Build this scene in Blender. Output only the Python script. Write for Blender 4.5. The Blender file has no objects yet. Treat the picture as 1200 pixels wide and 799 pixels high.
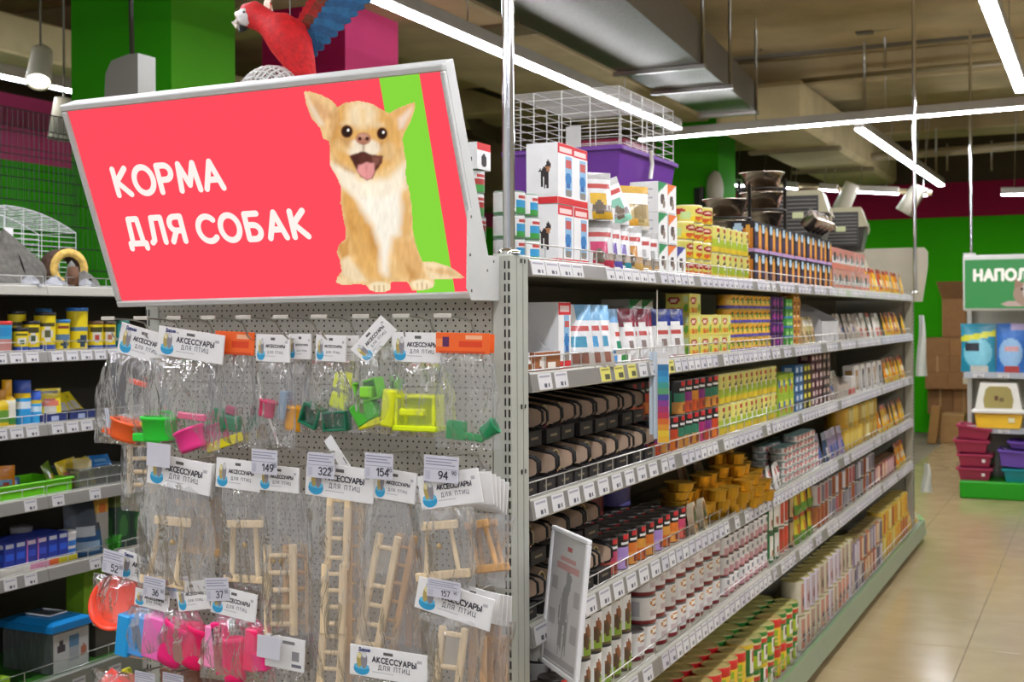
import bpy, math, random
import numpy as np
from mathutils import Matrix, Vector
random.seed(7)
RS = np.random.RandomState(11)
scn = bpy.context.scene
COL = scn.collection
def lin(h):
    if isinstance(h, (tuple, list)): return tuple(h[:3])
    h = h.lstrip('#'); o = []
    for i in (0, 2, 4):
        c = int(h[i:i+2], 16)/255
        o.append(c/12.92 if c <= .04045 else ((c+.055)/1.055)**2.4)
    return tuple(o)
# ---------------------------------------------------------------- camera (1200 x 799 frame)
FPX, HOR, ROLL = 1455.0, 371.0, 0.0045
PHI = math.atan(694/FPX)
CAM = Vector((1.17, -2.446, 1.57))
FW = Vector((-math.sin(PHI), math.cos(PHI), 0)); R0 = Vector((math.cos(PHI), math.sin(PHI), 0)); U0 = Vector((0, 0, 1))
RT = R0*math.cos(ROLL) - U0*math.sin(ROLL); UP = U0*math.cos(ROLL) + R0*math.sin(ROLL)
cd = bpy.data.cameras.new('camera'); cam = bpy.data.objects.new('camera', cd); COL.objects.link(cam)
M3 = Matrix((RT, UP, -FW)).transposed()
cam.matrix_world = Matrix.Translation(CAM) @ M3.to_4x4()
cd.sensor_width = 36; cd.sensor_fit = 'HORIZONTAL'; cd.lens = FPX*36/1200; cd.shift_y = -(399.5-HOR)/1200
cd.clip_start = .05; cd.clip_end = 100
cd.dof.use_dof = True; cd.dof.focus_distance = 2.75; cd.dof.aperture_fstop = 7.0
scn.camera = cam
# ---------------------------------------------------------------- world, exposure, lamp strength
w = bpy.data.worlds.new('store_air'); scn.world = w; w.use_nodes = True
w.node_tree.nodes['Background'].inputs[0].default_value = (*lin('#dde2ee'), 1); w.node_tree.nodes['Background'].inputs[1].default_value = .55
LAMP = 62.0
vs = scn.view_settings
vs.view_transform = 'Standard'; vs.look = 'None'; vs.exposure = 0.0; vs.gamma = 1.0; vs.use_curve_mapping = False
scn.cycles.transparent_max_bounces = 40; scn.cycles.max_bounces = 7; scn.cycles.diffuse_bounces = 4; scn.cycles.glossy_bounces = 4
scn.cycles.sample_clamp_indirect = 6.0
# ---------------------------------------------------------------- pixel helpers: a sight line met with a real plane of the shop
def ray(x, y): return FW + RT*((x-600)/FPX) + UP*((HOR-y)/FPX)
def on_x(x, y, X):
    d = ray(x, y); return CAM + d*((X-CAM.x)/d.x)
def on_y(x, y, Y):
    d = ray(x, y); return CAM + d*((Y-CAM.y)/d.y)
def on_z(x, y, Z):
    d = ray(x, y); return CAM + d*((Z-CAM.z)/d.z)
def px(P):
    d = Vector(P)-CAM; z = d.dot(FW); return 600+FPX*d.dot(RT)/z, HOR-FPX*d.dot(UP)/z
# ---------------------------------------------------------------- materials
MT = {}
def nodes(name):
    m = bpy.data.materials.new(name); m.use_nodes = True
    nt = m.node_tree; b = nt.nodes['Principled BSDF']; MT[name] = m
    return m, nt, b
def setp(b, **k):
    names = dict(rough='Roughness', metal='Metallic', ior='IOR', alpha='Alpha', trans='Transmission Weight', coat='Coat Weight', spec='Specular IOR Level', emit='Emission Strength', sheen='Sheen Weight')
    for a, v in k.items(): b.inputs[names[a]].default_value = v
def finish(name, vary=.06, tone=0.0, scale=9, bump=0.0, bscale=60, stretch=None, **k):
    """a finish whose colour comes from the print of the mesh, broken up by a little procedural noise"""
    m, nt, b = nodes(name); setp(b, **k)
    at = nt.nodes.new('ShaderNodeAttribute'); at.attribute_name = 'Col'
    tc = nt.nodes.new('ShaderNodeTexCoord'); mp = nt.nodes.new('ShaderNodeMapping')
    if stretch: mp.inputs['Scale'].default_value = stretch
    nt.links.new(tc.outputs['Object'], mp.inputs[0])
    nz = nt.nodes.new('ShaderNodeTexNoise'); nz.inputs['Scale'].default_value = scale; nz.inputs['Detail'].default_value = 4
    nt.links.new(mp.outputs[0], nz.inputs['Vector'])
    mr = nt.nodes.new('ShaderNodeMapRange'); mr.inputs['From Min'].default_value = .25; mr.inputs['From Max'].default_value = .75
    mr.inputs['To Min'].default_value = 1-vary; mr.inputs['To Max'].default_value = 1+vary
    nt.links.new(nz.outputs[0], mr.inputs[0])
    oi = nt.nodes.new('ShaderNodeObjectInfo'); m2 = nt.nodes.new('ShaderNodeMapRange'); m2.inputs['To Min'].default_value = 1-tone; m2.inputs['To Max'].default_value = 1+tone*.4
    nt.links.new(oi.outputs['Random'], m2.inputs[0]); mm = nt.nodes.new('ShaderNodeMath'); mm.operation = 'MULTIPLY'; nt.links.new(mr.outputs[0], mm.inputs[0]); nt.links.new(m2.outputs[0], mm.inputs[1])
    mu = nt.nodes.new('ShaderNodeVectorMath'); mu.operation = 'SCALE'
    nt.links.new(at.outputs['Color'], mu.inputs[0]); nt.links.new(mm.outputs[0], mu.inputs['Scale'])
    nt.links.new(mu.outputs[0], b.inputs['Base Color'])
    if bump:
        n2 = nt.nodes.new('ShaderNodeTexNoise'); n2.inputs['Scale'].default_value = bscale; n2.inputs['Detail'].default_value = 3
        nt.links.new(mp.outputs[0], n2.inputs['Vector'])
        bp = nt.nodes.new('ShaderNodeBump'); bp.inputs['Strength'].default_value = bump; bp.inputs['Distance'].default_value = .01
        nt.links.new(n2.outputs[0], bp.inputs['Height']); nt.links.new(bp.outputs[0], b.inputs['Normal'])
    return m
finish('paint', rough=.42)                                     # powder-coated shelving, painted walls
finish('wall_paint', vary=.05, scale=3, rough=.8, spec=.15)
finish('concrete', vary=.22, scale=2.2, bump=.25, bscale=14, rough=.85)
finish('paper', vary=.04, scale=20, rough=.55)
finish('carton', tone=.12, vary=.12, scale=12, rough=.75, bump=.08, bscale=90)
finish('tin', tone=.16, vary=.08, scale=30, rough=.30, coat=.2)
finish('foil', tone=.18, vary=.10, scale=30, rough=.26, bump=.35, bscale=38, coat=.3)
finish('plastic', vary=.03, scale=12, rough=.33)
finish('wood', vary=.16, scale=22, rough=.6, stretch=(6, 6, .7))
finish('bronze_foil', vary=.08, scale=30, rough=.28, metal=.75)
finish('rock', vary=.35, scale=40, rough=.8, bump=.6, bscale=60)
finish('feather', vary=.25, scale=50, rough=.7, bump=.5, bscale=90)
def steel(name, col, rough):
    m, nt, b = nodes(name); b.inputs['Base Color'].default_value = (*lin(col), 1); setp(b, metal=1.0, rough=rough)
    nz = nt.nodes.new('ShaderNodeTexNoise'); nz.inputs['Scale'].default_value = 120
    mr = nt.nodes.new('ShaderNodeMapRange'); mr.inputs['To Min'].default_value = rough*.7; mr.inputs['To Max'].default_value = rough*1.4
    nt.links.new(nz.outputs[0], mr.inputs[0]); nt.links.new(mr.outputs[0], b.inputs['Roughness'])
steel('chrome', '#e6e6e6', .10); steel('zinc', '#c9c7c0', .28); steel('duct', '#8f8b82', .42); steel('steel_bowl', '#b6a998', .22); steel('mirror', '#f2f4f6', .04); steel('wire_zinc', '#d8d6d0', .35)
def emitter(name, col, s, attr=False):
    m = bpy.data.materials.new(name); m.use_nodes = True; nt = m.node_tree; nt.nodes.clear(); MT[name] = m
    o = nt.nodes.new('ShaderNodeOutputMaterial'); e = nt.nodes.new('ShaderNodeEmission'); e.inputs[1].default_value = s
    if attr:
        a = nt.nodes.new('ShaderNodeAttribute'); a.attribute_name = 'Col'
        g = nt.nodes.new('ShaderNodeBsdfGlossy'); g.inputs['Roughness'].default_value = .25; g.inputs[0].default_value = (.04, .04, .04, 1)
        ad = nt.nodes.new('ShaderNodeAddShader'); nt.links.new(a.outputs['Color'], e.inputs[0])
        nt.links.new(e.outputs[0], ad.inputs[0]); nt.links.new(g.outputs[0], ad.inputs[1]); nt.links.new(ad.outputs[0], o.inputs[0])
    else:
        e.inputs[0].default_value = (*lin(col), 1); nt.links.new(e.outputs[0], o.inputs[0])
emitter('lamp_light', '#f2f5ff', LAMP); emitter('spot_light', '#fff3dd', 14); emitter('sign_light', '#ffffff', 1.0, True); emitter('sign_light_dim', '#ffffff', .62, True)
def film(name, haze, gloss, tint='#ffffff', scale=26, bump=.6):
    m = bpy.data.materials.new(name); m.use_nodes = True; nt = m.node_tree; nt.nodes.clear(); MT[name] = m
    N = nt.nodes.new; L = nt.links.new
    o = N('ShaderNodeOutputMaterial'); tr = N('ShaderNodeBsdfTransparent'); tr.inputs[0].default_value = (*lin(tint), 1)
    gl = N('ShaderNodeBsdfGlossy'); gl.inputs['Roughness'].default_value = .09
    df = N('ShaderNodeBsdfTranslucent'); d2 = N('ShaderNodeBsdfDiffuse'); ad = N('ShaderNodeMixShader'); ad.inputs[0].default_value = .4
    L(d2.outputs[0], ad.inputs[1]); L(df.outputs[0], ad.inputs[2])
    tc = N('ShaderNodeTexCoord'); n1 = N('ShaderNodeTexNoise'); n1.inputs['Scale'].default_value = scale; n1.inputs['Detail'].default_value = 3; n1.inputs['Distortion'].default_value = 1.2
    mp = N('ShaderNodeMapping'); mp.inputs['Scale'].default_value = (1.6, 1.6, .55); mp.inputs['Rotation'].default_value = (0, .35, 0); L(tc.outputs['Object'], mp.inputs[0]); L(mp.outputs[0], n1.inputs['Vector'])
    vo = N('ShaderNodeTexVoronoi'); vo.inputs['Scale'].default_value = scale*.9; L(mp.outputs[0], vo.inputs['Vector'])
    mx = N('ShaderNodeMath'); mx.operation = 'ADD'; L(n1.outputs[0], mx.inputs[0]); L(vo.outputs['Distance'], mx.inputs[1])
    bp = N('ShaderNodeBump'); bp.inputs['Strength'].default_value = bump; bp.inputs['Distance'].default_value = .02; L(mx.outputs[0], bp.inputs['Height'])
    L(bp.outputs[0], gl.inputs['Normal'])
    m1 = N('ShaderNodeMixShader'); m1.inputs[0].default_value = haze; L(tr.outputs[0], m1.inputs[1]); L(ad.outputs[0], m1.inputs[2])
    lw = N('ShaderNodeLayerWeight'); lw.inputs[0].default_value = .25; L(bp.outputs[0], lw.inputs['Normal'])
    mr = N('ShaderNodeMapRange'); mr.inputs['To Min'].default_value = gloss; mr.inputs['To Max'].default_value = min(1, gloss*14); L(lw.outputs['Fresnel'], mr.inputs[0])
    m2 = N('ShaderNodeMixShader'); L(mr.outputs[0], m2.inputs[0]); L(m1.outputs[0], m2.inputs[1]); L(gl.outputs[0], m2.inputs[2]); L(m2.outputs[0], o.inputs[0])
film('clear_film', .10, .055, bump=.5, scale=17); film('soft_film', .20, .055, scale=14, bump=.5); film('clear_plastic', .16, .08, tint='#e8f0ea', bump=.05)
def pegboard_material():
    m, nt, b = nodes('pegboard'); setp(b, rough=.45)
    N = nt.nodes.new; L = nt.links.new
    tc = N('ShaderNodeTexCoord'); sp = N('ShaderNodeSeparateXYZ'); L(tc.outputs['Object'], sp.inputs[0])
    def math_(op, a, c=None):
        n = N('ShaderNodeMath'); n.operation = op
        for i, v in enumerate((a, c)):
            if v is None: continue
            if isinstance(v, (int, float)): n.inputs[i].default_value = v
            else: L(v, n.inputs[i])
        return n.outputs[0]
    def holes(pxm, pzm, ox, oz, r):
        fx = math_('SUBTRACT', math_('FRACT', math_('DIVIDE', math_('ADD', sp.outputs['X'], ox+10*pxm), pxm)), .5)
        fz = math_('SUBTRACT', math_('FRACT', math_('DIVIDE', math_('ADD', sp.outputs['Z'], oz+10*pzm), pzm)), .5)
        d2 = math_('ADD', math_('POWER', math_('MULTIPLY', fx, pxm), 2), math_('POWER', math_('MULTIPLY', fz, pzm), 2))
        return math_('LESS_THAN', d2, r*r)
    h = math_('MAXIMUM', holes(.015, .025, 1.5, 0, .0024), holes(.025, .025, 1.25, .0125, .0024))
    nz = N('ShaderNodeTexNoise'); nz.inputs['Scale'].default_value = 220; L(tc.outputs['Object'], nz.inputs['Vector'])
    cr = N('ShaderNodeMix'); cr.data_type = 'RGBA'; cr.inputs['A'].default_value = (*lin('#a8a496'), 1); cr.inputs['B'].default_value = (*lin('#b9b5a8'), 1); L(nz.outputs[0], cr.inputs['Factor'])
    mx = N('ShaderNodeMix'); mx.data_type = 'RGBA'; mx.inputs['B'].default_value = (*lin('#0d0b08'), 1); L(cr.outputs['Result'], mx.inputs['A']); L(h, mx.inputs['Factor'])
    L(mx.outputs['Result'], b.inputs['Base Color'])
pegboard_material()
def floor_material():
    m, nt, b = nodes('floor_tile'); setp(b, rough=.16, spec=.5)
    N = nt.nodes.new; L = nt.links.new
    tc = N('ShaderNodeTexCoord'); oi = N('ShaderNodeObjectInfo'); n1 = N('ShaderNodeTexNoise'); n1.inputs['Scale'].default_value = 5; n1.inputs['Detail'].default_value = 6
    ad = N('ShaderNodeVectorMath'); L(tc.outputs['Object'], ad.inputs[0]); L(oi.outputs['Location'], ad.inputs[1]); L(ad.outputs[0], n1.inputs['Vector'])
    cr = N('ShaderNodeMix'); cr.data_type = 'RGBA'; cr.inputs['A'].default_value = (*lin('#a68f66'), 1); cr.inputs['B'].default_value = (*lin('#bca77e'), 1)
    L(n1.outputs[0], cr.inputs['Factor']); L(cr.outputs['Result'], b.inputs['Base Color'])
    mr = N('ShaderNodeMapRange'); mr.inputs['To Min'].default_value = .10; mr.inputs['To Max'].default_value = .24; L(n1.outputs[0], mr.inputs[0]); L(mr.outputs[0], b.inputs['Roughness'])
floor_material()
# ---------------------------------------------------------------- mesh builder
class MB:
    def __init__(s): s.v = []; s.f = []; s.c = []; s.m = []; s.sm = []
    def face(s, idx, col, mi=0, smooth=False): s.f.append(idx); s.c.append(col); s.m.append(mi); s.sm.append(smooth)
    def add(s, pts): n = len(s.v); s.v.extend([tuple(p) for p in pts]); return n
    def quad(s, a, b, c, d, col, mi=0): n = s.add((a, b, c, d)); s.face((n, n+1, n+2, n+3), lin(col), mi); return s
    def poly(s, pts, col, mi=0): n = s.add(pts); s.face(tuple(range(n, n+len(pts))), lin(col), mi); return s
    def box(s, x0, x1, y0, y1, z0, z1, col, mi=0, M=None):
        p = [(x, y, z) for z in (z0, z1) for y in (y0, y1) for x in (x0, x1)]
        if M is not None: p = [tuple(M @ Vector(q)) for q in p]
        n = s.add(p); c = lin(col)
        for f in ((0, 2, 3, 1), (4, 5, 7, 6), (0, 1, 5, 4), (2, 6, 7, 3), (0, 4, 6, 2), (1, 3, 7, 5)): s.face(tuple(n+i for i in f), c, mi)
        return s
    def bbox(s, x0, x1, y0, y1, z0, z1, col, b=.003, mi=0, M=None):
        """box with chamfered edges"""
        P = {}
        cx, cy, cz = (x0+x1)/2, (y0+y1)/2, (z0+z1)/2; hx, hy, hz = (x1-x0)/2, (y1-y0)/2, (z1-z0)/2
        b = min(b, hx*.45, hy*.45, hz*.45); c = lin(col)
        def vid(sx, sy, sz, ax):
            k = (sx, sy, sz, ax)
            if k not in P:
                q = [cx+sx*(hx-b), cy+sy*(hy-b), cz+sz*(hz-b)]; q[ax] += (sx, sy, sz)[ax]*b
                if M is not None: q = M @ Vector(q)
                P[k] = s.add([q])
            return P[k]
        S = (-1, 1)
        def fc(ids, nrm):
            p = [Vector(s.v[i]) for i in ids]
            n = (p[1]-p[0]).cross(p[2]-p[0])
            if M is not None: nrm = M.to_3x3() @ Vector(nrm)
            if n.dot(Vector(nrm)) < 0: ids = ids[::-1]
            s.face(tuple(ids), c, mi)
        for ax in range(3):
            o = [i for i in range(3) if i != ax]
            for sg in S:
                def mk(a, d):
                    t = [0, 0, 0]; t[ax] = sg; t[o[0]] = a; t[o[1]] = d; return vid(*t, ax)
                nr = [0, 0, 0]; nr[ax] = sg
                fc([mk(-1, -1), mk(1, -1), mk(1, 1), mk(-1, 1)], nr)
        for ax in range(3):
            o = [i for i in range(3) if i != ax]
            for a in S:
                for d in S:
                    def mk(e, fa):
                        t = [0, 0, 0]; t[ax] = e; t[o[0]] = a; t[o[1]] = d; return vid(*t, fa)
                    nr = [0, 0, 0]; nr[o[0]] = a; nr[o[1]] = d
                    fc([mk(-1, o[0]), mk(1, o[0]), mk(1, o[1]), mk(-1, o[1])], nr)
        for a in S:
            for d in S:
                for e in S: fc([vid(a, d, e, 0), vid(a, d, e, 1), vid(a, d, e, 2)], (a, d, e))
        return s
    def tube(s, path, r, col, seg=6, mi=0, caps=True, closed=False):
        path = [Vector(p) for p in path]; n = len(path); c = lin(col); rings = []
        rr = r if isinstance(r, (list, tuple)) else [r]*n
        for i, p in enumerate(path):
            a = path[i-1] if (i > 0 or closed) else p; b = path[(i+1) % n] if (i < n-1 or closed) else p
            t = (b-a).normalized() if (b-a).length > 1e-9 else Vector((0, 0, 1))
            ref = Vector((0, 0, 1)) if abs(t.z) < .9 else Vector((1, 0, 0))
            u = t.cross(ref).normalized(); w_ = u.cross(t)
            rings.append(s.add([p+(u*math.cos(2*math.pi*k/seg)+w_*math.sin(2*math.pi*k/seg))*rr[i] for k in range(seg)]))
        for i in range(n if closed else n-1):
            A, B = rings[i], rings[(i+1) % n]
            for k in range(seg): s.face((A+k, A+(k+1) % seg, B+(k+1) % seg, B+k), c, mi, seg > 4)
        if caps and not closed:
            s.face(tuple(rings[0]+k for k in range(seg)), c, mi); s.face(tuple(rings[-1]+k for k in reversed(range(seg))), c, mi)
        return s
    def lathe(s, prof, seg=24, cols=None, col='#ffffff', paint=None, mi=0, O=(0, 0, 0), M=None, smooth=True, arc=1.0):
        """prof: (r, z) from bottom to top; paint(u, v) may colour faces; u=.5 faces +X"""
        n = len(prof); base = []
        cnt = seg if arc >= 1 else seg+1
        for r, z in prof:
            pts = []
            for k in range(cnt):
                a = (k/seg*arc-.5)*2*math.pi
                q = Vector((O[0]+r*math.cos(a), O[1]+r*math.sin(a), O[2]+z))
                pts.append(M @ q if M is not None else q)
            base.append(s.add(pts))
        for i in range(n-1):
            for k in range(seg):
                k2 = (k+1) % cnt if arc >= 1 else k+1
                if paint: c = paint((k+.5)/seg, (prof[i][1]+prof[i+1][1])/2)
                else: c = lin(cols[i]) if cols else lin(col)
                s.face((base[i]+k, base[i]+k2, base[i+1]+k2, base[i+1]+k), c, mi, smooth)
        return s
    def grid(s, fn, nu, nv, paint=None, col='#ffffff', mi=0, smooth=True, flip=False):
        """fn(u, v) -> point; paint(u, v) -> linear colour of a cell"""
        b = s.add([fn(i/nu, j/nv) for j in range(nv+1) for i in range(nu+1)]); c0 = lin(col)
        for j in range(nv):
            for i in range(nu):
                q = (b+j*(nu+1)+i, b+j*(nu+1)+i+1, b+(j+1)*(nu+1)+i+1, b+(j+1)*(nu+1)+i)
                s.face(q[::-1] if flip else q, paint((i+.5)/nu, (j+.5)/nv) if paint else c0, mi, smooth)
        return s
    def mesh(s, name, mats):
        me = bpy.data.meshes.new(name); me.from_pydata(s.v, [], s.f)
        for m in (mats if isinstance(mats, (list, tuple)) else [mats]): me.materials.append(MT[m])
        me.polygons.foreach_set('material_index', s.m); me.polygons.foreach_set('use_smooth', s.sm)
        ca = me.color_attributes.new('Col', 'FLOAT_COLOR', 'CORNER')
        tot = np.array([len(f) for f in s.f]); arr = np.ones((int(tot.sum()), 4), np.float32)
        arr[:, :3] = np.repeat(np.array(s.c, np.float32).reshape(-1, 3), tot, axis=0)
        ca.data.foreach_set('color', arr.ravel()); me.update(); me.validate()
        return me
    def build(s, name, mats, parent=None, loc=None, rot=None, **k): return link(name, s.mesh(name, mats), parent, loc, rot, **k)
def tag(o, label=None, cat=None, group=None, kind=None):
    for a, v in (('label', label), ('category', cat), ('group', group), ('kind', kind)):
        if v: o[a] = v
    return o
def link(name, data, parent=None, loc=None, rot=None, **k):
    o = bpy.data.objects.new(name, data); COL.objects.link(o)
    if parent: o.parent = parent
    if loc is not None: o.location = loc
    if rot is not None: o.rotation_euler = rot
    return tag(o, **k)
def thing(name, label, cat, loc=(0, 0, 0), rot=None, group=None): return link(name, None, None, loc, rot, label=label, cat=cat, group=group)
def dup(o, loc, rot=None, label=None, group=None, parent=None):
    c = o.copy(); COL.objects.link(c); c.parent = parent
    if loc is not None: c.location = loc
    if rot is not None: c.rotation_euler = rot
    if label: c['label'] = label
    if group: c['group'] = group
    for ch in o.children:
        d = dup(ch, None, parent=c)
    return c
# ---------------------------------------------------------------- print painters
def P(base, *ops):
    """flat print: base colour and ('r', u0, u1, v0, v1, colour) or ('e', cu, cv, ru, rv, colour), later ones on top"""
    b = lin(base); oo = [(o[0], *o[1:5], lin(o[5])) for o in ops]
    def fn(u, v):
        c = b
        for k, a0, a1, a2, a3, cc in oo:
            if k == 'r':
                if a0 <= u <= a1 and a2 <= v <= a3: c = cc
            elif k == 'e':
                if ((u-a0)/a2)**2+((v-a1)/a3)**2 <= 1: c = cc
            elif k == 'd':                       # diagonal: v above a0 + a1*u
                if v > a0+a1*u and a2 <= u <= a3: c = cc
        return c
    return fn
# ---------------------------------------------------------------- stroke lettering
def arc(cx, cy, rx, ry, a0, a1, n=10): return [(cx+rx*math.cos(math.radians(a0+(a1-a0)*i/n)), cy+ry*math.sin(math.radians(a0+(a1-a0)*i/n))) for i in range(n+1)]
GL = {
 'К': (.62, [[(0, 0), (0, 1)], [(.56, 1), (.06, .52), (.6, 0)]]), 'О': (.86, [arc(.43, .5, .43, .5, 0, 360, 24)]),
 'Р': (.6, [[(0, 0), (0, 1), (.3, 1)]+arc(.3, .73, .28, .27, 90, -90)+[(0, .46)]]), 'М': (.84, [[(0, 0), (.1, 1), (.42, .2), (.74, 1), (.84, 0)]]),
 'А': (.74, [[(0, 0), (.37, 1), (.74, 0)], [(.13, .33), (.61, .33)]]), 'Д': (.78, [[(.02, -.2), (.02, 0), (.78, 0), (.78, -.2)], [(.14, 0), (.2, 1), (.6, 1), (.66, 0)]]),
 'Л': (.68, [[(0, 0), (.12, .1), (.2, 1), (.64, 1), (.64, 0)]]), 'Я': (.6, [[(.58, 0), (.58, 1), (.28, 1)]+arc(.28, .72, .27, .28, 90, 270)+[(.58, .44)], [(.26, .44), (0, 0)]]),
 'С': (.7, [arc(.45, .5, .45, .5, 45, 315, 18)]), 'Б': (.6, [[(.54, 1), (0, 1), (0, 0), (.28, 0)]+arc(.28, .28, .3, .28, -90, 90)+[(0, .56)]]),
 'Е': (.54, [[(.52, 1), (0, 1), (0, 0), (.54, 0)], [(0, .52), (.46, .52)]]), 'У': (.62, [[(0, 1), (.32, .36)], [(.62, 1), (.2, 0), (.05, 0)]]),
 'Ы': (.84, [[(0, 1), (0, 0), (.26, 0)]+arc(.26, .27, .26, .27, -90, 90)+[(0, .54)], [(.8, 1), (.8, 0)]]), 'П': (.66, [[(0, 0), (0, 1), (.64, 1), (.64, 0)]]),
 'Т': (.62, [[(0, 1), (.62, 1)], [(.31, 1), (.31, 0)]]), 'И': (.68, [[(0, 1), (0, 0), (.66, 1), (.66, 0)]]), 'Ц': (.74, [[(0, 1), (0, 0), (.72, 0), (.72, -.18)], [(.62, 1), (.62, 0)]]),
 'Н': (.66, [[(0, 0), (0, 1)], [(.64, 0), (.64, 1)], [(0, .5), (.64, .5)]]), 'Г': (.5, [[(0, 0), (0, 1), (.5, 1)]]), 'З': (.56, [arc(.26, .74, .27, .26, 150, -90)+arc(.26, .24, .3, .26, 90, -150)]),
 'В': (.6, [[(0, 0), (0, 1), (.28, 1)]+arc(.28, .76, .26, .24, 90, -90)+[(0, .52), (.3, .52)]+arc(.3, .26, .28, .26, 90, -90)+[(0, 0)]]),
 '0': (.56, [arc(.28, .5, .28, .5, 0, 360, 18)]), '1': (.34, [[(0, .78), (.26, 1), (.26, 0)]]), '2': (.56, [arc(.28, .72, .27, .28, 160, -30)+[(0, 0), (.56, 0)]]),
 '3': (.56, [arc(.26, .75, .26, .25, 150, -90)+arc(.26, .25, .29, .25, 90, -150)]), '4': (.6, [[(.44, 0), (.44, 1), (0, .3), (.6, .3)]]),
 '5': (.56, [[(.5, 1), (.08, 1), (.03, .56)]+arc(.26, .33, .3, .33, 130, -140)]), '6': (.56, [arc(.28, .3, .28, .3, 0, 360, 16), arc(.5, .3, .5, .7, 100, 180, 8)]),
 '7': (.54, [[(0, 1), (.54, 1), (.2, 0)]]), '9': (.56, [arc(.28, .7, .28, .3, 0, 360, 16), arc(.06, .7, .5, .7, 0, -80, 8)]), '8': (.56, [arc(.28, .75, .24, .25, 0, 360, 14), arc(.28, .26, .28, .26, 0, 360, 14)]),
 'G': (.7, [arc(.42, .5, .42, .5, 45, 330, 16)+[(.84, .46), (.5, .46)]]), 'R': (.6, [[(0, 0), (0, 1), (.3, 1)]+arc(.3, .74, .27, .26, 90, -90)+[(0, .48)], [(.3, .48), (.6, 0)]]),
 'A': (.74, [[(0, 0), (.37, 1), (.74, 0)], [(.13, .33), (.61, .33)]]), 'N': (.66, [[(0, 0), (0, 1), (.64, 0), (.64, 1)]]), 'C': (.7, [arc(.45, .5, .45, .5, 45, 315, 16)]), 'O': (.86, [arc(.43, .5, .43, .5, 0, 360, 20)]),
 'I': (.1, [[(.04, 0), (.04, 1)]]), 'L': (.5, [[(0, 1), (0, 0), (.5, 0)]]), 'Y': (.64, [[(0, 1), (.32, .5), (.64, 1)], [(.32, .5), (.32, 0)]]), 'E': (.54, [[(.52, 1), (0, 1), (0, 0), (.54, 0)], [(0, .52), (.46, .52)]]), 'S': (.56, [arc(.28, .75, .26, .25, 30, 270)+arc(.28, .25, .28, .25, 90, -150)]), 'T': (.62, [[(0, 1), (.62, 1)], [(.31, 1), (.31, 0)]]), 'P': (.6, [[(0, 0), (0, 1), (.3, 1)]+arc(.3, .73, .28, .27, 90, -90)+[(0, .46)]]),
 'Р': (.6, [[(0, 0), (0, 1), (.3, 1)]+arc(.3, .73, .28, .27, 90, -90)+[(0, .46)]]), 'в': (.5, [[(0, 0), (0, .62), (.4, .62), (.4, .34), (0, .34)], [(.44, .34), (.44, 0), (0, 0)]]), ' ': (.42, [])}
GL['а'] = (.48, [arc(.24, .33, .22, .33, 0, 360, 14), [(.48, .66), (.48, 0)]]); GL['р'] = (.46, [[(0, .66), (0, -.3)], arc(.24, .33, .22, .33, 0, 360, 14)])
GL['э'] = (.44, [arc(.14, .33, .28, .33, 130, -130, 12), [(.14, .33), (.4, .33)]]); GL['л'] = (.46, [[(0, 0), (.1, .08), (.14, .66), (.44, .66), (.44, 0)]])
GAP = .24
def text_width(t, size, gap=GAP): return sum(GL[c][0]+gap for c in t)*size-gap*size
def text(mb, t, pos, size, stroke, col, mi=0, caps=5, gap=GAP, align='l', slant=0.0, O=Vector((0, 0, 0)), EX=Vector((1, 0, 0)), EY=Vector((0, 0, 1))):
    """letters as flat strokes with round ends in the plane O + EX, EY"""
    x, y = pos
    if align == 'c': x -= text_width(t, size, gap)/2
    c = lin(col); h = stroke/2
    def pt(q): return tuple(O+EX*q[0]+EY*q[1])
    nf = 0
    nv = EX.cross(EY).normalized()
    for ch in t:
        w_, strokes = GL[ch]
        for st in strokes:
            q = [(x+(a+slant*b)*size, y+b*size) for a, b in st]
            for i in range(len(q)-1):
                a, b = Vector(q[i]), Vector(q[i+1]); d = b-a
                if d.length < 1e-9: continue
                n = Vector((-d.y, d.x)).normalized()*h; ang = math.atan2(n.y, n.x)
                pts = [a+Vector((math.cos(ang+math.pi*k/caps), math.sin(ang+math.pi*k/caps)))*h for k in range(caps+1)]
                pts += [b+Vector((math.cos(ang+math.pi+math.pi*k/caps), math.sin(ang+math.pi+math.pi*k/caps)))*h for k in range(caps+1)]
                if caps <= 1: pts = [a+n, a-n, b-n, b+n]
                lift = nv*(nf % 7)*2e-6; nf += 1
                k0 = mb.add([Vector(pt(p))+lift for p in pts]); mb.face(tuple(range(k0, k0+len(pts))), c, mi)
        x += (w_+gap)*size
    return x
# ================================================================ SETTING
def struct(name, mb, mat, **k): return mb.build(name, mat, kind='structure', **k)
TILE = .6; TX0 = .58; TY0 = on_z(1060, 645, 0).y
fl = struct('floor', MB().box(-9, 6, -6, 15.1, -.06, -.003, '#7d7059'), 'concrete', label='glossy beige tiled shop floor with thin dark joints')
tm = MB().bbox(.0015, TILE-.0015, .0015, TILE-.0015, -.012, 0, '#cbbb98', b=.0012).mesh('tile', 'floor_tile')
for i in range(-1, 5):
    for j in range(-9, 17): link('tile', tm, fl, (TX0+(i-1)*TILE, TY0+j*TILE, 0))
bw = MB()
bw.box(-7, 6, 14.9, 15.1, 0, 2.86, '#36a800').box(-7, 6, 14.88, 15.1, 2.86, 3.32, '#8c1338').box(-7, 6, 14.95, 15.1, 3.32, 4.05, '#4a3f2c')
struct('wall_back', bw, 'wall_paint', label='far wall painted bright green under a dark crimson band')
lw_ = MB()
lw_.box(-7.05, -6.85, 1.0, 15, 0, 2.86, '#36a800').box(-7.05, -6.84, 1.0, 15, 2.86, 3.4, '#c84a78').box(-7.05, -6.85, -6, 1.0, 0, 3.4, '#d3cfc4').box(-7.05, -6.9, -6, 15, 3.4, 4.05, '#3b3020')
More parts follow.
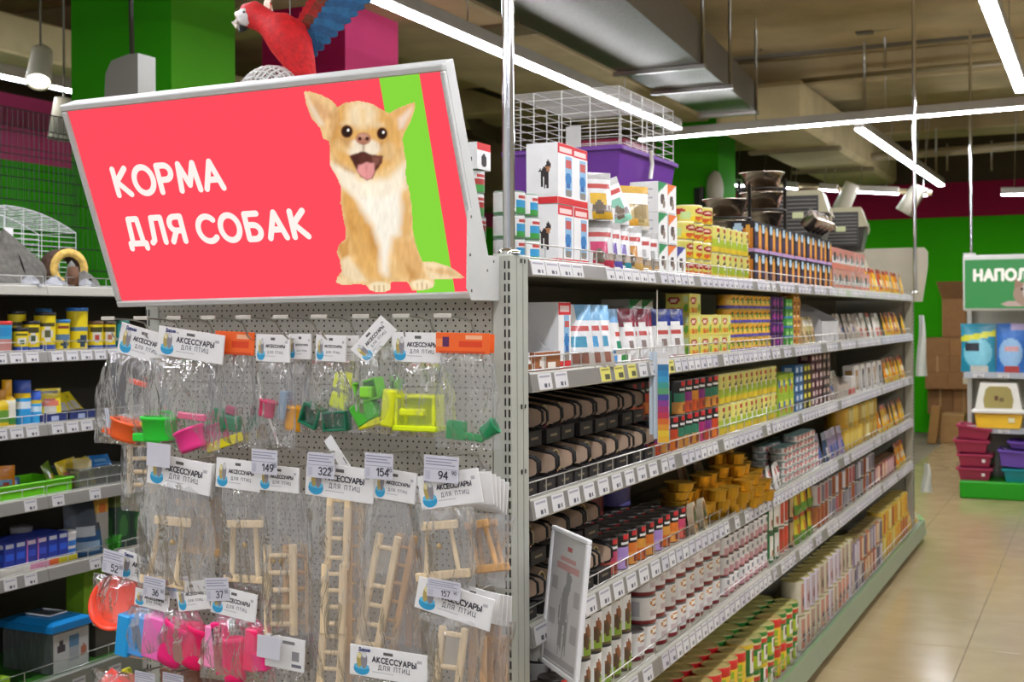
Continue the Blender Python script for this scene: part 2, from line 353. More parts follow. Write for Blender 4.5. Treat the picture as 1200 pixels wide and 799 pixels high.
struct('wall_left', lw_, 'wall_paint', label='side wall painted green with a pink band on top')
rw = MB().box(5.8, 6, -6, 15, 0, 4.05, '#b9b4a4')
struct('wall_right', rw, 'wall_paint', label='plain pale wall on the far side of the aisle, out of view')
struct('ceiling', MB().box(-7.05, 6, -6, 15.1, 4.05, 4.2, '#b9a57a'), 'concrete', label='raw brownish concrete ceiling slab')
def beam(x0, x1, y0, y1, z0, z1, label, col='#b29f74'): return struct('ceiling_beam', MB().bbox(x0, x1, y0, y1, z0, z1, col, b=.015), 'concrete', label=label)
beam(-7, 6, 9.55, 10.5, 3.77, 4.05, 'wide concrete cross beam above the long cross lamp', '#b8a67c')
beam(-7, 6, 4.9, 5.7, 3.82, 4.05, 'concrete cross beam nearer than the metal duct')
beam(-7, 6, 13.0, 13.7, 3.75, 4.05, 'concrete cross beam close to the crimson wall band')
beam(-3.55, -2.35, -5, 9.5, 3.5, 4.05, 'broad boxed concrete soffit running beside the first lamp line', '#ab9a70')
beam(-6.4, -5.65, -5, 14, 3.41, 3.69, 'pale beam in front of the green column', '#b5a67a')
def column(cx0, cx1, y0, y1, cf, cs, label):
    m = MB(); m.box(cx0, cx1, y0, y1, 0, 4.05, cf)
    m.c[5] = lin(cs); m.c[2] = lin(cf)  # light and shade between the faces put into their colours
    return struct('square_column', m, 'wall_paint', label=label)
column(-3.80, -3.12, 2.525, 3.04, '#2e8f06', '#3a7a08', 'square concrete column painted green behind the lit sign')  # side face takes a darker green, its shade put into the colour
column(-3.62, -3.0, 3.95, 4.58, '#a3144a', '#df4a80', 'square pink column, light and shade put into its face colours, behind the parrot')
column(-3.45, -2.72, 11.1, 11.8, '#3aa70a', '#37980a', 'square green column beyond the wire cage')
# ---------------------------------------------------------------- lamps
def lamp(p0, p1, label, wd=.07, hang=.93):
    p0, p1 = Vector(p0), Vector(p1); d = p1-p0; L = d.length; a = math.atan2(d.y, d.x)
    t = thing('linear_lamp', label, 'lamp', p0, (0, -math.asin(d.z/L), a))
    MB().bbox(0, L, -wd/2-.006, wd/2+.006, .012, .085, '#a8a294', b=.004).build('housing', 'paint', t)
    MB().box(.004, L-.004, -wd/2, wd/2, 0, .0118, '#ffffff').build('diffuser', 'lamp_light', t)
    q = MB(); n = max(2, int(L/2.2))
    for k in range(n):
        x = L*(k+.5)/n; q.tube([(x, 0, .085), (x, 0, hang)], .004, '#6f675a', 5)
    q.build('suspension_wire', 'zinc', t)
    return t
LZ = 3.1
lamp((-2.02, -5, LZ), (-1.99, 7.35, LZ), 'long lit lamp line above the aisle behind the parrot', hang=.24)
lamp((.66, -5, LZ), (.66, 6.8, LZ), 'lit lamp line in the top corner over the tiled aisle')
a_, b_ = on_z(750, 165, LZ), on_z(1200, 127, LZ)
lamp(a_, a_+(b_-a_)*1.35, 'long lit cross lamp spanning the shop past the tall poles', .06)
lamp(on_z(1007, 152, LZ), on_z(1103, 218, LZ), 'slanting lit lamp just under the cross lamp by the tall pole', .07)
lamp(on_z(-150, 59, LZ), on_z(170, 126, LZ), 'lit lamp beside the small ceiling spotlight', .06)
lamp((3.2, -5, LZ), (3.2, 7, LZ), 'unseen lamp line added over the next aisle')  # added out of view to help light the end panel
lamp((-4.4, -5.0, LZ), (-4.4, -1, LZ), 'unseen lamp line added behind the camera over the far aisle')  # another unseen lamp, added for more light from the front
FY = 12.2
for (xa, ya, xb, yb, lb) in ((848, 217, 909, 220.5, 'short lit lamp right of the green column'), (922, 221, 934, 222, 'tiny lit lamp above the steel bowls'), (960, 223, 981, 224.5, 'short lit lamp above the pet carriers'),
                             (992, 225, 1053, 228, 'lit lamp segment between the two far spotlights'), (1065, 228.5, 1086, 229.5, 'short lit lamp right beside the far pole'), (1173, 229, 1235, 228, 'lit lamp at the crimson band above the green sign')):
    lamp(on_y(xa, ya, FY), on_y(xb, yb, FY), lb, .06)
tr = MB(); A, B = on_y(835, 212, FY+.06), on_y(1092, 226, FY+.06)
tr.tube([A, B], .03, '#8a7c5f', 4); tr.build('lamp_track', 'paint', label='thin beige track carrying the far row of lamps', cat='track')
def spot(p, d, r, L, label, lit=False):
    d = Vector(d).normalized(); q = d.to_track_quat('Z', 'Y').to_matrix().to_4x4(); q.translation = p
    t = thing('spotlight', label, 'spotlight', p)
    m = MB(); Q = d.to_track_quat('Z', 'Y').to_matrix().to_4x4()
    m.lathe([(0, -L), (r*.8, -L), (r*.85, -L*.9), (r, 0), (r*.92, .002), (r*.85, -.02), (0, -.02)], 18, col='#d9d2bf', M=Q); m.build('lamp_head', 'plastic', t)
    if lit: MB().lathe([(0, -.012), (r*.84, -.012)], 18, col='#ffffff', M=Q).build('bulb', 'spot_light', t)
    MB().tube([-d*L*.6, Vector((-d.x*L*.6, -d.y*L*.6, (4.05-p.z) if p.x < -4 else .32))], .007 if p.x < -4 else .012, '#8f8a7c', 8).build('bracket', 'plastic', t)
    return t
spot(on_x(45, 96, -4.75), (.32, -.42, -.8), .078, .26, 'small white spotlight shining toward the camera', True)
spot(on_x(72, 164, -4.75), (-.1, -.05, -1), .085, .26, 'white spotlight pointing down at the sign corner')
spot(on_y(985, 247, FY-.1), (-.4, 0, -.9), .10, .34, 'cream spotlight hanging above the pet carriers')
spot(on_y(1059, 249, FY-.1), (-.5, 0, -.8), .10, .34, 'cream spotlight hanging by the far pole')
# ---------------------------------------------------------------- ducts and pipes
dk = MB(); z0, z1 = 3.35, 3.60
q = [(-2.0, 1.0), (-1.02, 1.0), (-1.56, 8.2), (-2.03, 8.2)]
lo = [(x, y, z0) for x, y in q]; hi = [(x, y, z1+(.14 if i < 2 else 0)) for i, (x, y) in enumerate(q)]
n = dk.add(lo+hi)
for f_ in ((3, 2, 1, 0), (4, 5, 6, 7), (0, 1, 5, 4), (1, 2, 6, 5), (2, 3, 7, 6), (3, 0, 4, 7)): dk.face(tuple(n+i for i in f_), lin('#b0ab9f'))
D = thing('ventilation_duct', 'shiny sheet metal duct tapering away under the ceiling', 'duct')
dk.build('duct_body', 'duct', D)
for yy, xa, xb in ((6.05, -2.05, -1.36), (6.9, -2.06, -1.40), (8.2, -2.07, -1.53)):
    m = MB().bbox(xa, xb, yy-.02, yy+.02, z0-.035, z0-.002, '#7d776a'); m.build('hanger_bar', 'zinc', D)
    r_ = MB().tube([(xb-.02, yy, z0-.01), (xb-.02, yy, 4.05)], .014, '#8a8b92', 6)
    r_.build('hanger_rod', 'zinc', D)
D2 = MB().bbox(-2.15, -1.3, 9.0, 14.6, 3.3, 3.74, '#b3a276', b=.05); t = thing('ventilation_duct', 'matte beige duct running toward the crimson wall', 'duct')
D2.build('duct_body', 'concrete', t)
MB().bbox(-2.2, -1.25, 10.4, 10.5, 3.26, 3.3, '#7d6f4f').build('hanger_bar', 'concrete', t)
MB().bbox(-2.2, -1.25, 12.4, 12.5, 3.26, 3.3, '#7d6f4f').build('hanger_bar', 'concrete', t)
def pipe(pts, r, label, col='#6b6250'):
    m = MB().tube(pts, r, col, 8); return m.build('ceiling_pipe', 'paint', label=label, cat='pipe')
pipe([on_y(860, 67, 9.3), on_y(1165, 36, 9.3)], .055, 'dark round pipe along the face of the cross beam')
pipe([on_y(1008, 34, 8.7), on_y(1160, 16, 8.7)], .035, 'short dark conduit with a junction box at its end')
MB().bbox(-.07, .07, -.05, .05, -.05, .05, '#5b5343').build('junction_box', 'paint', loc=on_y(1013, 33, 8.7), label='small dark junction box at the conduit end', cat='box')
pipe([on_y(934, 105, 9.2), on_y(937, 95, 9.2), on_y(1180, 72, 9.2)], .022, 'thin pale pipe bent down in front of the beam', '#a08f68')
pipe([on_y(1003, 186, 12.6), on_y(1230, 168, 12.6)], .05, 'pale pipe high above the far green wall', '#8d7d5a')
pipe([on_y(600, 118, 9.6), on_y(455, 70, 9.6)], .06, 'dark pipe behind the right end of the sign', '#3d3426')
pipe([on_y(602, 165, 9.9), on_y(560, 150, 9.9), on_y(545, 118, 9.9)], .09, 'bent dark pipe over the sign corner', '#5b4d36')
for xx, ya, yb, YY in ((1013, 46, 137, 9.1), (1037, 35, 80, 9.0), (892, 18, 60, 9.0), (1097, 150, 206, 12.3), (1162, 165, 200, 12.6), (1110, 168, 200, 12.6)):
    MB().tube([on_y(xx, ya, YY), on_y(xx, yb, YY)], .012, '#9b8c69', 5).build('hanger_rod', 'zinc', label={1013: 'pale thin rod hanging in front of the cross beam', 1037: 'dark thin rod beside the junction box', 892: 'thin rod hanging by the duct end', 1097: 'thin rod right of the slanting lamp', 1162: 'stub rod above the green sign pole', 1110: 'stub rod above the crimson wall band'}[xx], cat='rod')
# dim clutter of ducts behind the sign and over the left aisle
m = MB().bbox(-6.0, -4.0, 11.0, 11.9, 2.9, 4.05, '#7a6a48', b=.05); m.build('ventilation_duct', 'concrete', label='dim brown duct across the far end behind the sign', cat='duct')
m = MB().bbox(-.3, .0, -.3, .0, -.02, .02, '#6e6146'); m.build('ceiling_vent', 'paint', loc=on_z(632, 36, 3.5), label='small square grey vent in the boxed soffit', cat='vent')
# ---------------------------------------------------------------- poles
def pole(x, y, z0, label, r=.013):
    t = thing('chrome_pole', label, 'pole', (x, y, z0))
    MB().lathe([(r, 0), (r, 4.05-z0)], 16, col='#ffffff').build('tube', 'chrome', t)
    MB().lathe([(r+.012, 0), (r+.012, .006), (r+.002, .012)], 16, col='#ffffff').build('base_flange', 'chrome', t)
    return t
pole(-.02, .035, 1.709, 'thick chrome pole rising from the shelf corner beside the sign', .0135)
p_ = on_y(1072, 290, 6.33); pole(p_.x, 6.33, 1.72, 'thin chrome pole at the far end of the food shelves', .0135)
p_ = on_y(1138, 290, 9.05); pole(p_.x, 9.05, 2.08, 'thin chrome pole standing above the green litter sign', .0135)
# ================================================================ SHELVING
TOPS = [1.701, 1.443, 1.156, .872, .585]; BOTS = [1.662, 1.398, 1.109, .821, .534]
SURF = [z-.006 for z in TOPS]; BASE_T = .145
def price_tag_mesh(kind):
    p = {'w': P('#d2cfcd', ('r', .1, .9, .78, .86, '#9a98a0'), ('r', .1, .75, .58, .65, '#a9a7ad'), ('r', .45, .62, .12, .42, '#4b4a52'), ('r', .66, .82, .12, .42, '#4b4a52'), ('r', .86, .94, .3, .42, '#6b6a72')),
         'y': P('#d8cf62', ('r', .1, .9, .72, .82, '#8d8740'), ('r', .4, .85, .15, .45, '#4a4826')),
         'g': P('#c4c0c4', ('r', .1, .9, .74, .84, '#8f8c95'), ('r', .5, .9, .15, .4, '#6a6872'))}[kind]
    m = MB(); m.box(-.0004, .0006, -.5, .5, 0, 1, '#d5d3d0')
    m.grid(lambda u, v: (.0008, u-.5, v), 10, 8, paint=p, smooth=False)
    return m.mesh('price_tag', 'paper')
TAGS = {k: price_tag_mesh(k) for k in 'wyg'}
def rail(X, y0, y1, zt, zb, col, edge):
    m = MB(); pr = [(-.02, zt), (-.002, zt), (0, zt-.004), (.007, zb+.003), (.006, zb), (-.02, zb)]
    n = m.add([(X+x, y, z) for y in (y0, y1) for x, z in pr]); k = len(pr)
    for i in range(k):
        j = (i+1) % k; m.face((n+i, n+j, n+k+j, n+k+i), lin(edge if i in (0, 1, 3, 4) else col))
    m.face(tuple(range(n+k-1, n-1, -1)), lin(col)); m.face(tuple(range(n+k, n+2*k)), lin(col))
    return m
def wire_rail(X, y0, y1, zt, h=.036, step=.105):
    m = MB(); c = '#d5d2c6'
    for z in (zt+.004, zt+h): m.tube([(X-.012, y0+.005, z), (X-.012, y1-.005, z)], .0019, c, 5)
    n = max(2, int((y1-y0)/step))
    for k in range(n+1):
        y = y0+.006+(y1-y0-.012)*k/n; m.tube([(X-.012, y, zt), (X-.012, y, zt+h)], .0016, c, 4)
    return m
def put_tags(shelf, X, zt, zb, spec):
    """spec: (kind, y, width)"""
    for kind, y, wd in spec:
        sl = math.atan2(.007, zt-.004-zb)
        o = link('price_tag', TAGS[kind], shelf, (X+.0068, y, zb+.0035), (0, -sl, 0)); o.scale = (1, wd, (zt-zb)*.83)
def shelf_unit(t, X, depth, secs, deck, railcols, tags, wires=True):
    for li in range(5):
        zt, zb = TOPS[li], BOTS[li]
        for si in range(len(secs)-1):
            y0, y1 = secs[si]+.001, secs[si+1]-.001
            s = MB().bbox(X-depth, X-.018, y0, y1, zt-.034, zt-.006, deck, b=.002).build('shelf', 'paint', t)
            c = railcols(li, si)
            rail(X, y0, y1, zt, zb, c[0], c[1]).build('price_rail', 'plastic', s)
            if wires: wire_rail(X, y0, y1, zt).build('wire_rail', 'wire_zinc', s)
            put_tags(s, X, zt, zb, tags(li, si, y0, y1))
SEC = [.098, .985, 2.33, 3.67, 5.0, 6.27]
G = thing('shelving_gondola', 'long grey shelving gondola stocked with tins and pouches of pet food', 'shelving')
GC = '#aeaea0'
def railcols(li, si):
    if li == 0 and si >= 3: return ('#a3ad90', '#c0c6ae')
    if li == 1 and si == 4: return ('#8aa0b8', '#b9c2c8')
    return ('#86817a', '#b4b1a4')
rt = random.Random(3)
def tags(li, si, y0, y1):
    out = []; y = y0+.05
    if si == 0:
        fixed = {0: [('w', .14, .075), ('w', .22, .075), ('w', .30, .075), ('w', .375, .07)]+[('w', .60+.065*k, .06) for k in range(6)],
                 1: [('w', .175, .075), ('w', .27, .075), ('y', .56, .07), ('y', .66, .07), ('y', .76, .065), ('w', .85, .065), ('w', .94, .06)],
                 2: [('w', .15+.098*k, .07) for k in range(9)], 3: [('w', .15+.1*k, .075) for k in range(9)], 4: [('w', .16+.12*k, .08) for k in range(7)]}
        return fixed[li]
    if li == 1 and si == 1: out = [('y', y0+.045, .06), ('y', y0+.11, .06)]; y = y0+.18
    while y < y1-.03:
        if rt.random() < .88: out.append(('w' if rt.random() < .35 else 'g', y, .055))
        y += .066
    return out
shelf_unit(G, 0, .49, SEC, '#8f8a79', railcols, tags)
PC = '#b4b5a9'
for xa, xb, lb in ((-.046, 0, 1), (-1.03, -.984, 0)):
    p_ = MB().bbox(xa, xb, 0, .095, 0, 1.708, PC, b=.004)
    if lb: p_.box(xb-.003, xb+.0012, .030, .034, 0, 1.70, '#a3a498').box(xb-.003, xb+.0012, .062, .066, 0, 1.70, '#a3a498')
    po = p_.build('upright_post', 'paint', G)
    s = MB()
    for k in range(66):
        z = .05+k*.025
        for xx in ((xb-.0135, xb-.004) if lb else (xa+.004, xa+.0135)): s.box(xx-.0018, xx+.0018, -.0008, .002, z, z+.017, '#15130f')
    s.build('slots', 'paint', po, kind='stuff')
    if lb:
        for zz in (1.694, 1.37, 1.225): MB().box(xb+.0005, xb+.0018, .05, .056, zz-.005, zz+.005, '#2a2822').box(xb+.0005, xb+.0018, .07, .075, zz-.005, zz+.004, '#2a2822').build('screw_hole', 'paint', po, kind='stuff')
zs = [.02, .42, .82, 1.113, 1.4115, 1.706]
for z0, z1 in zip(zs[:-1], zs[1:]):
    MB().box(-.9835, -.0465, .002, .016, z0+.0008, z1-.0008, '#b0ac9e').build('perforated_panel', 'pegboard', G)
MB().box(-.525, -.505, .1, 6.28, .1, 1.70, '#857d69').build('back_panel', 'paint', G)
# left half of the top deck, carrying cages and carriers
MB().bbox(-1.03, -.526, .1, 6.27, 1.667, 1.695, '#8f8a79').build('top_deck', 'paint', G)
# base
b_ = MB().bbox(-.5, .026, .1, 6.55, .05, BASE_T-.012, '#8d8b7c'); b_.box(-.5, .005, .1, 6.5, 0, .05, '#3a382f'); bs = b_.build('base_deck', 'paint', G)
m = MB(); n = m.add([(.02, .1, BASE_T), (.036, .1, BASE_T), (.05, .1, .05), (.02, .1, .05), (.02, 6.58, BASE_T), (.036, 6.58, BASE_T), (.05, 6.58, .05), (.02, 6.58, .05)])
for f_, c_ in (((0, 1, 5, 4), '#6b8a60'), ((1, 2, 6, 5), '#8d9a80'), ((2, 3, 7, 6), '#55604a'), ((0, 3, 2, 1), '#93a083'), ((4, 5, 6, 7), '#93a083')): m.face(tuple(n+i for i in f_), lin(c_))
m.build('base_rail', 'plastic', bs)
m = MB(); n = m.add([(.036, 6.58, BASE_T), (.05, 6.58, .05), (-.02, 6.8, .05), (-.03, 6.8, BASE_T), (-.03, 6.58, BASE_T)])
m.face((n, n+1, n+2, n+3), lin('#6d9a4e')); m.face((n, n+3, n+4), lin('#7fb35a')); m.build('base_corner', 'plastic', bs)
wire_rail(.022, .1, 6.5, BASE_T, .05, .09).build('wire_rail', 'wire_zinc', bs)
# far upright and tall end panel
MB().bbox(-.05, .0, 6.28, 6.36, 0, 1.72, '#9c9886', b=.003).build('upright_post', 'paint', G)
MB().box(-1.03, -.052, 6.29, 6.32, 0, 1.7, '#8c8878').build('end_panel', 'paint', G)
pr = [(-1.03, 1.66), (.05, 1.66), (.085, 1.9), (.085, 2.0), (.06, 2.03), (-1.03, 2.03)]
m = MB(); n = m.add([(x, y, z) for y in (6.40, 6.43) for x, z in pr]); k = len(pr)
m.face(tuple(range(n, n+k)), lin('#b8b09a')); m.face(tuple(range(n+2*k-1, n+k-1, -1)), lin('#b8b09a'))
for i in range(k): m.face((n+i, n+k+i, n+k+(i+1) % k, n+(i+1) % k), lin('#cac3ae'))
m.build('tall_end_board', 'paint', G)
s = MB()
for k in range(64):
    s.box(.0004, .0014, 6.30, 6.31, .06+k*.025, .077+k*.025, '#2b2922').box(.0004, .0014, 6.33, 6.34, .06+k*.025, .077+k*.025, '#2b2922')
s.build('slots', 'paint', G, kind='stuff')
# ---- the unit across the left aisle
LX = -2.6; LSEC = [-.35, 1.19, 2.52, 3.86]
GL2 = thing('shelving_gondola', 'grey shelving unit of aquarium goods across the left aisle', 'shelving')
def ltags(li, si, y0, y1):
    if li == 0: return []
    out = []; y = max(y0+.05, .8)
    while y < min(y1-.03, 1.95):
        if rt.random() < .9: out.append(('w', y, .062))
        y += .078 if li in (1, 2) else .1
    return out
shelf_unit(GL2, LX, .49, LSEC, '#7f7a6b', lambda li, si: ('#8f8b84', '#b9b5a8') if li else ('#a9a597', '#c0bdb0'), ltags)
MB().box(LX-.53, LX-.5, -.35, 3.86, .1, 1.70, '#4a4336').build('back_panel', 'paint', GL2)
MB().bbox(LX-1.03, LX-.53, -.35, 2.45, 1.667, 1.695, '#7f7a6b').build('top_deck', 'paint', GL2)
b_ = MB().bbox(LX-.5, LX+.02, -.35, 3.86, .05, BASE_T, '#2f6e1c'); b_.build('base_deck', 'paint', GL2)
m = MB(); m.bbox(LX+.02, LX+.05, -.35, 3.86, .05, BASE_T+.015, '#8c8f83'); m.build('base_rail', 'plastic', GL2)
for k, y in enumerate((1.1, 1.3, 1.5, 1.7)): link('price_tag', TAGS['w'], GL2, (LX+.051, y, .07)).scale = (1, .07, .06)
wire_rail(LX+.03, .6, 2.4, BASE_T+.015, .05, .2).build('wire_rail', 'wire_zinc', GL2)
# ================================================================ THE LIT SIGN
SW, SH, SD = 1.0, .5065, .0564
SEX = Vector((.9993, .0341, .0125)).normalized(); SEY = Vector((.0009, -.3694, .9293)); SEY = (SEY-SEX*SEY.dot(SEX)).normalized(); SN = SEX.cross(SEY)
SO = Vector((-1.0293, -.0994, 1.5961))
def on_sign(x, y):
    d = ray(x, y); t_ = (SO-CAM).dot(SN)/d.dot(SN); q = CAM+d*t_-SO; return q.dot(SEX), q.dot(SEY)
SM = Matrix((SEX, SEY, SN)).transposed().to_4x4(); SM.translation = SO
S = thing('light_box_sign', 'tilted red light box sign with white lettering and a laughing small dog', 'sign'); S.matrix_world = SM
FRC = '#cbcbc6'; bd = .016
m = MB(); m.bbox(0, SW, 0, SH, -SD, -.014, FRC, b=.002); m.build('box_body', 'paint', S)
for (x0, x1, y0, y1) in ((0, SW, 0, bd), (0, SW, SH-bd, SH), (0, bd, bd, SH-bd), (SW-bd*.6, SW, bd, SH-bd)):
    MB().bbox(x0, x1, y0, y1, -.0139, 0, FRC, b=.003).build('frame_bar', 'paint', S)
f0, f1, g0, g1 = bd, SW-bd*.6, bd, SH-bd
face = MB(); zf = -.006
face.quad((f0, g0, zf), (f1, g0, zf), (f1, g1, zf), (f0, g1, zf), '#ff4a5c')
fc_ = face.build('lit_face', 'sign_light', S)
def stripe(pxs):
    q = [on_sign(*p) for p in pxs]; q = [(min(max(a, f0), f1), min(max(b, g0), g1)) for a, b in q]; return q
m = MB(); m.poly([(a, b, zf+.0004) for a, b in stripe([(440.4, 80), (487.5, 75), (533.6, 352), (488.8, 352)])][::-1], '#86d93c'); m.build('green_stripe', 'sign_light', fc_)
V3 = lambda z: dict(O=Vector((0, 0, z)), EX=Vector((1, 0, 0)), EY=Vector((0, 1, 0)))
def sign_word(word, pl, pr_, ptop, st):
    (x0, y0), (x1, y1), (xt, yt) = on_sign(*pl), on_sign(*pr_), on_sign(*ptop)
    size = yt-y0; base = sum(GL[c][0] for c in word)*size; gap = ((x1-x0)-base)/(len(word)-1)/size
    m = MB(); text(m, word, (x0, (y0+y1)/2), size, st, '#fff4ee', caps=6, gap=gap, **V3(zf+.0012)); return m
sign_word('КОРМА', (138, 229), (261, 221), (128.5, 199), .0145).build('lettering', 'sign_light', fc_)
sign_word('ДЛЯ', (151.5, 286), (217, 283.5), (147, 257.5), .0145).build('lettering', 'sign_light', fc_)
sign_word('СОБАК', (235, 284), (361, 277.5), (231, 255), .0145).build('lettering', 'sign_light', fc_)
# ---- the printed dog: a flat print on the lit face
def dog_print():
    A = lambda *p: [(340+x/5.327, 90+y/5.327) for x, y in p]
    B = lambda *p: [(340+x/5.4545, 220+y/5.4545) for x, y in p]
    NX, NY = 210, 262; X0, X1, Y0, Y1 = 352., 546., 100., 346.
    xs = np.linspace(X0, X1, NX+1); ys = np.linspace(Y0, Y1, NY+1); gx, gy = np.meshgrid(xs, ys)
    def sd(poly):
        p = np.array(poly); d = np.full(gx.shape, 1e9); ins = np.zeros(gx.shape, bool); n = len(p)
        for i in range(n):
            a, b = p[i], p[(i+1) % n]; e = b-a; wx, wy = gx-a[0], gy-a[1]
            h = np.clip((wx*e[0]+wy*e[1])/(e@e+1e-12), 0, 1); d = np.minimum(d, (wx-e[0]*h)**2+(wy-e[1]*h)**2)
            c = (a[1] > gy) != (b[1] > gy); xi = a[0]+(gy-a[1])/(b[1]-a[1]+1e-12)*e[0]; ins ^= c & (gx < xi)
        d = np.sqrt(d); return np.where(ins, -d, d)
    head = A((78, 95), (95, 180), (130, 265), (180, 320), (200, 390), (238, 405), (242, 470), (242, 555), (280, 620), (312, 690), (308, 799), (745, 799), (742, 730), (718, 660), (712, 600), (720, 545), (706, 480), (700, 430), (692, 395), (708, 350), (742, 290), (770, 215), (774, 163), (738, 170), (680, 195), (612, 230), (556, 205), (500, 170), (420, 153), (340, 165), (287, 195), (250, 150), (190, 118), (115, 95))
    body = B((320, -10), (322, 120), (332, 200), (350, 270), (348, 330), (305, 368), (293, 420), (312, 470), (325, 540), (292, 580), (290, 610), (330, 628), (400, 620), (480, 626), (500, 658), (540, 670), (600, 670), (635, 656), (632, 612), (660, 602), (740, 606), (760, 630), (772, 660), (820, 662), (870, 655), (912, 638), (916, 600), (900, 592), (1050, 586), (1110, 579), (1060, 540), (1000, 505), (920, 480), (840, 478), (820, 430), (790, 350), (776, 260), (770, 120), (748, -10))
    mask = np.minimum(sd(head), sd(body))
    rs = np.random.RandomState(5)
    def vnoise(sx, sy):
        g = rs.rand(60, 60); u = (gx-X0)/sx; v = (gy-Y0)/sy; i = u.astype(int) % 59; j = v.astype(int) % 59; fu = u-np.floor(u); fv = v-np.floor(v)
        return (g[j, i]*(1-fu)+g[j, i+1]*fu)*(1-fv)+(g[j+1, i]*(1-fu)+g[j+1, i+1]*fu)*fv
    fur = vnoise(2.2, 7)*.6+vnoise(5, 12)*.4-.5
    C = np.empty(gx.shape+(3,)); C[:] = lin('#ecc489')
    def mix(k, col, op=1.0):
        k = (k*op)[..., None]; C[:] = C*(1-k)+np.array(lin(col))*k
    def shp(poly, soft, col, op=1.0): mix(np.clip(.5-(sd(poly)+fur*soft*1.2)/(2*soft), 0, 1), col, op)
    def ell(c, rx, ry, soft, col, op=1.0, T=A):
        (cx, cy), = T(c); s = 5.35; d = np.sqrt(((gx-cx)*s/rx)**2+((gy-cy)*s/ry)**2); mix(np.clip((1-d)*min(rx, ry)/s/soft+.5, 0, 1), col, op)
    # body
    shp(B((840, 475), (920, 480), (1000, 505), (1110, 579), (900, 595), (830, 560)), 2, '#f6dcb0'); shp(B((860, 520), (1000, 520), (1100, 575), (950, 560)), 3, '#dda765', .7)
    shp(B((290, 360), (370, 330), (380, 440), (320, 460)), 3, '#cf954f', .9); shp(B((320, 470), (370, 440), (480, 600), (400, 615), (330, 560)), 3, '#f3dcb6', .9); ell((335, 600), 50, 26, 2, '#f2d3a4', 1, B)
    shp(B((322, 0), (400, 60), (520, 240), (570, 400), (540, 520), (420, 420), (350, 250), (325, 120)), 4, '#dfa75c', .95); shp(B((340, 150), (380, 160), (420, 300), (380, 330), (350, 270)), 4, '#cd9148', .5)
    shp(B((380, 290), (470, 330), (540, 480), (580, 600), (500, 590), (410, 480), (372, 380)), 4, '#e2ae66', .95); shp(B((470, 250), (520, 260), (560, 380), (580, 470), (520, 420)), 4, '#bd8443', .55)
    shp(B((690, 60), (750, 20), (775, 200), (775, 280), (720, 330), (690, 260)), 4, '#e3b06c', .9); shp(B((640, 340), (780, 330), (830, 450), (870, 570), (770, 600), (700, 560), (660, 450)), 4, '#e2b070', .9); shp(B((735, 500), (790, 540), (800, 590), (755, 600)), 3, '#c08846', .6)
    shp(B((370, 0), (700, 0), (705, 150), (690, 300), (645, 320), (630, 420), (610, 560), (575, 540), (565, 380), (520, 250), (440, 130)), 5, '#fdf4e4'); shp(B((640, 500), (720, 480), (745, 590), (650, 598)), 4, '#e5b878', .7)
    for cx, cy in ((565, 640), (840, 625)):
        ell((cx, cy), 72, 34, 2.5, '#f7e2ba', 1, B)
        for k in (-38, -8, 22): shp(B((cx+k, cy-10), (cx+k+7, cy-10), (cx+k+9, cy+28), (cx+k+2, cy+28)), .9, '#b37c40', .75)
    # neck and head
    shp(A((242, 540), (330, 560), (430, 640), (600, 640), (712, 540), (712, 700), (600, 760), (420, 760), (310, 690)), 5, '#fdf0d8', .95); shp(A((255, 470), (300, 520), (400, 600), (330, 590), (270, 540)), 3, '#b07a42', .6)
    shp(A((240, 260), (300, 190), (420, 155), (520, 180), (620, 235), (690, 330), (690, 430), (640, 540), (560, 600), (400, 590), (300, 540), (245, 450)), 4, '#e3ad63', .95)
    shp(A((80, 100), (190, 122), (280, 195), (300, 260), (240, 400), (190, 330), (130, 260)), 2, '#eec48c'); shp(A((105, 130), (170, 150), (245, 215), (250, 265), (205, 280), (150, 235)), 4, '#d9a574', .85); shp(A((90, 110), (130, 220), (175, 300), (200, 300), (140, 200)), 3, '#fbe9d2', .8)
    shp(A((612, 232), (740, 170), (772, 168), (768, 215), (705, 350), (680, 340)), 2, '#e6b06c'); shp(A((665, 265), (755, 185), (758, 215), (700, 320), (675, 330)), 3, '#f6dcc8', .9); shp(A((240, 250), (300, 200), (320, 270), (300, 400), (245, 420)), 5, '#c98f4c', .6)
    ell((440, 240), 95, 85, 11, '#f8e2bc', .85); shp(A((425, 200), (470, 200), (462, 320), (438, 320)), 3, '#efcb94', .8); ell((345, 296), 34, 18, 5, '#f6deb8', .55); ell((545, 306), 34, 20, 5, '#f6deb8', .55)
    ell((450, 450), 110, 62, 4, '#f6e6cc', .95); ell((320, 430), 60, 45, 5, '#e8bd80', .8); shp(A((300, 370), (380, 395), (350, 440), (300, 410)), 4, '#b97f45', .6); shp(A((545, 400), (605, 385), (600, 430), (550, 440)), 4, '#bb8247', .5); ell((610, 470), 50, 60, 5, '#e9c189', .8)
    for (c, rx, ry) in (((347, 345), 37, 40), ((567, 358), 33, 38)):
        ell(c, rx+8, ry+8, 2.5, '#c99a5e', .6); ell(c, rx, ry, 1.2, '#63391f'); ell(c, rx*.8, ry*.8, 1.5, '#2a1510'); ell((c[0]+8, c[1]-8), 8, 9, .8, '#fff6ee')
    ell((450, 390), 48, 38, 2, '#b57a62'); ell((450, 372), 30, 14, 2, '#d09a84', .8); ell((428, 390), 11, 12, 1, '#4e2a22'); ell((474, 390), 11, 12, 1, '#4e2a22'); shp(A((445, 420), (458, 420), (456, 462), (446, 462)), 1.2, '#8d5a45', .7)
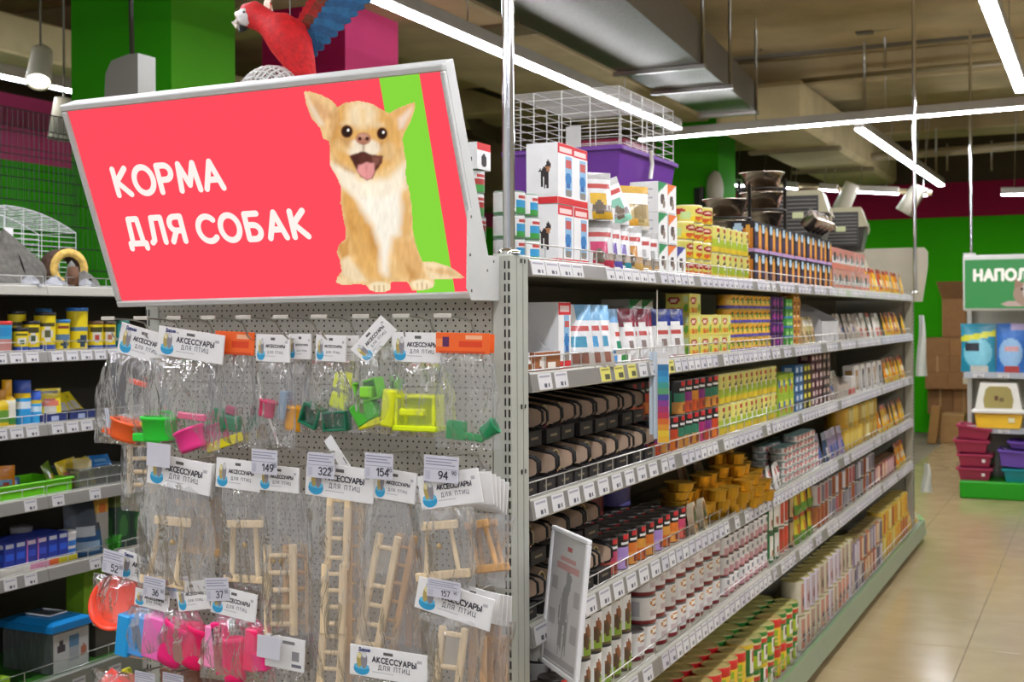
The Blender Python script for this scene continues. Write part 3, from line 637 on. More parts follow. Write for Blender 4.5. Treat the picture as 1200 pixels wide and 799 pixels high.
    shp(A((362, 498), (400, 482), (452, 468), (505, 490), (570, 498), (567, 540), (532, 592), (507, 640), (470, 650), (430, 628), (398, 570)), 1.2, '#5b2f27'); shp(A((375, 505), (420, 490), (420, 540), (400, 550)), 2, '#3f1f1b', .8); shp(A((505, 500), (560, 505), (545, 545), (515, 570)), 2, '#8d5a4c', .8)
    shp(A((410, 592), (420, 556), (470, 538), (518, 545), (522, 595), (500, 640), (468, 646), (432, 622)), 1.4, '#e79a97'); shp(A((462, 560), (474, 560), (472, 640), (464, 640)), 1.5, '#d27f80', .6)
    C[:] = np.clip(C*(1+fur[..., None]*.30), 0, 1)
    keep = (mask[:-1, :-1]+mask[1:, 1:]+mask[1:, :-1]+mask[:-1, 1:])/4 + fur[:-1, :-1]*1.0 < .1
    vi = -np.ones(gx.shape, int); need = np.zeros(gx.shape, bool)
    for a in (0, 1):
        for b in (0, 1): need[a:NY+a, b:NX+b] |= keep
    vi[need] = np.arange(need.sum())
    vv = []
    for x, y in zip(gx[need], gy[need]):
        s_, t_ = on_sign(x, y); vv.append((s_, t_, zf+.0008))
    J, I = np.nonzero(keep)
    ff = np.stack([vi[J+1, I], vi[J+1, I+1], vi[J, I+1], vi[J, I]], 1).tolist()
    me = bpy.data.meshes.new('dog_print'); me.from_pydata(vv, [], ff); me.materials.append(MT['sign_light'])
    ca = me.color_attributes.new('Col', 'FLOAT_COLOR', 'POINT'); arr = np.ones((len(vv), 4), np.float32); arr[:, :3] = C[need]; ca.data.foreach_set('color', arr.ravel())
    return link('dog_print', me, fc_, label='printed tan and white long-haired small dog with open mouth')
dog_print()
# bracket plates that hold the sign to the corner post
for X_ in (.0,):
    pts = [(-.135, 1.605), (-.005, 1.605), (-.002, 1.702), (-.07, 1.702), (-.105, 1.79), (-.125, 1.80), (-.15, 1.79), (-.155, 1.63)]
    m = MB(); n = m.add([(x, y, z) for x in (X_-.028, X_-.026) for y, z in pts]); k = len(pts)
    m.face(tuple(range(n, n+k)), lin(FRC)); m.face(tuple(range(n+2*k-1, n+k-1, -1)), lin(FRC))
    for i in range(k): m.face((n+i, n+k+i, n+k+(i+1) % k, n+(i+1) % k), lin('#d8d7cf'))
    for (y, z) in ((-.135, 1.78), (-.14, 1.70), (-.135, 1.625), (-.06, 1.67), (-.03, 1.69)): m.lathe([(0, .0012), (.0035, .0008), (.0035, 0)], 8, col='#77756c', M=Matrix.Translation((X_-.026, y, z)) @ Matrix.Rotation(math.pi/2, 4, 'Y'))
    o = m.build('sign_bracket', 'paint', S); o.matrix_parent_inverse = SM.inverted()
# ================================================================ GOODS ON THE END PANEL
HC = '#d4d1c6'
def hook(xp, yp, Y, label, back=.0, plate=True):
    p = on_y(xp, yp, Y); t = thing('display_hook', label, 'hook', (p.x, 0, p.z))
    m = MB(); z = -.012
    m.tube([(0, Y+.002, 0), (0, Y*.45, -.004), (0, Y*.2, -.012), (0, -.004, -.045), (0, .003, -.045)], .0022, HC, 6)
    m.tube([(.0, .003, -.05), (.0, Y*.25, -.052), (.0, Y*.82, -.05), (.0, Y*.9, -.042), (0, Y*.92, -.034)], .0022, HC, 6)
    m.build('wire', 'wire_zinc', t)
    MB().bbox(-.012, .012, -.001, .004, -.062, -.036, HC, b=.001).build('back_clip', 'wire_zinc', t)
    if plate: MB().bbox(-.021, .021, Y-.003, Y+.001, -.0045, .0045, '#c9c5b8', b=.001).build('label_holder', 'plastic', t)
    return t
HY1 = -.155
words_ = ['first', 'second', 'third', 'fourth', 'fifth', 'sixth', 'seventh', 'eighth', 'ninth', 'tenth']
for i, xp in enumerate((127, 165, 204, 244, 285, 329, 374, 423, 470, 519)):
    hook(xp, 373-i*.35, HY1, 'empty-tagged wire hook right under the sign, %s from the aquarium shelf side' % words_[i])
def price_card(parent, loc, txt, w=.066, h=.05, rot=(0, 0, 0)):
    m = MB(); m.bbox(-w/2, w/2, -.0006, .0006, -h/2, h/2, '#cfcdd4', b=.0004)
    if txt:
        for k, (a, b) in enumerate(((.05, .95), (.05, .8), (.05, .9))): m.quad((-w/2+w*a, -.0009, h*.36-k*h*.11), (-w/2+w*b, -.0009, h*.36-k*h*.11), (-w/2+w*b, -.0009, h*.40-k*h*.11), (-w/2+w*a, -.0009, h*.40-k*h*.11), '#8f8ea0')
        m.quad((-w*.48, -.0009, h*.0), (w*.48, -.0009, h*.0), (w*.48, -.0009, h*.015), (-w*.48, -.0009, h*.015), '#6f6e80')
        for k in range(5): m.quad((-w*.44+k*w*.03, -.0009, -h*.42), (-w*.43+k*w*.03, -.0009, -h*.42), (-w*.43+k*w*.03, -.0009, -h*.08), (-w*.44+k*w*.03, -.0009, -h*.08), '#9a99ab')
    c = m.build('price_card', 'paper', parent, loc, rot)
    if txt:
        t = MB(); text(t, txt, (-w*.06, -h*.36), h*.28, h*.05, '#26252e', O=Vector((0, -.0011, 0)), gap=.2)
        text(t, '90', (w*.31, -h*.18), h*.14, h*.025, '#4a4956', O=Vector((0, -.0011, 0)), gap=.2); t.build('price_digits', 'paper', c, kind='stuff')
    return c
def film_bag(parent, L, w0, w1, top, bot, bulge, seed, mat='clear_film', skew=0.0, nu=12, nv=16):
    """two crinkled sheets between (top) and (bot); local metres, widths w0 at the card and w1 lower down"""
    r = random.Random(seed); ph = [(r.uniform(8, 40), r.uniform(5, 26), r.uniform(0, 6), r.uniform(.3, 1)) for _ in range(7)]
    def wr(u, v, s): return sum(a*(abs(((fx*u+fz*v+p+s)/math.pi) % 2-1)*2-1) for fx, fz, p, a in ph)*.0010
    m = MB()
    for s in (-1, 1):
        def fn(u, v):
            ww = w0+(w1-w0)*min(1, v*2.2); e = math.sin(math.pi*u)**.6*math.sin(math.pi*min(1, v*1.02+.0))**.5 if 0 < u < 1 else 0
            return (L[0]+(u-.5)*ww+skew*v+wr(v, u, 1.3)*1.2, L[1]+s*bulge*e+wr(u, v, s)*(.4+e)*1.5, L[2]+top+(bot-top)*v+wr(u, v, 2)*.8*v)
        m.grid(fn, nu, nv, col='#ffffff', smooth=True)
    return m.build('film_bag', mat, parent)
def bar(m, A, B, w, d, col, ext=0.0):
    A, B = Vector(A), Vector(B); D_ = B-A; L = D_.length; z = D_.normalized(); y = Vector((0, 1, 0)); x = y.cross(z).normalized(); y = z.cross(x)
    M = Matrix((x, y, z)).transposed().to_4x4(); M.translation = A
    return m.bbox(-w/2, w/2, -d/2, d/2, -ext, L+ext, col, b=min(w, d)*.18, M=M)
def header_card(parent, w, h, roll, style, loc=(0, 0, 0), yaw=0.0, words=('АКСЕССУАРЫ', 'ДЛЯ ПТИЦ')):
    r = math.radians(roll)
    base = {'acc': '#eceae6', 'orange': '#f2661d', 'plain': '#e9e7e3', 'back': '#e4e2de'}[style]
    pr = {'acc': P(base, ('r', .43, .57, .82, .90, '#5f5c58'), ('e', .93, .74, .03, .07, '#b9b6b8')),
          'orange': P(base, ('r', .05, .95, .0, .1, '#d9480f'), ('e', .18, .55, .1, .3, '#5b2357'), ('r', .45, .9, .3, .62, '#e2400a'), ('r', .55, .9, .75, .9, '#f6b58a'), ('r', .03, .10, .3, .7, '#f58b4a')),
          'plain': P(base, ('r', .42, .58, .8, .9, '#5f5c58')), 'back': P(base, ('r', .45, .75, .78, .86, '#7c7a78'), ('r', .7, .9, .35, .6, '#8d8b8b'), ('r', .68, .92, .12, .2, '#6d6b75'))}[style]
    m = MB(); m.bbox(-w/2, w/2, -.0012, .0022, -h/2, h/2, base, b=.0006)
    m.grid(lambda u, v: ((u-.5)*w*.985, -.0016, (v-.5)*h*.97), 16, 10, paint=pr, smooth=False)
    c = m.build('header_card', 'paper', parent, loc, (0, r, yaw))
    if style == 'acc':
        t = MB(); O = Vector((0, -.0022, 0)); x0 = -w*.20; avail = w*.56; cap = min(h*.17, .017)
        s1 = min(cap, avail/(sum(GL[ch][0] for ch in words[0])+.2*(len(words[0])-1))); g = (avail-sum(GL[ch][0] for ch in words[0])*s1)/(len(words[0])-1)/s1
        text(t, words[0], (x0, h*.03), s1, s1*.24, '#34323a', caps=2, gap=g, O=O)
        s2 = s1*.85; text(t, words[1], (x0+avail*.5, -h*.19), s2, s2*.15, '#55525a', caps=2, gap=.42, align='c', O=O)
        if w > .13: text(t, 'Дарэлл', (-w*.38, h*.33), h*.11, h*.028, '#2f3a78', caps=2, gap=.16, O=O)
        t.quad((x0, -.0022, -h*.30), (x0+avail*.5, -.0022, -h*.30), (x0+avail*.5, -.0022, -h*.28), (x0, -.0022, -h*.28), '#b5b3b6')
        t.build('lettering', 'paper', c, kind='stuff')
        b = MB(); cx = -w*.34; rx = min(w*.12, .02)
        def el(x, z, a, bb, col, lift): b.poly([(x+a*math.cos(2*math.pi*k/14), -.0020-lift, z+bb*math.sin(2*math.pi*k/14)) for k in range(14)], col)
        el(cx, -h*.26, rx, h*.2, '#2f9dcb', 0); el(cx, -h*.17, rx*.95, h*.1, '#67bfe0', .0001); el(cx-rx*.28, h*.03, rx*.36, h*.26, '#b8a25a', .0002); el(cx+rx*.3, h*.05, rx*.4, h*.3, '#8f8a8e', .0003)
        el(cx+rx*.32, h*.22, rx*.3, h*.1, '#d8d6d2', .0004); el(cx-rx*.3, h*.17, rx*.26, h*.09, '#e3d9a0', .0004)
        b.build('bird_picture', 'paper', c, kind='stuff')
    return c
class Pack:
    """one pack on a hook: header card, clear bag and what is in it; pixel coordinates are met with the plane Y"""
    def __init__(s, name, label, cx, cy, w, h, roll, Y, style='acc', film=None, cat='pet toy', group=None, bulge=.012, seed=0, mat='clear_film', yaw=0.0, words=('АКСЕССУАРЫ', 'ДЛЯ ПТИЦ')):
        s.Y = Y; s.o = on_y(cx, cy, Y); s.t = thing(name, label, cat, s.o, group=group); s.k = (on_y(cx+10, cy, Y).x-s.o.x)/10; s.kz = (s.o.z-on_y(cx, cy+10, Y).z)/10
        if w: header_card(s.t, w*s.k, h*s.kz, roll, style, yaw=yaw, words=words)
        if film:
            x0, x1, y0, y1 = film; a = s.l((x0+x1)/2, (y0+y1)/2)
            film_bag(s.t, (a[0], .004, 0), (w or (x1-x0))*s.k*.96, (x1-x0)*s.k, s.l(cx, y0)[2], s.l(cx, y1)[2], bulge, seed, mat, skew=0)
            if w: pass
    def l(s, x, y, dy=0.0): return tuple(on_y(x, y, s.Y)-s.o+Vector((0, dy, 0)))
    def bars(s, name, items, col, d=.010, dy=0.0, mat='wood', label=None):
        m = MB()
        for (x0, y0, x1, y1, wpx) in items: bar(m, s.l(x0, y0, dy), s.l(x1, y1, dy), wpx*s.k, d, col)
        o = m.build(name, mat, s.t)
        return o
WOOD = '#ecd2a6'; WOOD2 = '#cfa36c'
def ladder(pk, xt, yt, xb, yb, w, n, rail=6.5, rung=4.5, dy=0.004, col=WOOD, name='ladder', skip=()):
    """rails and rungs of a toy ladder between top centre and bottom centre (pixels)"""
    d = Vector((xb-xt, yb-yt)); L = d.length; d /= L; nrm = Vector((d.y, -d.x))*(w/2)
    if nrm.x < 0: nrm = -nrm
    e = link(name, None, pk.t)
    for sg in (-1, 1):
        m = MB(); bar(m, pk.l(xt+nrm.x*sg, yt+nrm.y*sg, dy), pk.l(xb+nrm.x*sg, yb+nrm.y*sg, dy), rail*pk.k, .010, col); m.build('side_rail', 'wood', e)
    for k in range(n):
        if k in skip: continue
        f_ = (k+.5)/n*.94+.03; x, y = xt+d.x*L*f_, yt+d.y*L*f_
        m = MB().tube([pk.l(x-nrm.x, y-nrm.y, dy), pk.l(x+nrm.x, y+nrm.y, dy)], rung*pk.k/2, col, 8); m.build('rung', 'wood', e)
    return e
def swing(pk, tl, tr, bl, br, dy=.003, th=8, st=5, col=WOOD, bell=True):
    e = link('swing', None, pk.t)
    for nm, (a, b), tt in (('top_bar', (tl, tr), th), ('perch_bar', (bl, br), th)):
        m = MB(); bar(m, pk.l(*a, dy), pk.l(*b, dy), tt*pk.k, .011, col); m.build(nm, 'wood', e)
    for k in (.18, .8):
        a = (tl[0]+(tr[0]-tl[0])*k, tl[1]+(tr[1]-tl[1])*k); b = (bl[0]+(br[0]-bl[0])*k, bl[1]+(br[1]-bl[1])*k)
        m = MB().tube([pk.l(*a, dy), pk.l(*b, dy)], st*pk.k/2, col, 8); m.build('side_stick', 'wood', e)
    if bell:
        a = ((tl[0]+tr[0])/2, (tl[1]+tr[1])/2); p = Vector(pk.l(a[0], a[1]+24, dy))
        m = MB().lathe([(.0001, -.006), (.007, -.006), (.006, 0), (.004, .005), (.0001, .006)], 12, col='#c9a456', O=p); m.tube([p+Vector((0, 0, .006)), Vector(pk.l(a[0], a[1], dy))], .0008, '#8d7440', 4); m.build('bell', 'bronze_foil', e)
    return e
def cup(pk, x, y, r, h, col, tilt=0.0, dy=.004, name='feeder_cup', spout=0, open_=True, mat='plastic'):
    """small plastic cup at pixel (x, y); r, h in pixels; tilt in degrees in the picture plane"""
    k = pk.k; M = Matrix.Translation(pk.l(x, y, dy)) @ Matrix.Rotation(math.radians(tilt), 4, 'Y') @ Matrix.Scale(.55, 4, (0, 1, 0))
    m = MB(); R_, H = r*k, h*k
    m.lathe([(.0001, -H/2), (R_*.8, -H/2), (R_*.88, -H*.35), (R_*.95, H*.3), (R_*1.06, H*.32), (R_*1.06, H*.42), (R_*.95, H*.44), (R_*.85, H*.4), (R_*.75, -H*.35), (.0001, -H*.4)], 20, col=col, M=M)
    if spout: m.bbox(-R_-spout*k, -R_*.5, -R_*.3, R_*.3, -H*.5, -H*.2, col, b=.003, M=M)
    return m.build(name, mat, pk.t)
def block(pk, x0, x1, y0, y1, col, dy=.004, d=.03, tilt=0, name='feeder_box', cut=0, mat='plastic', b=.004):
    """rounded moulded plastic box seen between the pixels; cut leaves an opening in its front"""
    p = pk.l((x0+x1)/2, (y0+y1)/2, dy); w, h = (x1-x0)*pk.k/2, (y1-y0)*pk.kz/2
    M = Matrix.Translation(p) @ Matrix.Rotation(math.radians(tilt), 4, 'Y'); m = MB()
    if cut:
        t_ = min(w, h)*cut
        m.bbox(-w, w, -d/2, d/2, -h, -h+t_, col, b=b, M=M); m.bbox(-w, w, -d/2, d/2, h-t_, h, col, b=b, M=M); m.bbox(-w, -w+t_, -d/2, d/2, -h+t_*.8, h-t_*.8, col, b=b, M=M); m.bbox(w-t_, w, -d/2, d/2, -h+t_*.8, h-t_*.8, col, b=b, M=M); m.bbox(-w*.96, w*.96, d*.2, d*.45, -h*.96, h*.96, col, b=b*.5, M=M)
    else: m.bbox(-w, w, -d/2, d/2, -h, h, col, b=b, M=M)
    return m.build(name, mat, pk.t)
# ---- upper row
Y1 = -.125
p = Pack('packaged_feeder', 'bag with an orange bird feeder, header card sloping, beside the aquarium shelves', 168, 403, 58, 36, 13, Y1-.004, film=(108, 198, 414, 522), seed=1, bulge=.022)
cup(p, 146, 503, 18, 20, '#ff6a2c', 14, spout=8); block(p, 150, 174, 446, 452, '#f2552b', d=.01, name='perch_clip', tilt=12); block(p, 120, 128, 478, 512, '#d9e2ee', d=.006, name='leaflet', mat='paper')
p = Pack('packaged_feeder', 'bag with a bright green bird feeder under a wide white header card', 223, 404, 78, 34, 7, Y1-.016, film=(166, 256, 420, 528), seed=2, bulge=.026)
cup(p, 186, 502, 21, 26, '#2fd83a', 0, spout=10)
m = MB().tube([p.l(186+17*math.cos(math.radians(a)), 488-6*math.sin(math.radians(a)), .004) for a in range(0, 190, 18)], .0035, '#1fb52e', 8); m.build('carry_ring', 'plastic', p.t)
cup(p, 222, 514, 17, 22, '#ff3f95', -20); block(p, 206, 240, 484, 492, '#ea5a86', d=.012, name='perch_clip', tilt=4); block(p, 164, 176, 492, 499, '#e8d94a', d=.012, name='clip', tilt=-20)
p = Pack('packaged_chew_toy', 'bag with green toy and yellow leaf under an orange header card beside the green feeder', 275, 402, 46, 27, 2, Y1, 'orange', film=(248, 301, 414, 524), seed=3, bulge=.016)
cup(p, 257, 491, 7, 24, '#138a55', 0); block(p, 262, 280, 487, 505, '#0f7a4a', tilt=8, d=.02, name='toy'); block(p, 264, 276, 476, 486, '#a8445c', d=.015, name='toy', tilt=10)
block(p, 240, 284, 513, 524, '#e6d80e', d=.008, tilt=-18, name='plastic_leaf', b=.002)
p = Pack('packaged_rodent_toy', 'slim bag with a raspberry toy on a white stick, fourth card along', 320, 408, 40, 32, 2, Y1, film=(299, 345, 422, 526), seed=4, bulge=.014)
cup(p, 312, 478, 10, 18, '#d83c66', 12); m = MB().tube([p.l(302, 436, 0), p.l(306, 468, 0)], .0025, '#e9e6e0', 8).tube([p.l(314, 486, 0), p.l(326, 520, 0)], .0025, '#e9e6e0', 8); m.build('stick', 'plastic', p.t); block(p, 326, 334, 458, 492, '#8fa3b5', d=.01, tilt=8, name='holder')
p = Pack('packaged_feeder', 'narrow bag with an orange cup squeezed between wider white header cards', 352, 406, 26, 30, 0, Y1+.02, film=(330, 362, 420, 508), seed=5, bulge=.016)
cup(p, 344, 489, 12, 26, '#ffb018', 6)
p = Pack('packaged_feeder', 'bag with two dark green bird cups beside the orange cup', 388, 408, 36, 31, 2, Y1, film=(350, 412, 422, 508), seed=6, bulge=.02)
block(p, 354, 376, 474, 500, '#0e6b47', tilt=22, d=.03, cut=.24); block(p, 380, 408, 482, 505, '#0f6f4c', tilt=-4, d=.03, cut=.22)
p = Pack('packaged_feeder', 'bag with pale yellow cups behind the twisted header card', 410, 408, 22, 30, 0, Y1+.03, film=(388, 424, 420, 485), seed=7, bulge=.018)
block(p, 392, 414, 436, 458, '#e4ec3a', tilt=12, d=.03, b=.006); block(p, 388, 410, 459, 480, '#dfe838', tilt=16, d=.03, b=.006)
p = Pack('packaged_feeder', 'bag with lime green and yellow boxes under a twisted slanting header card', 438, 398, 46, 26, -48, Y1-.03, film=(410, 466, 405, 508), seed=8, bulge=.024, yaw=.5)
block(p, 418, 446, 445, 470, '#6fc927', tilt=-14, d=.035, cut=.2); block(p, 414, 442, 468, 496, '#49b52a', tilt=-32, d=.03); block(p, 420, 456, 490, 500, '#dfe01a', tilt=-14, d=.025); block(p, 449, 463, 456, 500, '#dbe21c', tilt=6, d=.03); block(p, 426, 440, 452, 466, '#8bd93a', d=.03, dy=-.006)
p = Pack('packaged_feeder', 'bag with a square yellow feeder beside the last hook of the upper row', 490, 407, 62, 35, 1, Y1-.012, film=(456, 532, 422, 512), seed=9, bulge=.028)
block(p, 466, 514, 462, 505, '#e2ea2a', d=.045, cut=.2, b=.006); block(p, 473, 503, 478, 487, '#e6f01c', d=.02, name='perch', dy=-.012); block(p, 464, 516, 498, 505, '#dff20c', d=.05, name='feeder_base')
p = Pack('packaged_chew_toy', 'bag with green square and green roll under the orange card nearest the corner post', 542, 402, 63, 24, 1, Y1-.03, 'orange', film=(508, 584, 413, 526), seed=10, bulge=.016)
block(p, 523, 545, 493, 515, '#0f9448', d=.012, tilt=4, b=.001, name='toy'); block(p, 543, 566, 508, 517, '#129a4c', d=.012, tilt=6, name='toy'); cup(p, 573, 503, 9, 20, '#1b8f56', 55, name='toy_roll')
p = Pack('packaged_chew_toy', 'orange card hanging just behind the last orange card by the post', 560, 402, 38, 22, 2, Y1+.03, 'orange')
# ---- middle row
Y2 = -.165
def tagged_hook(xp, yp, txt, label, Y=Y2-.03, blank=False, wd=36, hd=29, roll=2):
    t = hook(xp, yp-hd/2, Y, label, plate=False); a = on_y(xp, yp, Y)
    price_card(t, (0, Y-.004, a.z-t.location.z), txt, wd/515, hd/530, (0, math.radians(roll), 0)); return t
tagged_hook(187, 533, None, 'wire hook with a blank grey price card', roll=3)
tagged_hook(311, 541, '149', 'wire hook with price card 149 above the short belled ladder'); tagged_hook(377, 545, '322', 'wire hook with price card 322 above the longest jointed ladder'); tagged_hook(445, 546, '154', 'wire hook with price card 154 above the slanting mirror ladder'); tagged_hook(518, 549.5, '94', 'wire hook with price card 94 over the swing by the post', wd=42)
p = Pack('packaged_ladder', 'light wooden bird ladder in a clear bag at the edge of the pegboard', 166, 500, 0, 0, 0, Y2+.05, film=(140, 184, 505, 600), seed=21, bulge=.012)
ladder(p, 164, 512, 164, 578, 26, 4, rail=5, rung=4)
p = Pack('packaged_swing', 'wooden bird swing in a clear bag whose bottom bar overlaps the pink goods', 210, 555, 75, 37, 7, Y2-.006, film=(158, 250, 562, 694), seed=22, mat='soft_film', bulge=.018)
swing(p, (181, 609), (222, 613), (164, 677), (215, 686), th=8)
for k in range(2):
    p = Pack('packaged_swing', 'spare wooden swing under the blank card, %s behind the front swing' % words_[k], 216, 555, 70, 35, 5, Y2+.03+k*.03, film=(196, 262, 562, 655), seed=23+k, bulge=.01, group='spare swings under the blank card')
    swing(p, (206+k*12, 588+k*2), (240+k*8, 590+k*2), (212+k*12, 642), (258+k*4, 648), th=7, st=5, col='#d3aa74', bell=(k == 0))
p = Pack('packaged_swing', 'wooden bird swing in a clear bag left of the shortest ladder', 279, 556, 52, 35, 3, Y2, film=(256, 312, 570, 690), seed=25, mat='soft_film', bulge=.016)
swing(p, (265, 614), (307, 614), (262, 677), (312, 680), th=7)
p = Pack('packaged_ladder', 'short wooden bird ladder with small bells under the 149 card', 327, 561, 47, 30, 2, Y2-.004, film=(304, 364, 574, 755), seed=26, mat='soft_film', bulge=.016)
ladder(p, 327, 638, 328, 745, 30, 5, rail=7.5, rung=5); ladder(p, 342, 640, 343, 744, 26, 5, rail=7, rung=5, dy=.02, col='#cfa574')
for k in range(3):
    a = Vector(p.l(319+k*9, 657, .004)); MB().lathe([(.0001, -.006), (.006, -.006), (.005, 0), (.003, .004), (.0001, .005)], 10, col='#c7a250', O=a).build('bell', 'bronze_foil', p.t)
p = Pack('packaged_ladder', 'longest jointed wooden bird ladder under the 322 card', 398, 565, 80, 40, 4, Y2-.008, film=(360, 432, 582, 812), seed=27, mat='soft_film', bulge=.016)
ladder(p, 397, 572, 393, 668, 21, 4, rail=7, rung=4.5); ladder(p, 393, 660, 391, 742, 21, 4, rail=7.5, rung=4.5, dy=-.004); ladder(p, 390, 734, 384, 815, 23, 4, rail=7.5, rung=4.5); ladder(p, 412, 580, 410, 812, 14, 10, rail=7, rung=4, dy=.02, col='#d3ab76')
p = Pack('packaged_card', 'white header card flipped up diagonally behind the 322 price card', 402, 542, 60, 12, 52, Y2+.02, 'plain', cat='card')
p = Pack('packaged_ladder', 'slanting wooden bird ladder with a small mirror under the 154 card', 463, 569, 49, 36, 5, Y2-.004, film=(414, 492, 586, 772), seed=28, mat='soft_film', bulge=.018)
ladder(p, 455, 627, 428, 770, 22, 6, rail=7.5, rung=5, skip=(1,)); a, b_, c_, d_ = (443, 636), (460, 638), (455, 672), (439, 671)
MB().poly([p.l(*q, .003) for q in (d_, c_, b_, a)], '#ffffff').build('mirror', 'mirror', p.t)
ladder(p, 472, 628, 446, 765, 16, 6, rail=7, rung=4, dy=.02, col='#cfa574')
p = Pack('packaged_ladder', 'two bare wooden rails of a packed ladder behind the slanting mirror ladder', 478, 572, 40, 30, 3, Y2+.05, film=(462, 505, 586, 765), seed=29, mat='soft_film', bulge=.01)
p.bars('side_rail', [(482, 640, 479, 757, 8)], '#b98a58'); p.bars('side_rail', [(491, 640, 490, 758, 7)], '#b58a62')
p = Pack('packaged_swing', 'wooden bird swing with a bell under the 94 card', 527, 573, 73, 40, -10, Y2-.02, film=(487, 556, 592, 688), seed=30, mat='soft_film', bulge=.02)
swing(p, (493, 617), (535, 614), (487, 677), (550, 671), th=9)
for k in range(5):
    p = Pack('packaged_swing', 'spare packed swing on the 94 hook, %s card behind the front one' % words_[k], 547+k*4.5, 573+k*1.5, 60, 38, -6+k*3, Y2+.012+k*.022, 'plain', group='spare swings on the 94 hook', film=(540+k*6, 592+k*2, 600, 685) if k in (0, 2) else None, seed=31+k, bulge=.008)
    if k in (0, 2): swing(p, (545+k*5, 617), (572+k*5, 612), (552+k*4, 668), (590+k*3, 664), th=8, st=6, col='#cfa069', bell=False)
# ---- lower row
Y3 = -.145
tagged_hook(134, 659, '52', 'wire hook with price card 52 above the coral bowl', Y=Y3-.02, wd=34, hd=30, roll=8); tagged_hook(182, 688, '36', 'wire hook with price card 36 above the sky blue feeder', Y=Y3-.03, wd=34, hd=26, roll=5)
tagged_hook(211, 688, '30', 'wire hook with price card 30 above the paired pink scoops', Y=Y3-.01, wd=30, hd=28, roll=-4); tagged_hook(256, 690, '37', 'wire hook with price card 37 above the three pink scoops', Y=Y3-.03, wd=34, hd=28, roll=-6); tagged_hook(521, 690, '157', 'wire hook with price card 157 on the big sloping card', Y=Y2-.045, wd=40, hd=20, roll=4)
p = Pack('packaged_bowl', 'bag with a round coral red bird bath bowl under the 52 card', 168, 668, 62, 32, 10, Y3, film=(106, 168, 678, 742), seed=41, bulge=.028, words=('АКСЕССУАРЫ', 'ДЛЯ ПТИЦ'))
k = p.k; M_ = Matrix.Translation(p.l(136, 707, 0)) @ Matrix.Rotation(math.radians(68), 4, 'X') @ Matrix.Rotation(math.radians(14), 4, 'Y')
m = MB(); R_ = 25*k; m.lathe([(.0001, -.016), (R_*.7, -.016), (R_*.92, 0), (R_, .008), (R_*1.02, .012), (R_*.93, .013), (R_*.84, .004), (R_*.62, -.010), (.0001, -.011)], 28, col='#ff4a25', M=M_); m.build('bath_bowl', 'plastic', p.t)
block(p, 118, 150, 728, 738, '#8fcf3a', d=.02, tilt=14, name='clip')
p = Pack('packaged_feeder', 'bag with a sky blue and a pink box feeder under the 36 card', 178, 703, 40, 20, 6, Y3-.014, film=(138, 204, 712, 775), seed=42, bulge=.026)
block(p, 141, 156, 718, 768, '#1f9ede', tilt=7, d=.045); block(p, 154, 173, 720, 768, '#4f9fe6', tilt=7, d=.035); block(p, 170, 199, 722, 772, '#f56ebb', tilt=8, d=.035)
p = Pack('packaged_scoop', 'bag with two hot pink scoops under the tilted card beside the 30 tag', 226, 698, 38, 34, -10, Y3-.02, film=(182, 244, 716, 782), seed=43, bulge=.026)
cup(p, 203, 752, 16, 44, '#ff1f80', 22); cup(p, 228, 756, 14, 42, '#ff0f6a', 16); block(p, 240-18, 240-4, 736, 742, '#f02676', d=.012, tilt=-15, name='scoop_handle')
p = Pack('packaged_scoop', 'bag with three hot pink scoops under the 37 card', 274, 707, 53, 33, 6, Y3-.03, film=(232, 322, 722, 800), seed=44, bulge=.028)
block(p, 242, 256, 732, 782, '#ff93c4', tilt=3, d=.03); block(p, 252, 266, 728, 790, '#ff1f7c', tilt=-8, d=.03); cup(p, 272, 772, 14, 46, '#ff1470', -6); block(p, 288, 302, 736, 786, '#ff1068', tilt=6, d=.03); block(p, 298, 314, 764, 786, '#ff2a86', d=.03, tilt=-10); block(p, 232, 244, 770, 782, '#e8d9cf', d=.004, tilt=30, name='leaflet', mat='paper')
for k in range(4):
    p = Pack('packaged_ladder', 'spare packed ladder on the 157 hook, %s card behind the front one' % words_[k], 553+k*5, 706+k*2, 62, 36, 8-k*2, Y2+.0+k*.03, 'plain', film=(545+k*8, 592+k*4, 724, 815) if k < 2 else None, seed=51+k, bulge=.01, group='spare ladders on the 157 hook')
    p.bars('side_rail', [(556+k*9, 728, 553+k*9, 812, 9)], ('#cf9f68', '#c4925c', '#d3a878', '#c99a66')[k]); p.bars('side_rail', [(566+k*8, 745, 566+k*8, 812, 8)], ('#d8b083', '#cfa069', '#c9985e', '#d0a570')[k])
p = Pack('packaged_ladder', 'wooden mirror ladder under the big sloping card on the 157 hook', 532, 707, 90, 38, 11, Y2-.03, film=(498, 562, 722, 815), seed=55, mat='soft_film', bulge=.018)
ladder(p, 531, 735, 519, 830, 26, 3, rail=7.5, rung=5, skip=(0,)); a, b_, c_, d_ = (522, 744), (541, 748), (536, 785), (516, 782)
MB().poly([p.l(*q, .006) for q in (d_, c_, b_, a)], '#ffffff').build('mirror', 'mirror', p.t); p.bars('rung', [(519, 741, 543, 745, 5)], WOOD)
p = Pack('packaged_ladder', 'pack hanging at the bottom edge with its flat white card fully readable', 455, 779, 91, 36, 1.5, Y2-.03, film=(415, 496, 796, 830), seed=56, bulge=.01)
p = Pack('packaged_ladder', 'pack turned back to front with barcode on its white card', 334, 765, 46, 38, 3, Y2-.02, 'back', film=(318, 358, 783, 830), seed=57, bulge=.01)
tagged_hook(316, 758, None, 'wire hook with a blank card over the barcode card', Y=Y2-.04, wd=32, hd=26, roll=3)
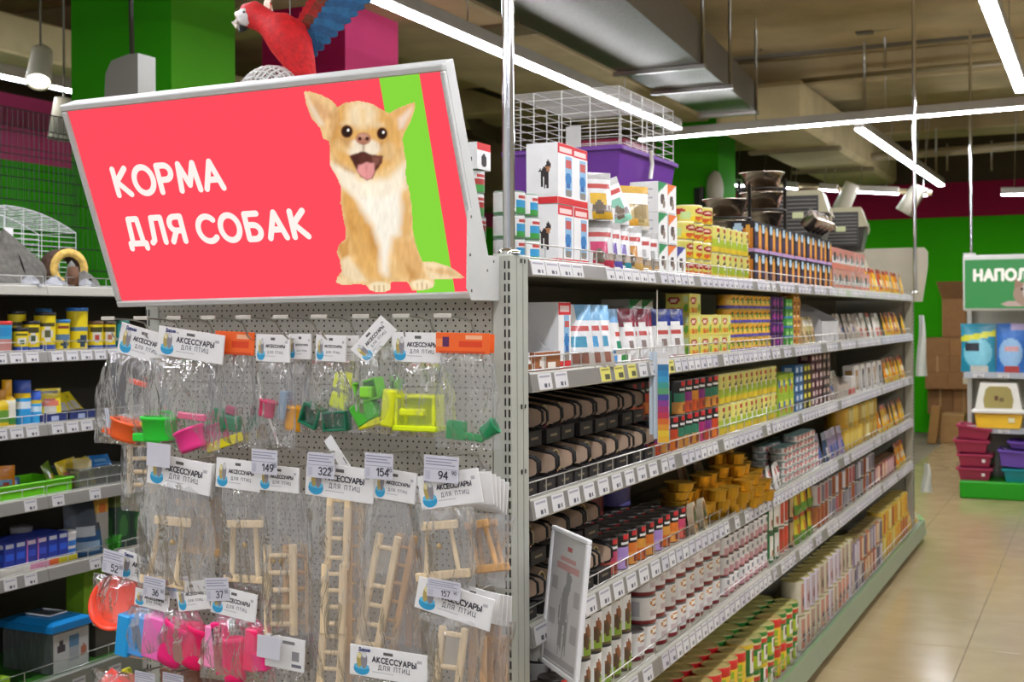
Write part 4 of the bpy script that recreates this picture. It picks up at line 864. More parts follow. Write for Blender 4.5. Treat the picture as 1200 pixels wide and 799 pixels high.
tagged_hook(171, 797, '48', 'wire hook whose price card is cut by the lower frame edge beside the coral toy', Y=Y3, wd=32, hd=22, roll=2); tagged_hook(204, 799, '48', 'wire hook whose price card is cut by the lower frame edge below the scoops', Y=Y3, wd=32, hd=22, roll=2)
p = Pack('packaged_toy', 'coral toy peak poking up at the lower edge of the pegboard', 131, 800, 0, 0, 0, Y3, film=(106, 158, 786, 830), seed=58, bulge=.02)
m = MB(); q = [p.l(112, 806, -.015), p.l(153, 806, -.015), p.l(131, 782, 0), p.l(112, 806, .02), p.l(153, 806, .02)]; n = m.add(q)
for f_ in ((0, 1, 2), (1, 4, 2), (4, 3, 2), (3, 0, 2), (0, 3, 4, 1)): m.face(tuple(n+i for i in f_), lin('#ff5a4e'))
m.build('toy_roof', 'plastic', p.t); block(p, 136, 144, 786, 806, '#d7d62c', dy=.03, d=.02, tilt=-25, name='toy_wall')
for k, (x0, x1, y0, y1, c) in enumerate(((190, 236, 782, 800, '#a8765e'), (236, 262, 786, 804, '#93675a'))):
    p = Pack('packaged_toy', ('flat brown packed toy behind the pink scoops', 'small brown packed toy under the hot pink scoops')[k], (x0+x1)/2, y1, 0, 0, 0, -.06, film=(x0-4, x1+4, y0-4, y1+8), seed=60+k, bulge=.02); block(p, x0, x1, y0, y1, c, d=.03, tilt=-6, name='toy', mat='carton')
# ================================================================ GOODS ON THE LONG SHELVES
ORD = 'first second third fourth fifth sixth seventh eighth ninth tenth eleventh twelfth thirteenth fourteenth fifteenth sixteenth seventeenth eighteenth nineteenth twentieth'.split()
TIER = {1: [''], 2: ['lower', 'upper'], 3: ['bottom', 'middle', 'top'], 4: ['bottom', 'second', 'third', 'top'], 5: ['bottom', 'second', 'third', 'fourth', 'top'], 6: ['bottom', 'second', 'third', 'fourth', 'fifth', 'top']}
def can(r, h, paint, lid='#8d8a82', seg=36, rows=14):
    z = [0, .0025]+[.0025+(h-.006)*k/rows for k in range(1, rows+1)]+[h-.001, h, h-.003]
    R_ = [r*.955, r]+[r]*rows+[r*.97, r*.955, r*.90]
    m = MB(); L_ = lin(lid)
    m.lathe(list(zip(R_, z)), seg, paint=lambda u, zz: paint(u, zz/h) if .003 < zz < h-.004 else L_, O=(-r, 0, 0))
    for rr, zz in ((r*.9, h-.003), (r*.62, h-.0042), (r*.58, h-.003)): pass
    m.lathe([(r*.90, h-.003), (r*.66, h-.0044), (r*.60, h-.0032), (.0001, h-.0036)], seg, col=lid, O=(-r, 0, 0))
    m.lathe([(.0001, 0), (r*.955, 0)], seg, col=lid, O=(-r, 0, 0))
    m.bbox(-r-.004, -r+.016, -.006, .006, h-.0034, h-.0018, lid, b=.0005)
    return m.mesh('tin', 'tin')
def carton(w, d, h, front, side='#e6e4e0', top=None, mat='paper', nu=16, nv=18, b=.0008, sidep=None):
    m = MB(); m.bbox(-d, 0, -w/2, w/2, 0, h, side, b=b); e = .0005
    m.grid(lambda u, v: (e, (u-.5)*w*.985, h*(.006+.988*v)), nu, nv, paint=front, smooth=False)
    if sidep is None and mat == 'paper': sidep = front
    if sidep: m.grid(lambda u, v: (-d*(1-u)*.99, -w/2-e, h*(.006+.988*v)), nu, nv, paint=sidep, smooth=False)
    if top: m.quad((-d*.99, -w/2*.98, h+e), (-.001, -w/2*.98, h+e), (-.001, w/2*.98, h+e), (-d*.99, w/2*.98, h+e), top)
    return m.mesh('carton', mat)
def pouch(w, h, paint, t=.018, lean=.16, back='#d8d6d2', mat='foil', nu=8, nv=12):
    """standing pouch: wide gusset below, crimped flat top"""
    m = MB()
    def sh(s):
        def fn(u, v):
            e = (math.sin(math.pi*u)**.7 if 0 < u < 1 else 0)*(1-v)**.55*min(1, .55+v*3)
            return (-t*.6+s*t*e-lean*h*v*.6, (u-.5)*w*(1-.05*math.sin(math.pi*v)), h*v)
        return fn
    m.grid(sh(1), nu, nv, paint=paint); m.grid(sh(-1), nu, nv, col=back, flip=True)
    return m.mesh('pouch', mat)
def tray_pack(w, d, h, emb, arch_=True):
    """black tray in a kraft sleeve: sloping kraft wings with a rounded tongue, low black front, small arch-topped tub inside"""
    m = MB(); k = '#cfb196'; bk = '#1c1713'
    m.bbox(-d, -.012, -w/2+.003, w/2-.003, 0, h*.30, bk, b=.001)
    m.bbox(-d, -.085, -w/2+.008, w/2-.008, h*.30, h*.72, '#2f2721', b=.002)
    for s in (-1, 1):
        y = s*(w/2-.0018); pts = [(-d, h), (-.13, h*.99), (-.012, h*.82), (-.001, h*.74), (0, h*.54), (-.008, h*.43), (-.022, h*.38), (-d, h*.34)]
        n = m.add([(x, y-.0015, z) for x, z in pts]+[(x, y+.0015, z) for x, z in pts]); q = len(pts)
        m.face(tuple(range(n, n+q)), lin(k)); m.face(tuple(range(n+2*q-1, n+q-1, -1)), lin('#2a2018'))
        for i in range(q): m.face((n+i, n+q+i, n+q+(i+1) % q, n+(i+1) % q), lin(bk))
    for s in (-1, 1): m.tube([(x+.001, s*(w/2-.0018), z) for x, z in ((-.2, h), (-.13, h*.99), (-.012, h*.82), (-.001, h*.74), (0, h*.54), (-.008, h*.43), (-.022, h*.38))], .0038, bk, 5)
    m.bbox(-d, -.16, -w/2, w/2, h*.965, h*.985, '#5a4534', b=.001)
    m.bbox(-.012, -.002, -w/2+.002, w/2-.002, 0, h*.33, bk, b=.001)
    m.grid(lambda u, v: (-.0014, (u-.5)*w*.9, h*(.04+.27*v)), 8, 5, paint=P('#211b16', ('r', .25, .75, .4, .65, '#77684e')), smooth=False)
    if arch_:
        a = [(w*.30*math.cos(t), h*.36+h*.48*math.sin(t)**.8) for t in [math.pi*i/10 for i in range(11)]]
        m.tube([(-.030, y, z) for y, z in a], .0028, '#a89468', 5)
        m.poly([(-.032, y*.92, z) for y, z in a], '#4a3f35')
        m.grid(lambda u, v: (-.028, (u-.5)*w*.34, h*(.34+.30*v)), 6, 6, paint=P(emb, ('e', .6, .5, .3, .4, '#ead9d2'), ('e', .3, .3, .2, .25, '#b03a4a')), smooth=False)
    return m.mesh('tray_pack', 'carton')
def ycoord(x, X=-.03): return on_x(x, 400, X).y
def stock(name, me, w, h, z, Y0, n, levels, base, group, cat, X=-.032, rows=1, rd=None, jig=.004, seed=0, rotj=.08, counts=None, short=None, gapz=.0005, spin=0.0):
    """a block of like goods; every one its own object. counts: columns per tier"""
    r = random.Random(seed*31+n); cols = [counts[l] if counts else n for l in range(levels)]
    for l in range(levels):
        c0 = 0 if not isinstance(cols[l], tuple) else cols[l][0]; c1 = cols[l] if not isinstance(cols[l], tuple) else cols[l][1]
        for c in range(c0, c1):
            for d in range(rows):
                loc = (X-d*(rd or w)+r.uniform(-jig, jig*.3), Y0+(c+.5)*w, z+l*(h+gapz))
                if d == 0:
                    t_ = TIER[levels][l]
                    lb = base+((', %s tier' % t_) if t_ else '')+((', %s from sign end' % ORD[c-c0]) if (c1-c0) > 1 else '')
                else: lb = base+', behind the front row'
                o = link(name, me, None, loc, (0, 0, spin+r.uniform(-rotj, rotj)), label=lb, cat=cat, group=group)
def yspan(x0, x1): return ycoord(x0), ycoord(x1)
# ---- print designs
red, wht, gry = '#d5262b', '#ece9e5', '#b9b6b2'
D_vet = P('#eeece8', ('r', .40, .60, .1, .62, '#3d9ccf'), ('r', .40, .60, .0, .28, '#3f9d45'), ('r', .42, .58, .68, .8, '#c8433f'), ('r', .05, .30, .72, .75, '#9b9aa0'), ('r', .05, .30, .6, .63, '#9b9aa0'), ('r', .05, .28, .48, .51, '#9b9aa0'), ('r', .05, .3, .36, .39, '#a5a4aa'), ('r', 0, 1, 0, .10, '#4b9c4a'))
D_vet2 = P('#eeece8', ('r', .40, .60, .1, .5, '#4aa04a'), ('r', .40, .60, .38, .62, '#b63f3a'), ('r', .42, .58, .7, .82, '#c8433f'), ('r', .05, .30, .7, .73, '#a5a4aa'), ('r', .05, .3, .5, .53, '#a5a4aa'), ('r', 0, 1, 0, .10, '#4b9c4a'))
D_yel = P('#e9df7c', ('e', .5, .72, .085, .14, '#b3262a'), ('r', .38, .62, .12, .34, '#e4c21c'), ('e', .45, .28, .05, .12, '#d9531e'), ('e', .56, .3, .05, .12, '#6da53a'), ('r', .15, .3, .3, .6, '#c6d98a'), ('r', 0, 1, 0, .07, '#e1b71a'))
D_yelw = P('#d8cd62', ('e', .44, .66, .085, .17, '#a8262a'), ('e', .44, .66, .06, .07, '#e8c8b0'), ('e', .16, .66, .085, .17, '#a8262a'), ('r', .30, .62, .10, .36, '#e0c428'), ('e', .40, .26, .045, .13, '#d05a1e'), ('e', .50, .28, .05, .14, '#d9782a'), ('e', .58, .3, .04, .12, '#6da53a'), ('r', .20, .30, .25, .6, '#b4cc8a'), ('r', .05, .16, .12, .4, '#c9b83a'), ('r', 0, 1, 0, .08, '#dcb41c'))
D_yelc = P('#d9d070', ('e', .5, .84, .07, .08, '#b3262a'), ('e', .5, .6, .045, .1, '#3a3a3a'), ('r', .36, .60, .06, .5, '#a9bd34'), ('r', .30, .66, .0, .2, '#d8bb30'), ('r', .2, .34, .2, .8, '#d8e3b0'), ('e', .5, .45, .03, .12, '#f0efe8'))
def D_gran(c1, c2): return P('#1d1817', ('r', .30, .70, 0, .62, c1), ('r', .28, .72, 0, .34, c2), ('r', .42, .58, .83, .95, '#c8272d'), ('r', .40, .60, .68, .78, '#e8e4e0'), ('e', .5, .2, .06, .13, '#7d2f1b'), ('e', .58, .3, .04, .08, '#e7cfa0'), ('r', 0, .28, 0, .7, c1))
D_dog = P('#e9e7e2', ('r', .40, .66, 0, .45, '#8fb03a'), ('e', .46, .6, .06, .2, '#8d5636'), ('e', .44, .42, .05, .18, '#5f4630'), ('r', .3, .5, .0, .12, '#6d5a44'), ('r', .05, .22, .3, .7, '#c9c7c4'), ('r', .1, .2, .1, .25, '#3d3c3a'))
D_mam = P('#e7e3de', ('e', .5, .74, .08, .14, '#c98a3a'), ('e', .5, .74, .06, .09, '#efe8dc'), ('r', 0, 1, 0, .17, '#7c2027'), ('r', .43, .57, .28, .5, '#c9b6b8'), ('r', .08, .3, .3, .8, '#bdbabc'), ('r', .46, .54, .62, .66, '#7c2027'))
D_small = P('#e4e0dc', ('r', .40, .60, .0, .4, '#c7969c'), ('e', .5, .7, .06, .15, '#7d7f88'), ('r', 0, 1, .0, .1, '#a95a5c'), ('r', .1, .28, .3, .7, '#c5c2c0'))
D_bigr = P('#c9331f', ('r', 0, 1, .82, .94, '#d7262b'), ('r', .30, .70, .1, .7, '#e8c22e'), ('r', 0, .42, .12, .66, '#8db32a'), ('r', 0, .42, .22, .27, '#d9c36a'), ('r', 0, .42, .38, .43, '#d9c36a'), ('r', 0, .42, .54, .58, '#d9c36a'), ('e', .56, .42, .06, .2, '#7d4a20'), ('r', .6, .68, .7, .8, '#f0ece6'))
D_bigg = P('#2c7d2f', ('r', 0, 1, .60, .78, '#c93a2a'), ('r', 0, 1, .0, .45, '#a8c22a'), ('r', .42, .6, .1, .55, '#e9e4da'), ('e', .5, .35, .05, .15, '#5a3a22'), ('r', 0, 1, .78, .84, '#e4d8a0'))
D_bigo = P('#256f2d', ('r', .42, .56, .1, .85, '#efeadf'), ('e', .5, .6, .05, .15, '#c8392b'), ('r', .56, .62, .05, .9, '#d9a43a'), ('r', 0, 1, .86, .95, '#d8b92a'))
# ---- top shelf
z = SURF[0]
ca, cb = can(.0372, .054, D_vet, '#7f9a84'), can(.0372, .054, D_vet2, '#7f9a84')
stock('squat_tin', ca, .0755, .054, z, .104, 2, 3, 'white tin with green foot by the post', 'white green tins on the top shelf', 'tin', seed=1)
stock('squat_tin', cb, .0755, .054, z, .104, 1, 4, 'white and green tin standing behind the chrome pole', 'white green tins behind the pole', 'tin', X=-.135, seed=2)
D_car = P('#efedea', ('r', 0, 1, .84, 1, red), ('r', 0, 1, 0, .12, red), ('r', .1, .9, .87, .95, '#f3d6d0'), ('r', .45, .9, .16, .8, '#8fb9d8'), ('r', .5, .85, .62, .74, '#c7584f'), ('e', .66, .44, .2, .1, '#2e79b8'), ('r', .55, .8, .28, .36, '#2d5fa0'), ('r', .5, .85, .14, .26, '#8c8478'))
def D_car_side(u, v):
    if v < .12: return lin(red)
    c = lin('#efeeec')
    for (cu, cv, ru, rv) in ((.60, .52, .13, .09), (.70, .62, .08, .09), (.50, .40, .04, .13), (.68, .38, .035, .14), (.60, .38, .03, .13), (.44, .55, .05, .02)):
        if ((u-cu)/ru)**2+((v-cv)/rv)**2 < 1: c = lin('#2b211e') if (cu, cv) != (.70, .62) or v > .6 else lin('#b0764a')
    return c
kb = carton(.097, .085, .150, D_car, sidep=D_car_side, nu=28, nv=36)
stock('sachet_carton', kb, .0985, .1505, z, .335, 2, 2, 'white red-topped carton of sachets', 'sachet cartons on the top shelf', 'carton', seed=3, rotj=.02)
kc = carton(.07, .07, .062, P('#efedea', ('r', 0, 1, .7, 1, red), ('e', .5, .35, .2, .25, '#2b211e')), sidep=P('#efeeec', ('e', .6, .35, .2, .22, '#2b211e')))
link('sachet_carton', kc, None, (-.137, .145, z+4*.0545), (0, 0, 0), label='small white carton with black dog on top of tins behind the pole', cat='carton')
def D_pch(c1, c2, c3): return P('#e9e7e3', ('r', 0, 1, .86, 1, '#b7b5b0'), ('r', .1, .9, .66, .74, '#c4524d'), ('r', .2, .8, .32, .56, c1), ('r', 0, 1, .16, .32, c2), ('r', 0, 1, 0, .16, c3), ('e', .5, .24, .2, .14, '#6d5f50'))
def wedge(w, d, h, col='#e3e1de', low=.34):
    """carton display tray with sides sloping down to a low front"""
    m = MB(); t = .002
    for s in (-1, 1):
        y = s*(w/2-t/2); pts = [(0, 0), (0, h*low), (-.03, h*low*1.2), (-d*.8, h), (-d, h), (-d, 0)]; q = len(pts)
        n = m.add([(x, y-t/2, zz) for x, zz in pts]+[(x, y+t/2, zz) for x, zz in pts])
        m.face(tuple(range(n, n+q)), lin(col)); m.face(tuple(range(n+2*q-1, n+q-1, -1)), lin(col))
        for i in range(q): m.face((n+i, n+q+i, n+q+(i+1) % q, n+(i+1) % q), lin(col))
    m.box(-t, 0, -w/2+t, w/2-t, 0, h*low, col); m.box(-d, -d+t, -w/2+t, w/2-t, 0, h, col); m.box(-d+t, -t, -w/2+t, w/2-t, 0, t, col)
    return m.mesh('display_tray', 'carton')
wd = wedge(.15, .16, .125)
for i, (yy, lv) in enumerate(((.62, 0), (.775, 0), (.62, 1), (.775, 1))):
    link('display_tray', wd, None, (-.035, yy, z+lv*.127), None, label='white sloping display tray of cat pouches on the top shelf, %s %s' % (('lower', 'upper')[lv], ('nearer the sign', 'nearer the white boxes')[i % 2]), cat='display tray', group='white display trays on the top shelf')
pp = [pouch(.088, .125, D_pch(*c), lean=.12, nu=14, nv=20) for c in (('#d23a6a', '#a58f80', '#c23450'), ('#e1b53c', '#8d7f73', '#d9a92e'), ('#6b4fa0', '#a39a90', '#5a55a8'), ('#7fb9a0', '#8f8a86', '#8cc7ac'), ('#7d6db0', '#b3a08c', '#2f8f9d'), ('#c98b3c', '#b08f6a', '#c9a25a'))]
for i, (j, yy, lv, lb) in enumerate(((0, .585, 0, 'white pouch with pink band in the lower tray'), (2, .66, 0, 'white pouch with violet band in the lower tray'), (4, .74, 0, 'silver pouch with purple and teal labels in the lower tray'), (5, .815, 0, 'silver pouch with copper label in the lower tray'), (1, .585, 1, 'white pouch with yellow band in the upper tray'), (3, .755, 1, 'white pouch with mint band tilted in the upper tray'))):
    link('food_pouch', pp[j], None, (-.02, yy, z+.003+lv*.127), ((.35 if i == 5 else 0), -.05, -.75+.12*(i % 3-1)), label=lb, cat='pouch', group='cat pouches on the top shelf')
gp = pouch(.10, .125, P('#e7e2d6', ('r', 0, 1, .86, 1, '#c9a04a'), ('r', .2, .95, .1, .6, '#b8a06a'), ('e', .6, .4, .28, .22, '#8f7a48'), ('r', .0, .5, .05, .22, '#d39a2e')), lean=.1)
link('food_pouch', gp, None, (-.03, .905, z+.122), (0, 0, -.6), label='white and gold cat pouch leaning beside the stacked white boxes', cat='pouch')
gs = pouch(.10, .12, D_pch('#b9b7b2', '#a08d76', '#c9a066'), lean=.1, nu=14, nv=20); link('food_pouch', gs, None, (-.03, .915, z), (0, 0, -.7), label='crumpled silver pouch below the gold cat pouch', cat='pouch'); link('food_pouch', gs, None, (-.03, 1.005, z), (0, 0, -.5), label='crumpled silver pouch next to the bottom white box', cat='pouch')
D_lines = P('#e4e2df', *[('r', .12, .8-.1*(k % 3), .2+.09*k, .225+.09*k, '#b5b3b6') for k in range(7)])
def D_box(c): return P('#efede9', ('d', .62, .38, 0, 1, c), ('e', .45, .45, .22, .18, '#4d3a30'), ('e', .6, .3, .14, .14, '#8d7b6a'), ('r', .1, .9, 0, .06, '#c8c5c0'))
for i, (c, n_, yy) in enumerate((('#1f8a4a', 'green', 1.10), ('#e8782c', 'orange', 1.19), ('#3b3a8c', 'indigo', 1.28))):
    me = carton(.085, .09, .093, D_box(c), sidep=D_lines); stock('food_carton', me, .0875, .093, z, yy, 1, (3, 3, 2)[i] if i < 2 else 1, 'white box with %s corner and dog picture' % n_, 'white boxes with coloured corners on the top shelf', 'carton', seed=5+i, rotj=.02)
ye = carton(.098, .075, .060, D_yel, side='#e6da78', top='#e8dd8a'); yt = can(.0370, .060, D_yel, '#d9cf78')
ye = can(.0485, .060, D_yelw, '#d8d0a0'); stock('squat_tin', ye, .099, .06, z, 1.40, 3, 4, 'wide yellow tin with red oval badge', 'wide yellow tins on the top shelf', 'tin', seed=8, counts=[3, 3, 3, (1, 3)], rotj=.25)
stock('squat_tin', ye, .099, .06, z, 1.42, 3, 4, 'wide yellow tin of the second row', 'second row wide yellow tins', 'tin', X=-.135, seed=88)
y2 = can(.0385, .093, D_yelc, '#c9c290')
stock('food_tin', y2, .079, .093, z, 1.70, 6, 2, 'yellow tin with cat picture on the top shelf', 'yellow cat tins on the top shelf', 'tin', seed=9, rotj=.1)
stock('food_tin', y2, .079, .093, z, 1.70, 6, 2, 'second row yellow cat tin on the top shelf', 'second row yellow cat tins', 'tin', X=-.115, seed=90)
D_blk = P('#221a20', ('e', .28, .80, .20, .16, '#a9c6d8'), ('r', .5, .92, .12, .8, '#c8761f'), ('r', .62, .8, .2, .9, '#e0a83a'), ('r', 0, 1, 0, .12, '#b391c0'), ('r', .12, .42, .2, .55, '#3c2c58'))
D_blk2 = P('#1f1a16', ('e', .3, .82, .2, .14, '#c3d6dc'), ('r', .5, .95, .1, .8, '#b8651c'), ('r', .15, .4, .15, .6, '#8a4a1c'), ('r', 0, 1, 0, .12, '#d9b23a'))
stock('food_carton', carton(.112, .09, .118, D_blk, side='#1f181c'), .1155, .118, z, 2.22, 13, 2, 'black and orange box with pale blue disc', 'black and orange boxes on the top shelf', 'carton', seed=10, rotj=.02)
D_pink = P('#e8e2de', ('d', .95, -.9, 0, 1, '#e9d8d4'), ('r', 0, 1, .0, .25, '#e0796c'), ('d', .62, -.2, 0, 1, '#d98a80'), ('r', .2, .5, .4, .75, '#3b3a55'), ('r', .6, .9, .45, .6, '#8d8a90'))
stock('pouch_pack', carton(.145, .1, .105, D_pink, side='#e2a79c', mat='foil'), .15, .106, z, 3.74, 7, 2, 'coral and white treat pack on the top shelf', 'coral treat packs on the top shelf', 'pouch', seed=11, rotj=.05, counts=[7, 6])
ory = [pouch(.10, .15, P(c, ('r', 0, 1, .84, 1, d), ('r', .2, .8, .3, .6, '#e9d9b0'), ('r', 0, 1, 0, .18, e)), lean=.3) for c, d, e in (('#e0a31c', '#b3541c', '#d9b62a'), ('#d98418', '#9a3a20', '#e2c23a'), ('#e3b52c', '#c9452c', '#d98a1c'), ('#b04a24', '#803020', '#d9a02a'))]
def pouches(z, y0, n, w, which, base, group, X=-.03, seed=0, lab=True):
    r = random.Random(seed)
    for i in range(n):
        link('food_pouch', which[i % len(which)] if seed % 2 else r.choice(which), None, (X+r.uniform(-.012, .006), y0+(i+.5)*w, z), (r.uniform(-.04, .04), r.uniform(-.05, .02), r.uniform(-.12, .12)), label=base+', %s from sign end' % ORD[i], cat='pouch', group=group)
pouches(z, 4.84, 11, .12, ory, 'yellow orange sachet at the far end of the top shelf', 'orange sachets far top shelf', seed=21)
# ---- second shelf
z = SURF[1]
link('food_pouch', pouch(.05, .145, P('#e6e4e1', ('r', .2, .8, .8, .9, '#8d8a88'), ('r', .2, .7, .5, .62, '#3b3a3a'), ('r', 0, 1, 0, .2, '#9a5a2c')), lean=.3), None, (-.02, .15, z), (0, -.12, 0), label='slim white pouch leaning against the post on the second shelf', cat='pouch')
link('display_tray', wedge(.17, .17, .165, low=.3), None, (-.03, .235, z), None, label='big white display carton with brown print beside the post', cat='display tray')
link('food_carton', carton(.15, .012, .05, P('#9a5a2c', ('e', .3, .5, .1, .3, '#e8e0d4'), ('r', .5, .8, .2, .5, '#efe6d8'))), None, (-.016, .235, z), None, label='low brown and white printed front strip of the display carton', cat='carton')
link('sachet_carton', carton(.078, .14, .168, D_car, nu=16, nv=22, sidep=P('#e9e7e5', ('r', .1, .2, .55, .6, '#4a4440'))), None, (-.03, .37, z), None, label='white carton with red header strip on the second shelf', cat='carton')
wb = [pouch(.10, .165, P('#e6e6e4', ('r', .5, 1, .78, 1, '#7db6dc'), ('r', .1, .9, .62, .7, '#c4524d'), ('r', .2, .7, .36, .48, c), ('r', 0, 1, 0, .28, '#b4aca2'), ('e', .5, .16, .25, .12, '#8d5a4a')), lean=.22) for c in ('#2a8fb0', '#3d9ad0', '#2d86a8')]
for i, yy in enumerate((.455, .52, .58)): link('food_pouch', wb[i], None, (-.02+.008*i, yy, z), (0, -.05, -.65+.12*i), label='pale blue and white crinkled pouch on the second shelf, %s of three' % ('nearest the red strip', 'middle', 'nearest the sloping tray')[i], cat='pouch', group='pale blue pouches second shelf')
link('display_tray', wedge(.15, .17, .155, low=.3), None, (-.03, .72, z), None, label='white sloping display tray holding one blue topped pouch', cat='display tray')
link('food_pouch', pouch(.07, .15, P('#ebe9e5', ('r', 0, 1, .78, 1, '#7fb1de'), ('r', .2, .8, .52, .6, '#c4524d'), ('r', .3, .7, .16, .42, '#2d8a6a')), lean=.14), None, (-.02, .735, z+.003), None, label='blue topped white pouch standing in the sloping tray', cat='pouch')
D_low = P('#efece8', ('r', .1, .4, 0, .6, '#3f8fd0'), ('r', .55, .85, .0, .6, '#2c8a3a'), ('r', .1, .3, .7, 1, '#3f8fd0'))
link('food_carton', carton(.17, .012, .045, D_low), None, (-.016, .72, z), None, label='low blue and green printed strip in front of the sloping tray', cat='carton')
def D_top(c): return P('#ebe8e4', ('r', 0, 1, .68, 1, c), ('e', .5, .66, .3, .07, '#ebe8e4'), ('r', .2, .8, .5, .57, '#c4524d'), ('r', .35, .65, .26, .42, '#8d7a74'), ('r', 0, 1, 0, .1, '#9a2a34'))
pb = [pouch(.07, .155, D_top('#8d1c38'), lean=.2)]; stockn = 4
for i in range(4): link('food_pouch', pb[0], None, (-.022-.01*(i % 2), .84+.052*i, z), (0, -.03, -.45-.05*i), label='white pouch with burgundy top, %s from sign end' % ORD[i], cat='pouch', group='burgundy pouches second shelf')
pn = [pouch(.105, .155, D_top('#24388c'), lean=.12)]
for i in range(2): link('food_pouch', pn[0], None, (-.025, 1.13+.125*i, z), (0, 0, -.35), label='white pouch with navy blue top, %s the yellow packs' % ('farther from', 'nearer to')[i], cat='pouch', group='navy pouches second shelf')
stock('food_carton', carton(.11, .09, .092, D_box('#1f8a4a'), sidep=D_lines), .112, .092, z, 1.10, 2, 2, 'white green-cornered box behind navy pouches', 'white boxes second shelf', 'carton', X=-.13, seed=31, rotj=.02)
D_yelb = P('#d8cd62', ('e', .34, .68, .26, .17, '#a8262a'), ('e', .34, .68, .2, .07, '#e8c8b0'), ('r', .0, 1, .05, .34, '#dcc02c'), ('e', .3, .2, .14, .13, '#d0641e'), ('e', .6, .2, .14, .13, '#c9882a'), ('e', .85, .3, .1, .2, '#6da53a'), ('r', .72, .95, .55, .9, '#cfdca0'))
stock('food_carton', carton(.122, .08, .068, D_yelb, side='#e6da78', top='#e8dd8a', nu=16, nv=12), .124, .068, z, 1.40, 4, 3, 'yellow tray pack with red oval badge', 'yellow tray packs second shelf', 'carton', seed=32, counts=[4, 4, 1], rotj=.02)
D_org = P('#e6a82a', ('e', .5, .62, .10, .2, '#6b4a1c'), ('e', .5, .56, .06, .14, '#5f9a2a'), ('r', 0, 1, 0, .22, '#5a4fae'), ('r', .55, .8, 0, .22, '#d4552a'), ('r', .3, .44, .3, .6, '#e9c85a'))
stock('small_tin', can(.0330, .052, D_org, '#b89a3a'), .067, .052, z, 1.90, 9, 4, 'small orange tin with violet band', 'orange tins second shelf', 'tin', seed=33, rotj=.03)
stock('small_tin', can(.033, .052, P('#4a1c5c', ('e', .5, .5, .08, .25, '#a03a8c'), ('r', 0, 1, 0, .15, '#2c1038')), '#5a2a6c'), .068, .052, z, 2.52, 3, 4, 'small purple tin beside orange tins', 'purple tins second shelf', 'tin', seed=34, rotj=.03)
stock('food_carton', carton(.062, .06, .040, P('#4a9a3c', ('r', .2, .8, .3, .6, '#a8d07a'), ('r', 0, 1, 0, .15, '#3f7ab8')), side='#3f8a35'), .0645, .04, z, 2.74, 2, 5, 'small green box stacked on the second shelf', 'green boxes second shelf', 'carton', seed=35, rotj=.03)
stock('food_carton', carton(.062, .06, .040, P('#c98a2a', ('r', .2, .8, .4, .8, '#7d3a1c'), ('r', .1, .5, .1, .3, '#e9dcc0')), side='#b87a2a'), .0645, .04, z, 2.88, 2, 6, 'small amber box stacked on the second shelf', 'amber boxes second shelf', 'carton', seed=36, rotj=.03)
tan = [pouch(.085, .125, P(c, ('r', .1, .9, .7, .9, '#e3d9c0'), ('r', .2, .7, .2, .5, '#8d6a44')), lean=.25) for c in ('#b59a6c', '#c9b07c', '#a8a060')]
pouches(z, 3.03, 4, .09, tan, 'tan and olive pouch before the grey display box', 'tan pouches second shelf', seed=37)
link('display_tray', wedge(.40, .2, .19, col='#bdbab6', low=.55), None, (-.03, 3.66, z), None, label='half empty grey cardboard display box on the second shelf', cat='display tray')
gpz = [pouch(.09, .14, P(c, ('r', 0, 1, .75, 1, d), ('r', .2, .8, .3, .5, e)), lean=.35) for c, d, e in (('#8d8078', '#a89a8c', '#4a5a8c'), ('#a39588', '#c7bcae', '#3c4a7c'), ('#9a8b7c', '#8d8078', '#c9b9a0'))]
pouches(z, 3.92, 6, .1, gpz, 'grey brown pouch right after the grey display box', 'grey pouches second shelf', seed=38)
wrp = [pouch(.1, .145, P(c, ('r', 0, 1, .8, 1, d), ('r', .2, .8, .1, .4, e)), lean=.28) for c, d, e in (('#d9d2c8', '#8d8580', '#c8392b'), ('#c9bfb0', '#e6e2da', '#b8543a'), ('#3a3430', '#1f1c1a', '#4a4440'), ('#cfc9c0', '#a8504a', '#d8b8a0'))]
pouches(z, 4.55, 7, .115, wrp, 'white and red pouch in the far half of the second shelf', 'white red pouches second shelf', seed=39)
pouches(z, 5.4, 7, .118, ory, 'yellow orange sachet at the far end of the second shelf', 'orange sachets second shelf', seed=41)
# ---- third shelf
z = SURF[2]
tp = [tray_pack(.095, .26, .108, c, a) for c, a in (('#c9596a', True), ('#b8384a', False), ('#d8a07a', True), ('#c98a8a', False))]
def trays(z, y0, n, lev, base, group, seed, w=.1065):
    r = random.Random(seed)
    for l in range(lev):
        for i in range(n):
            link('tray_pack', tp[r.randrange(4)], None, (-.03-.03*l+r.uniform(-.006, .004), y0+(i+.5)*w, z+l*.109), (0, 0, r.uniform(-.04, .04)), label=base+', %s tier, %s from post' % (('lower', 'upper')[l], ORD[i]), cat='food pack', group=group)
trays(z, .102, 9, 2, 'kraft and black arched food tray third shelf', 'kraft trays third shelf', 51)
gr = [can(.0372, .108, D_gran(a, b), '#4a453f') for a, b in (('#c2401c', '#d8742a'), ('#a8246c', '#b8386a'), ('#8a2a7c', '#c24a2a'), ('#2f7a5c', '#c98a3a'), ('#d88a2a', '#c9521c'))]
